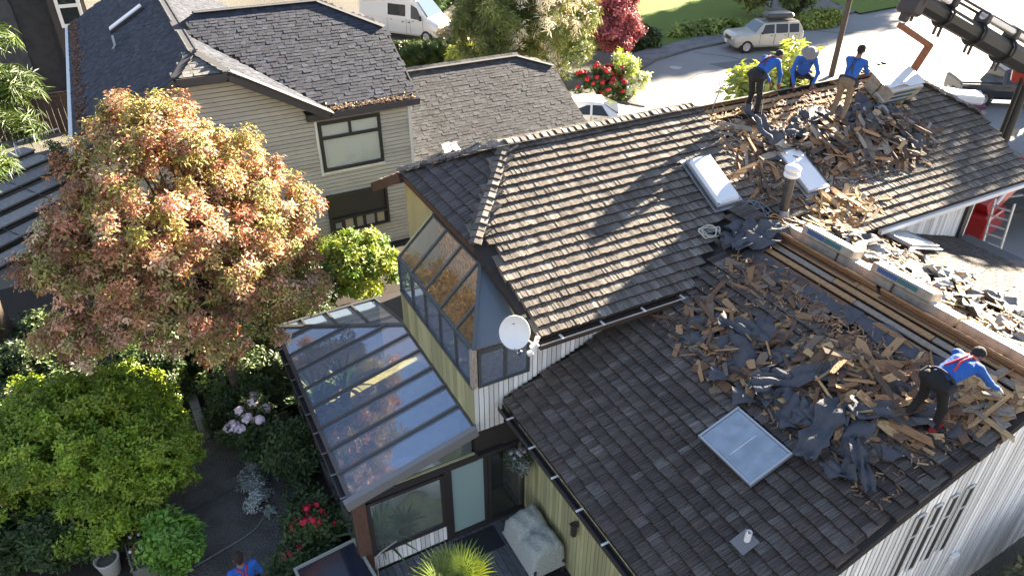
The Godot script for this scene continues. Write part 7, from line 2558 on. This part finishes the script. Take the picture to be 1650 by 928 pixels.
func crane() -> void:
	var K := thing("crane_truck", "red crane truck with a long black telescopic boom reaching over the roof", "crane truck", Vector3.ZERO)
	var red := paint("crane_red", Color(0.42, 0.025, 0.02))
	var blk := mat("crane_black", Color(0.009, 0.0105, 0.01), 0.55)
	var grey = mats.metal_grey
	var base := Vector3(23.7, 0, -11.75)
	var tip := Vector3(17.25, 7.85, -11.65)
	var top := base + Vector3(0.05, 5.35, 0.05)
	# chassis
	var f := Vector3(0.968, 0, 0.25)
	var l := Vector3(-0.25, 0, 0.968)
	var bas := Basis(l, Vector3.UP, f * -1.0)
	if bas.determinant() < 0:
		bas = Basis(-l, Vector3.UP, -f)
	var o := base + f * 1.8
	var m := MB.new()
	m.cbox(Transform3D(bas, o + Vector3(0, 0.85, 0)), Vector3(1.0, 0.3, 7.5), 0.03)
	m.cbox(Transform3D(bas, o + f * 0.6 + Vector3(0, 1.12, 0)), Vector3(2.3, 0.2, 5.8), 0.03)
	part("chassis", m, blk, K)
	for k in [1.6, 2.8, 5.2]:
		for s in [-1.0, 1.0]:
			m = MB.new()
			m.lathe([Vector2(0.0, -0.16), Vector2(0.45, -0.16), Vector2(0.5, -0.12), Vector2(0.5, 0.12), Vector2(0.45, 0.16), Vector2(0.3, 0.12), Vector2(0.0, 0.1)], 18, Transform3D(Basis(f, l * s, Vector3.UP * s), o + f * k + l * (s * 1.0) + Vector3(0, 0.5, 0)))
			part("wheel", m, mats.black_rubber, K)
	m = MB.new()
	m.cbox(Transform3D(bas, base - f * 0.9 + Vector3(0, 1.25, 0)), Vector3(1.9, 0.85, 0.7), 0.06)
	m.cbox(Transform3D(bas, base - f * 0.2 + l * 0.2 + Vector3(0, 1.95, 0)), Vector3(0.9, 1.5, 0.8), 0.08)
	m.cbox(Transform3D(bas, base + l * -0.6 - f * 0.5 + Vector3(0, 2.3, 0)), Vector3(0.4, 1.3, 0.35), 0.05)
	part("crane_base", m, red, K)
	m = MB.new()
	m.cbox(Transform3D(Basis(Vector3.UP, 0.2), Vector3(22.75, 0.85, -10.9)), Vector3(1.5, 0.75, 0.7), 0.05)
	part("outrigger_box", m, red, K)
	m = MB.new()
	m.bar(Vector3(22.3, 1.35, -10.9), Vector3(23.9, 2.5, -10.9), 0.5, 0.62)
	part("folded_jib", m, red, K)
	m = MB.new()
	m.tube([Vector3(22.5, 1.6, -10.6), Vector3(23.1, 2.35, -10.6)], 0.06, 8)
	part("jib_ram", m, mats.white_plastic, K)
	m = MB.new()
	m.cbox(Transform3D(bas, base + f * 5.0 + Vector3(0, 2.0, 0)), Vector3(2.3, 1.9, 1.9), 0.15)
	part("cab", m, red, K)
	m = MB.new()
	m.tube([base + Vector3(0, 1.4, 0), top], [0.19, 0.16], 12)
	m.tube([base + Vector3(-0.35, 1.9, 0.1), top + Vector3(-0.4, -0.2, 0.05)], 0.07, 10)
	part("column", m, blk, K)
	m = MB.new()
	m.cbox(Transform3D(Basis(Vector3(0, 0, 1), 0.3), top + Vector3(-0.1, -0.15, 0.0)), Vector3(0.75, 0.5, 0.62), 0.08)
	part("knuckle", m, red, K)
	# telescopic boom in four stages
	var dir := (tip - top).normalized()
	var side := dir.cross(Vector3.UP).normalized()
	var up := side.cross(dir)
	var len := (tip - top).length()
	var radii := [0.32, 0.285, 0.25, 0.22]
	var cuts := [-0.06, 0.3, 0.55, 0.8, 1.0]
	for i in 4:
		m = MB.new()
		var a: Vector3 = top + dir * (len * cuts[i])
		var b: Vector3 = top + dir * (len * cuts[i + 1])
		var r: float = radii[i]
		var ring := []
		for e in [a, b]:
			for k in 8:
				var an := TAU * (k + 0.5) / 8.0
				ring.push_back(e + side * (cos(an) * r * 0.92) + up * (sin(an) * r))
		for k in 8:
			var j := (k + 1) % 8
			m.quad(ring[k], ring[j], ring[8 + j], ring[8 + k])
		for k in range(1, 7):
			m.tri(ring[8], ring[8 + k], ring[8 + k + 1])
			m.tri(ring[0], ring[k + 1], ring[k])
		var stg := part("boom_stage", m, blk, K)
		m = MB.new()
		var hoop := []
		for k in 17:
			var an := TAU * k / 16.0
			hoop.push_back(b + side * (cos(an) * (r + 0.02)) + up * (sin(an) * (r + 0.02)) - dir * 0.05)
		m.tube(hoop, 0.035, 6, false)
		for s in [-0.12, 0.12]:
			m.bar(b - up * r - dir * (0.1 - s), b - up * (r + 0.24) - dir * (0.14 - s), 0.05, 0.06)
		m.cbox(Transform3D(Basis(side, up, -dir), b + up * (r + 0.13) - dir * 0.05), Vector3(0.4, 0.28, 0.2), 0.03)
		part("collar", m, mats.trim_dark, stg)
	for q in [[0.14, 0.55], [0.05, 0.66], [-0.1, 0.6]]:
		m = MB.new()
		m.tube([top + dir * 0.2 + up * q[1] + side * q[0], tip - dir * 0.6 + up * (q[1] - 0.1) + side * q[0]], 0.04, 8)
		part("hydraulic_line", m, mats.trim_dark, K)
	m = MB.new()
	m.tube([top + dir * 0.8 + up * 0.5 - side * 0.05, top + dir * 3.9 + up * 0.46 - side * 0.05], 0.11, 10)
	part("ram", m, mat("ram_chrome", Color(0.6, 0.6, 0.6), 0.2, 0.6), K)
	m = MB.new()
	m.cbox(Transform3D(Basis(side, up, -dir), tip - up * 0.06), Vector3(0.5, 0.6, 0.45), 0.06)
	m.cbox(Transform3D(Basis(side, up, -dir), tip - up * 0.42 + dir * 0.05), Vector3(0.2, 0.25, 0.2), 0.03)
	part("boom_head", m, mats.trim_dark, K)
	m = MB.new()
	m.cbox(Transform3D(Basis(side, up, -dir), tip - dir * 1.0 + up * 0.34), Vector3(0.3, 0.2, 0.6), 0.04)
	part("boom_plate", m, mats.white_plastic, K)
	for s in [-0.45, 0.45]:
		m = MB.new()
		m.cbox(Transform3D(bas, base - f * 1.3 + l * s * 1.4 + Vector3(0, 0.85, 0)), Vector3(0.22, 0.14, 0.06), 0.02)
		var lm := mat("lens_amber", Color(0.7, 0.25, 0.03), 0.3)
		lm.emission_enabled = true
		lm.emission = Color(1.0, 0.45, 0.08)
		lm.emission_energy_multiplier = 0.16
		part("tail_lamp", m, lm, K)
		var ol := OmniLight3D.new()
		ol.light_color = Color(1.0, 0.5, 0.1)
		ol.light_energy = 0.0015
		ol.light_size = 0.1
		ol.omni_range = 40.0
		ol.omni_attenuation = 2.0
		ol.shadow_enabled = true
		ol.position = base - f * 1.36 + l * s * 1.4 + Vector3(0, 0.85, 0)
		ol.name = numbered("tail_lamp_light", self)
		add_child(ol)
	m = MB.new()
	var hoses := [Vector3(0.1, 1.5, 0.6), Vector3(0.0, 2.1, 0.75), Vector3(0.2, 2.5, 0.5), Vector3(0.35, 2.0, 0.7), Vector3(0.25, 1.4, 0.75), Vector3(0.5, 1.7, 0.5)]
	part("hose_bundle", cord(hoses.map(func(p): return base + p), 0.06, 7), mats.black_rubber, K)
	for i in 4:
		m = MB.new()
		m.box(Transform3D(bas, base - f * 0.1 + l * 1.05 + Vector3(0, 1.6 + i * 0.3, 0)), Vector3(0.08, 0.05, 1.1))
		part("guard_rail", m, grey, K)
	# chain and fork that hang from the boom
	var G := thing("lifting_fork", "rusty angled lifting fork hanging by a chain from the boom tip", "lifting fork", Vector3.ZERO)
	var rust := tex_mat("rust", Color(0.27, 0.1, 0.05), texs.blotch, Vector3(1.5, 1.5, 1.5), 0.8, texs.speckle_n)
	var a0 := Vector3(17.05, 7.22, -11.62)
	var e0 := Vector3(18.35, 6.62, -11.62)
	var t0 := Vector3(18.0, 5.55, -11.8)
	m = MB.new()
	m.bar(a0 + Vector3(-0.15, 0.07, 0), e0 + Vector3(0.05, -0.02, 0), 0.11, 0.12)
	part("upper_arm", m, rust, G)
	m = MB.new()
	m.bar(e0 + Vector3(0, 0.04, 0), t0, 0.13, 0.15, Vector3(0, 0, 1))
	part("tine", m, rust, G)
	m = MB.new()
	for k in 5:
		var c := a0 + Vector3(0.02, 0.14 + k * 0.095, 0)
		var x := Vector3(1, 0, 0) if k % 2 == 0 else Vector3(0, 0, 1)
		var lp := []
		for q in 13:
			var an := TAU * q / 12.0
			lp.push_back(c + x * (cos(an) * 0.035) + Vector3(0, sin(an) * 0.065, 0))
		m.tube(lp, 0.013, 5, false)
	part("chain", m, mats.trim_dark, G)
	# ladder against the eave of the lower roof
	var L := thing("aluminium_ladder", "aluminium ladder leaning on the eave beside the red crane base", "ladder", Vector3.ZERO)
	var b0 := Vector3(19.75, 0.0, -8.85)
	var t1 := Vector3(18.95, 3.3, -8.75)
	var w := Vector3(0.06, 0, 0.21)
	var la := tex_mat("ladder_alu", Color(0.55, 0.55, 0.56), texs.blotch, Vector3(1, 1, 1), 0.4)
	for s in [-1.0, 1.0]:
		m = MB.new()
		m.bar(b0 + w * s, t1 + w * s, 0.03, 0.08, Vector3(1, 0, 0))
		part("stile", m, la, L)
	for i in 11:
		var p := b0.lerp(t1, (i + 0.7) / 11.5)
		m = MB.new()
		m.bar(p - w, p + w, 0.045, 0.03)
		part("rung", m, la, L)

# ---------------------------------------------------------------- garden and deck
func garden_things() -> void:
	# deck boards, one by one
	var D := thing("timber_deck", "weathered grey timber deck between the sunroom door and the green wall", "deck", Vector3.ZERO)
	for i in 26:
		var b := MB.new()
		b.cbox(at(1.42 + i * 0.14, -0.62, -6.9), Vector3(0.132, 0.035, 3.8), 0.005)
		part("board", b, tex_mat("deck_%d" % (i % 3), [Color(0.12, 0.13, 0.14), Color(0.1, 0.108, 0.118), Color(0.14, 0.15, 0.16)][i % 3], texs.grain, Vector3(2.5, 2.5, 0.3), 0.8, texs.grain_n), D)
	var j := MB.new()
	j.box(at(3.2, -0.69, -6.9), Vector3(3.6, 0.08, 3.7))
	part("joists", j, mats.trim_dark, D)
	var dm := mat("mat_black", Color(0.018, 0.02, 0.024), 0.95)
	for q in [[Vector3(3.75, -0.595, -8.45), Vector3(0.9, 0.02, 0.55), "dark door mat in front of the frosted patio door"], [Vector3(4.72, -0.595, -6.9), Vector3(0.55, 0.02, 1.3), "long dark mat on the deck beside the green wall"]]:
		var t := thing("door_mat", q[2], "mat", q[0])
		var b := MB.new()
		b.cbox(Transform3D.IDENTITY, q[1], 0.008)
		part("pile", b, dm, t)
	# furniture under a fitted cover
	var F := thing("covered_seat", "two-seat garden bench under a pale grey green cover beside the green wall", "covered furniture", Vector3(4.6, -0.6, -7.72), 0.0)
	var cm := tex_mat("cover_cloth", Color(0.4, 0.43, 0.4), noise_tex("cover", 0.03, 0.75, 1.15, 4), Vector3(1.2, 1.2, 1.2), 0.8, noise_tex("cover_n", 0.02, 0, 1, 4, FastNoiseLite.TYPE_SIMPLEX_SMOOTH, 8.0))
	var rows := []
	for i in 19:
		var row := []
		for k in 13:
			var u := i / 18.0
			var w := k / 12.0
			var z := lerpf(-0.66, 0.66, u)
			var x := lerpf(-0.4, 0.36, w)
			var ed := minf(minf(u, 1.0 - u) * 1.3, minf(w, 1.0 - w) * 0.9)
			var y := 0.62 + 0.2 * w
			y += 0.09 * absf(sin(u * TAU)) * sin(PI * clampf(w, 0.0, 1.0)) # two cushions
			y -= 0.05 * exp(-pow((u - 0.5) / 0.03, 2.0))
			y += 0.014 * sin(u * 31.0 + w * 13.0) + 0.018 * sin(w * 19.0 - u * 11.0)
			var rim := clampf(ed / 0.16, 0.0, 1.0)
			y = lerpf(0.22, y, 1.0 - pow(1.0 - rim, 3.0))
			z *= 1.0 - 0.06 * (1.0 - rim)
			row.push_back(Vector3(x, y, z))
		rows.push_back(row)
	var b2 := MB.new()
	b2.sheet(rows)
	part("cover", b2, cm, F)
	for s in [[-0.33, -0.58], [-0.33, 0.58], [0.28, -0.58], [0.28, 0.58]]:
		b2 = MB.new()
		b2.box(at(s[0], 0.2, s[1]), Vector3(0.06, 0.4, 0.06))
		part("leg", b2, mats.trim_dark, F)
	b2 = MB.new()
	b2.box(at(0, 0.36, 0), Vector3(0.56, 0.24, 1.05))
	part("seat", b2, mats.trim_dark, F)
	# hanging basket and lantern
	var hbk := thing("hanging_basket", "hanging basket with pale flowers under the dark gutter corner", "hanging basket", Vector3(4.72, 1.05, -8.55))
	b2 = MB.new()
	b2.lathe([Vector2(0.0, -0.16), Vector2(0.1, -0.13), Vector2(0.17, 0.0), Vector2(0.15, 0.0), Vector2(0.0, -0.06)], 14, Transform3D.IDENTITY)
	part("basket", b2, mats.trim_dark, hbk)
	b2 = MB.new()
	for k in 3:
		b2.tube([Vector3(cos(k * 2.1) * 0.16, 0, sin(k * 2.1) * 0.16), Vector3(0, 0.6, 0)], 0.006, 4)
	part("chain", b2, mats.metal_grey, hbk)
	var cs := crown(hbk, [[Vector3(0, 0.05, 0), Vector3(0.24, 0.16, 0.24)]], 26, 8, 0.1, leaf_cluster("fine", 8, 0.09, 0.018, 0.1, 0.06), mats.leaf, [lin(0.05, 0.07, 0.04), lin(0.16, 0.17, 0.17)], 0.6, 1.0, "foliage", 0.8, 0.6, false)
	flower_heads(hbk, cs, 12, 0.045, [lin(0.42, 0.42, 0.46)])
	var wl := thing("wall_lantern", "black wall lantern on the green boards beside the covered bench", "lantern", Vector3(4.93, 0.9, -6.85))
	b2 = MB.new()
	b2.cbox(at(-0.05, 0.0, 0), Vector3(0.1, 0.26, 0.1), 0.02)
	b2.cbox(at(0.0, 0.16, 0), Vector3(0.05, 0.12, 0.05), 0.01)
	b2.cbox(at(-0.05, 0.16, 0), Vector3(0.14, 0.04, 0.14), 0.015)
	part("housing", b2, mats.trim_dark, wl)
	# palm
	var P := thing("fan_palm", "fan palm with sunlit yellow green leaves at the bottom edge on the deck", "palm", Vector3(2.28, -0.4, -6.12))
	b2 = MB.new()
	b2.tube([Vector3(0, 0, 0), Vector3(0.03, 1.2, 0), Vector3(0, 2.2, 0)], [0.11, 0.1, 0.08], 10)
	part("trunk", b2, mats.bark, P)
	var pm := leaf_mat("palm_leaf", 0.6, 0.5)
	for i in 17:
		var a := TAU * i / 17.0 + rnd(-0.2, 0.2)
		var lift := rnd(0.1, 1.3)
		var d := Vector3(cos(a) * cos(lift), sin(lift), sin(a) * cos(lift))
		var st := Vector3(0, 2.15, 0)
		var hub := st + d * rnd(0.3, 0.5)
		b2 = MB.new()
		var c0: Color = [lin(0.2, 0.24, 0.04), lin(0.15, 0.2, 0.035), lin(0.25, 0.27, 0.06)][i % 3]
		b2.col = c0 * 0.8
		b2.tube([st, hub], 0.01, 5)
		var sx := d.cross(Vector3.UP).normalized()
		var sn := sx.cross(d)
		for k in 26:
			var an := lerpf(-2.1, 2.1, k / 25.0)
			var dd := (d * cos(an) + sx * sin(an)).normalized()
			var le := 0.52 * (1.0 - 0.2 * absf(an) / 2.1) * rnd(0.9, 1.08)
			var pw := dd.cross(sn).normalized() * 0.017
			b2.col = c0 * rnd(0.85, 1.2)
			var mid := hub + dd * le * 0.55
			var tp := hub + dd * le + Vector3(0, -0.07, 0) + sn * rnd(-0.03, 0.03)
			b2.tri(hub, mid + pw + sn * 0.012, mid)
			b2.tri(hub, mid, mid - pw + sn * 0.012)
			b2.tri(mid + pw + sn * 0.012, tp, mid)
			b2.tri(mid, tp, mid - pw + sn * 0.012)
		part("fan_leaf", b2, pm, P)
	# planters
	var tb := thing("flower_trough", "long wooden trough with white and red flowers on the patio edge", "planter", Vector3(-2.2, -0.75, -11.35), 0.12)
	b2 = MB.new()
	for s in [-1.0, 1.0]:
		b2.box(at(s * 0.2, 0.2, 0), Vector3(0.03, 0.36, 1.15))
		b2.box(at(0, 0.2, s * 0.56), Vector3(0.36, 0.355, 0.03))
	b2.box(at(0, 0.1, 0), Vector3(0.37, 0.1, 1.1))
	part("box", b2, tex_mat("trough_wood", Color(0.22, 0.21, 0.19), texs.grain, Vector3(1, 2, 1), 0.85), tb)
	b2 = MB.new()
	b2.box(at(0, 0.3, 0), Vector3(0.36, 0.02, 1.1))
	part("compost", b2, mats.soil, tb)
	cs = crown(tb, [[Vector3(0, 0.35, 0), Vector3(0.16, 0.08, 0.5)]], 30, 8, 0.07, leaf_cluster("fine", 8, 0.09, 0.018, 0.1, 0.06), mats.leaf, [lin(0.06, 0.09, 0.03), lin(0.14, 0.14, 0.05)], 0.5, 0.9, "foliage", 0.7, 0.5, false)
	flower_heads(tb, cs.slice(0, 6), 6, 0.035, [lin(0.75, 0.73, 0.7)])
	flower_heads(tb, cs.slice(8, 14), 4, 0.035, [lin(0.35, 0.03, 0.03)])
	var pot := thing("white_pot", "round white plant pot with dry soil at the bottom left", "pot", Vector3(-2.75, -0.75, -11.3))
	b2 = MB.new()
	b2.lathe([Vector2(0.0, 0.0), Vector2(0.15, 0.0), Vector2(0.22, 0.4), Vector2(0.225, 0.42), Vector2(0.19, 0.42), Vector2(0.18, 0.36)], 24, Transform3D.IDENTITY)
	part("pot", b2, mat("pot_white", Color(0.45, 0.43, 0.39), 0.6), pot)
	b2 = MB.new()
	b2.lathe([Vector2(0.185, 0.36), Vector2(0.0, 0.37)], 20, Transform3D.IDENTITY)
	part("compost", b2, mats.soil, pot)
	# low dark tank with a pale rim in front of the sunroom corner
	var T := thing("dark_pond_tank", "low square tank with a pale rim in front of the brown corner post", "tank", Vector3(0.98, -0.75, -8.7), 0.1)
	b2 = MB.new()
	b2.box(at(0, 0.36, 0), Vector3(1.14, 0.7, 0.94))
	part("tank", b2, mat("tank_dark", Color(0.02, 0.025, 0.04), 0.1), T)
	b2 = MB.new()
	for s in [-1.0, 1.0]:
		b2.box(at(s * 0.58, 0.73, 0), Vector3(0.05, 0.05, 1.0))
		b2.box(at(0, 0.729, s * 0.48), Vector3(1.11, 0.048, 0.05))
	part("rim", b2, mat("rim_sage", Color(0.3, 0.31, 0.27), 0.5), T)
	var hr := thing("tube_handrail", "thin pale tube handrail at the brown corner post of the sunroom", "handrail", Vector3(1.72, -0.6, -8.55))
	hr.add_child(MeshInstance3D.new())
	hr.get_child(0).name = "tube"
	hr.get_child(0).mesh = cord([Vector3(0, 0, 0), Vector3(0, 0.72, 0.02), Vector3(0.08, 0.8, 0.0), Vector3(0.45, 0.82, -0.1)], 0.016, 7).mesh()
	hr.get_child(0).material_override = mat("rim_sage", Color(0.3, 0.31, 0.27), 0.5)
	solo("garden_hose", cord([Vector3(-1.35, -0.71, -10.65), Vector3(-0.9, -0.7, -10.75), Vector3(-0.2, -0.7, -10.95), Vector3(0.1, -0.7, -11.2)], 0.012), mat("hose_pale", Color(0.2, 0.2, 0.17), 0.7), "thin pale hose lying across the dark patio near the person", "hose")
	# fallen leaves on the patio
	var fl := MB.new()
	for i in 420:
		fl.col = [lin(0.1, 0.06, 0.03), lin(0.16, 0.11, 0.05), lin(0.07, 0.08, 0.03)][rng.randi() % 3]
		var c := Vector3(rnd(-2.0, 0.8), -0.725, rnd(-15.0, -9.2))
		if absf(c.x + 0.7) < 0.7 and rng.randf() < 0.7:
			c.x = -1.7 + rng.randfn() * 0.2
		var a := rng.randf() * TAU
		var d := Vector3(cos(a), rnd(-0.2, 0.2), sin(a)) * rnd(0.025, 0.06)
		var e := Vector3(-sin(a), 0.1, cos(a)) * rnd(0.012, 0.025)
		fl.quad(c - d, c + e, c + d, c - e)
	stuff(solo("fallen_leaves", fl, mats.painted, "fallen leaves and litter scattered over the dark patio", "leaves"))
	# low block wall end beside the shrub
	var bw := thing("block_wall_end", "low pale block wall showing beside the bright green shrub", "garden wall", Vector3(-0.65, -0.75, -15.1), 0.06)
	for i in 5:
		for k in 2:
			b2 = MB.new()
			b2.cbox(at(0, 0.1 + k * 0.2, -0.9 + i * 0.4 + k * 0.1), Vector3(0.2, 0.19, 0.39), 0.012)
			part("block", b2, tex_mat("block_%d" % ((i + k) % 2), [Color(0.27, 0.26, 0.24), Color(0.23, 0.22, 0.2)][(i + k) % 2], texs.speckle, Vector3(1, 1, 1), 0.9), bw)
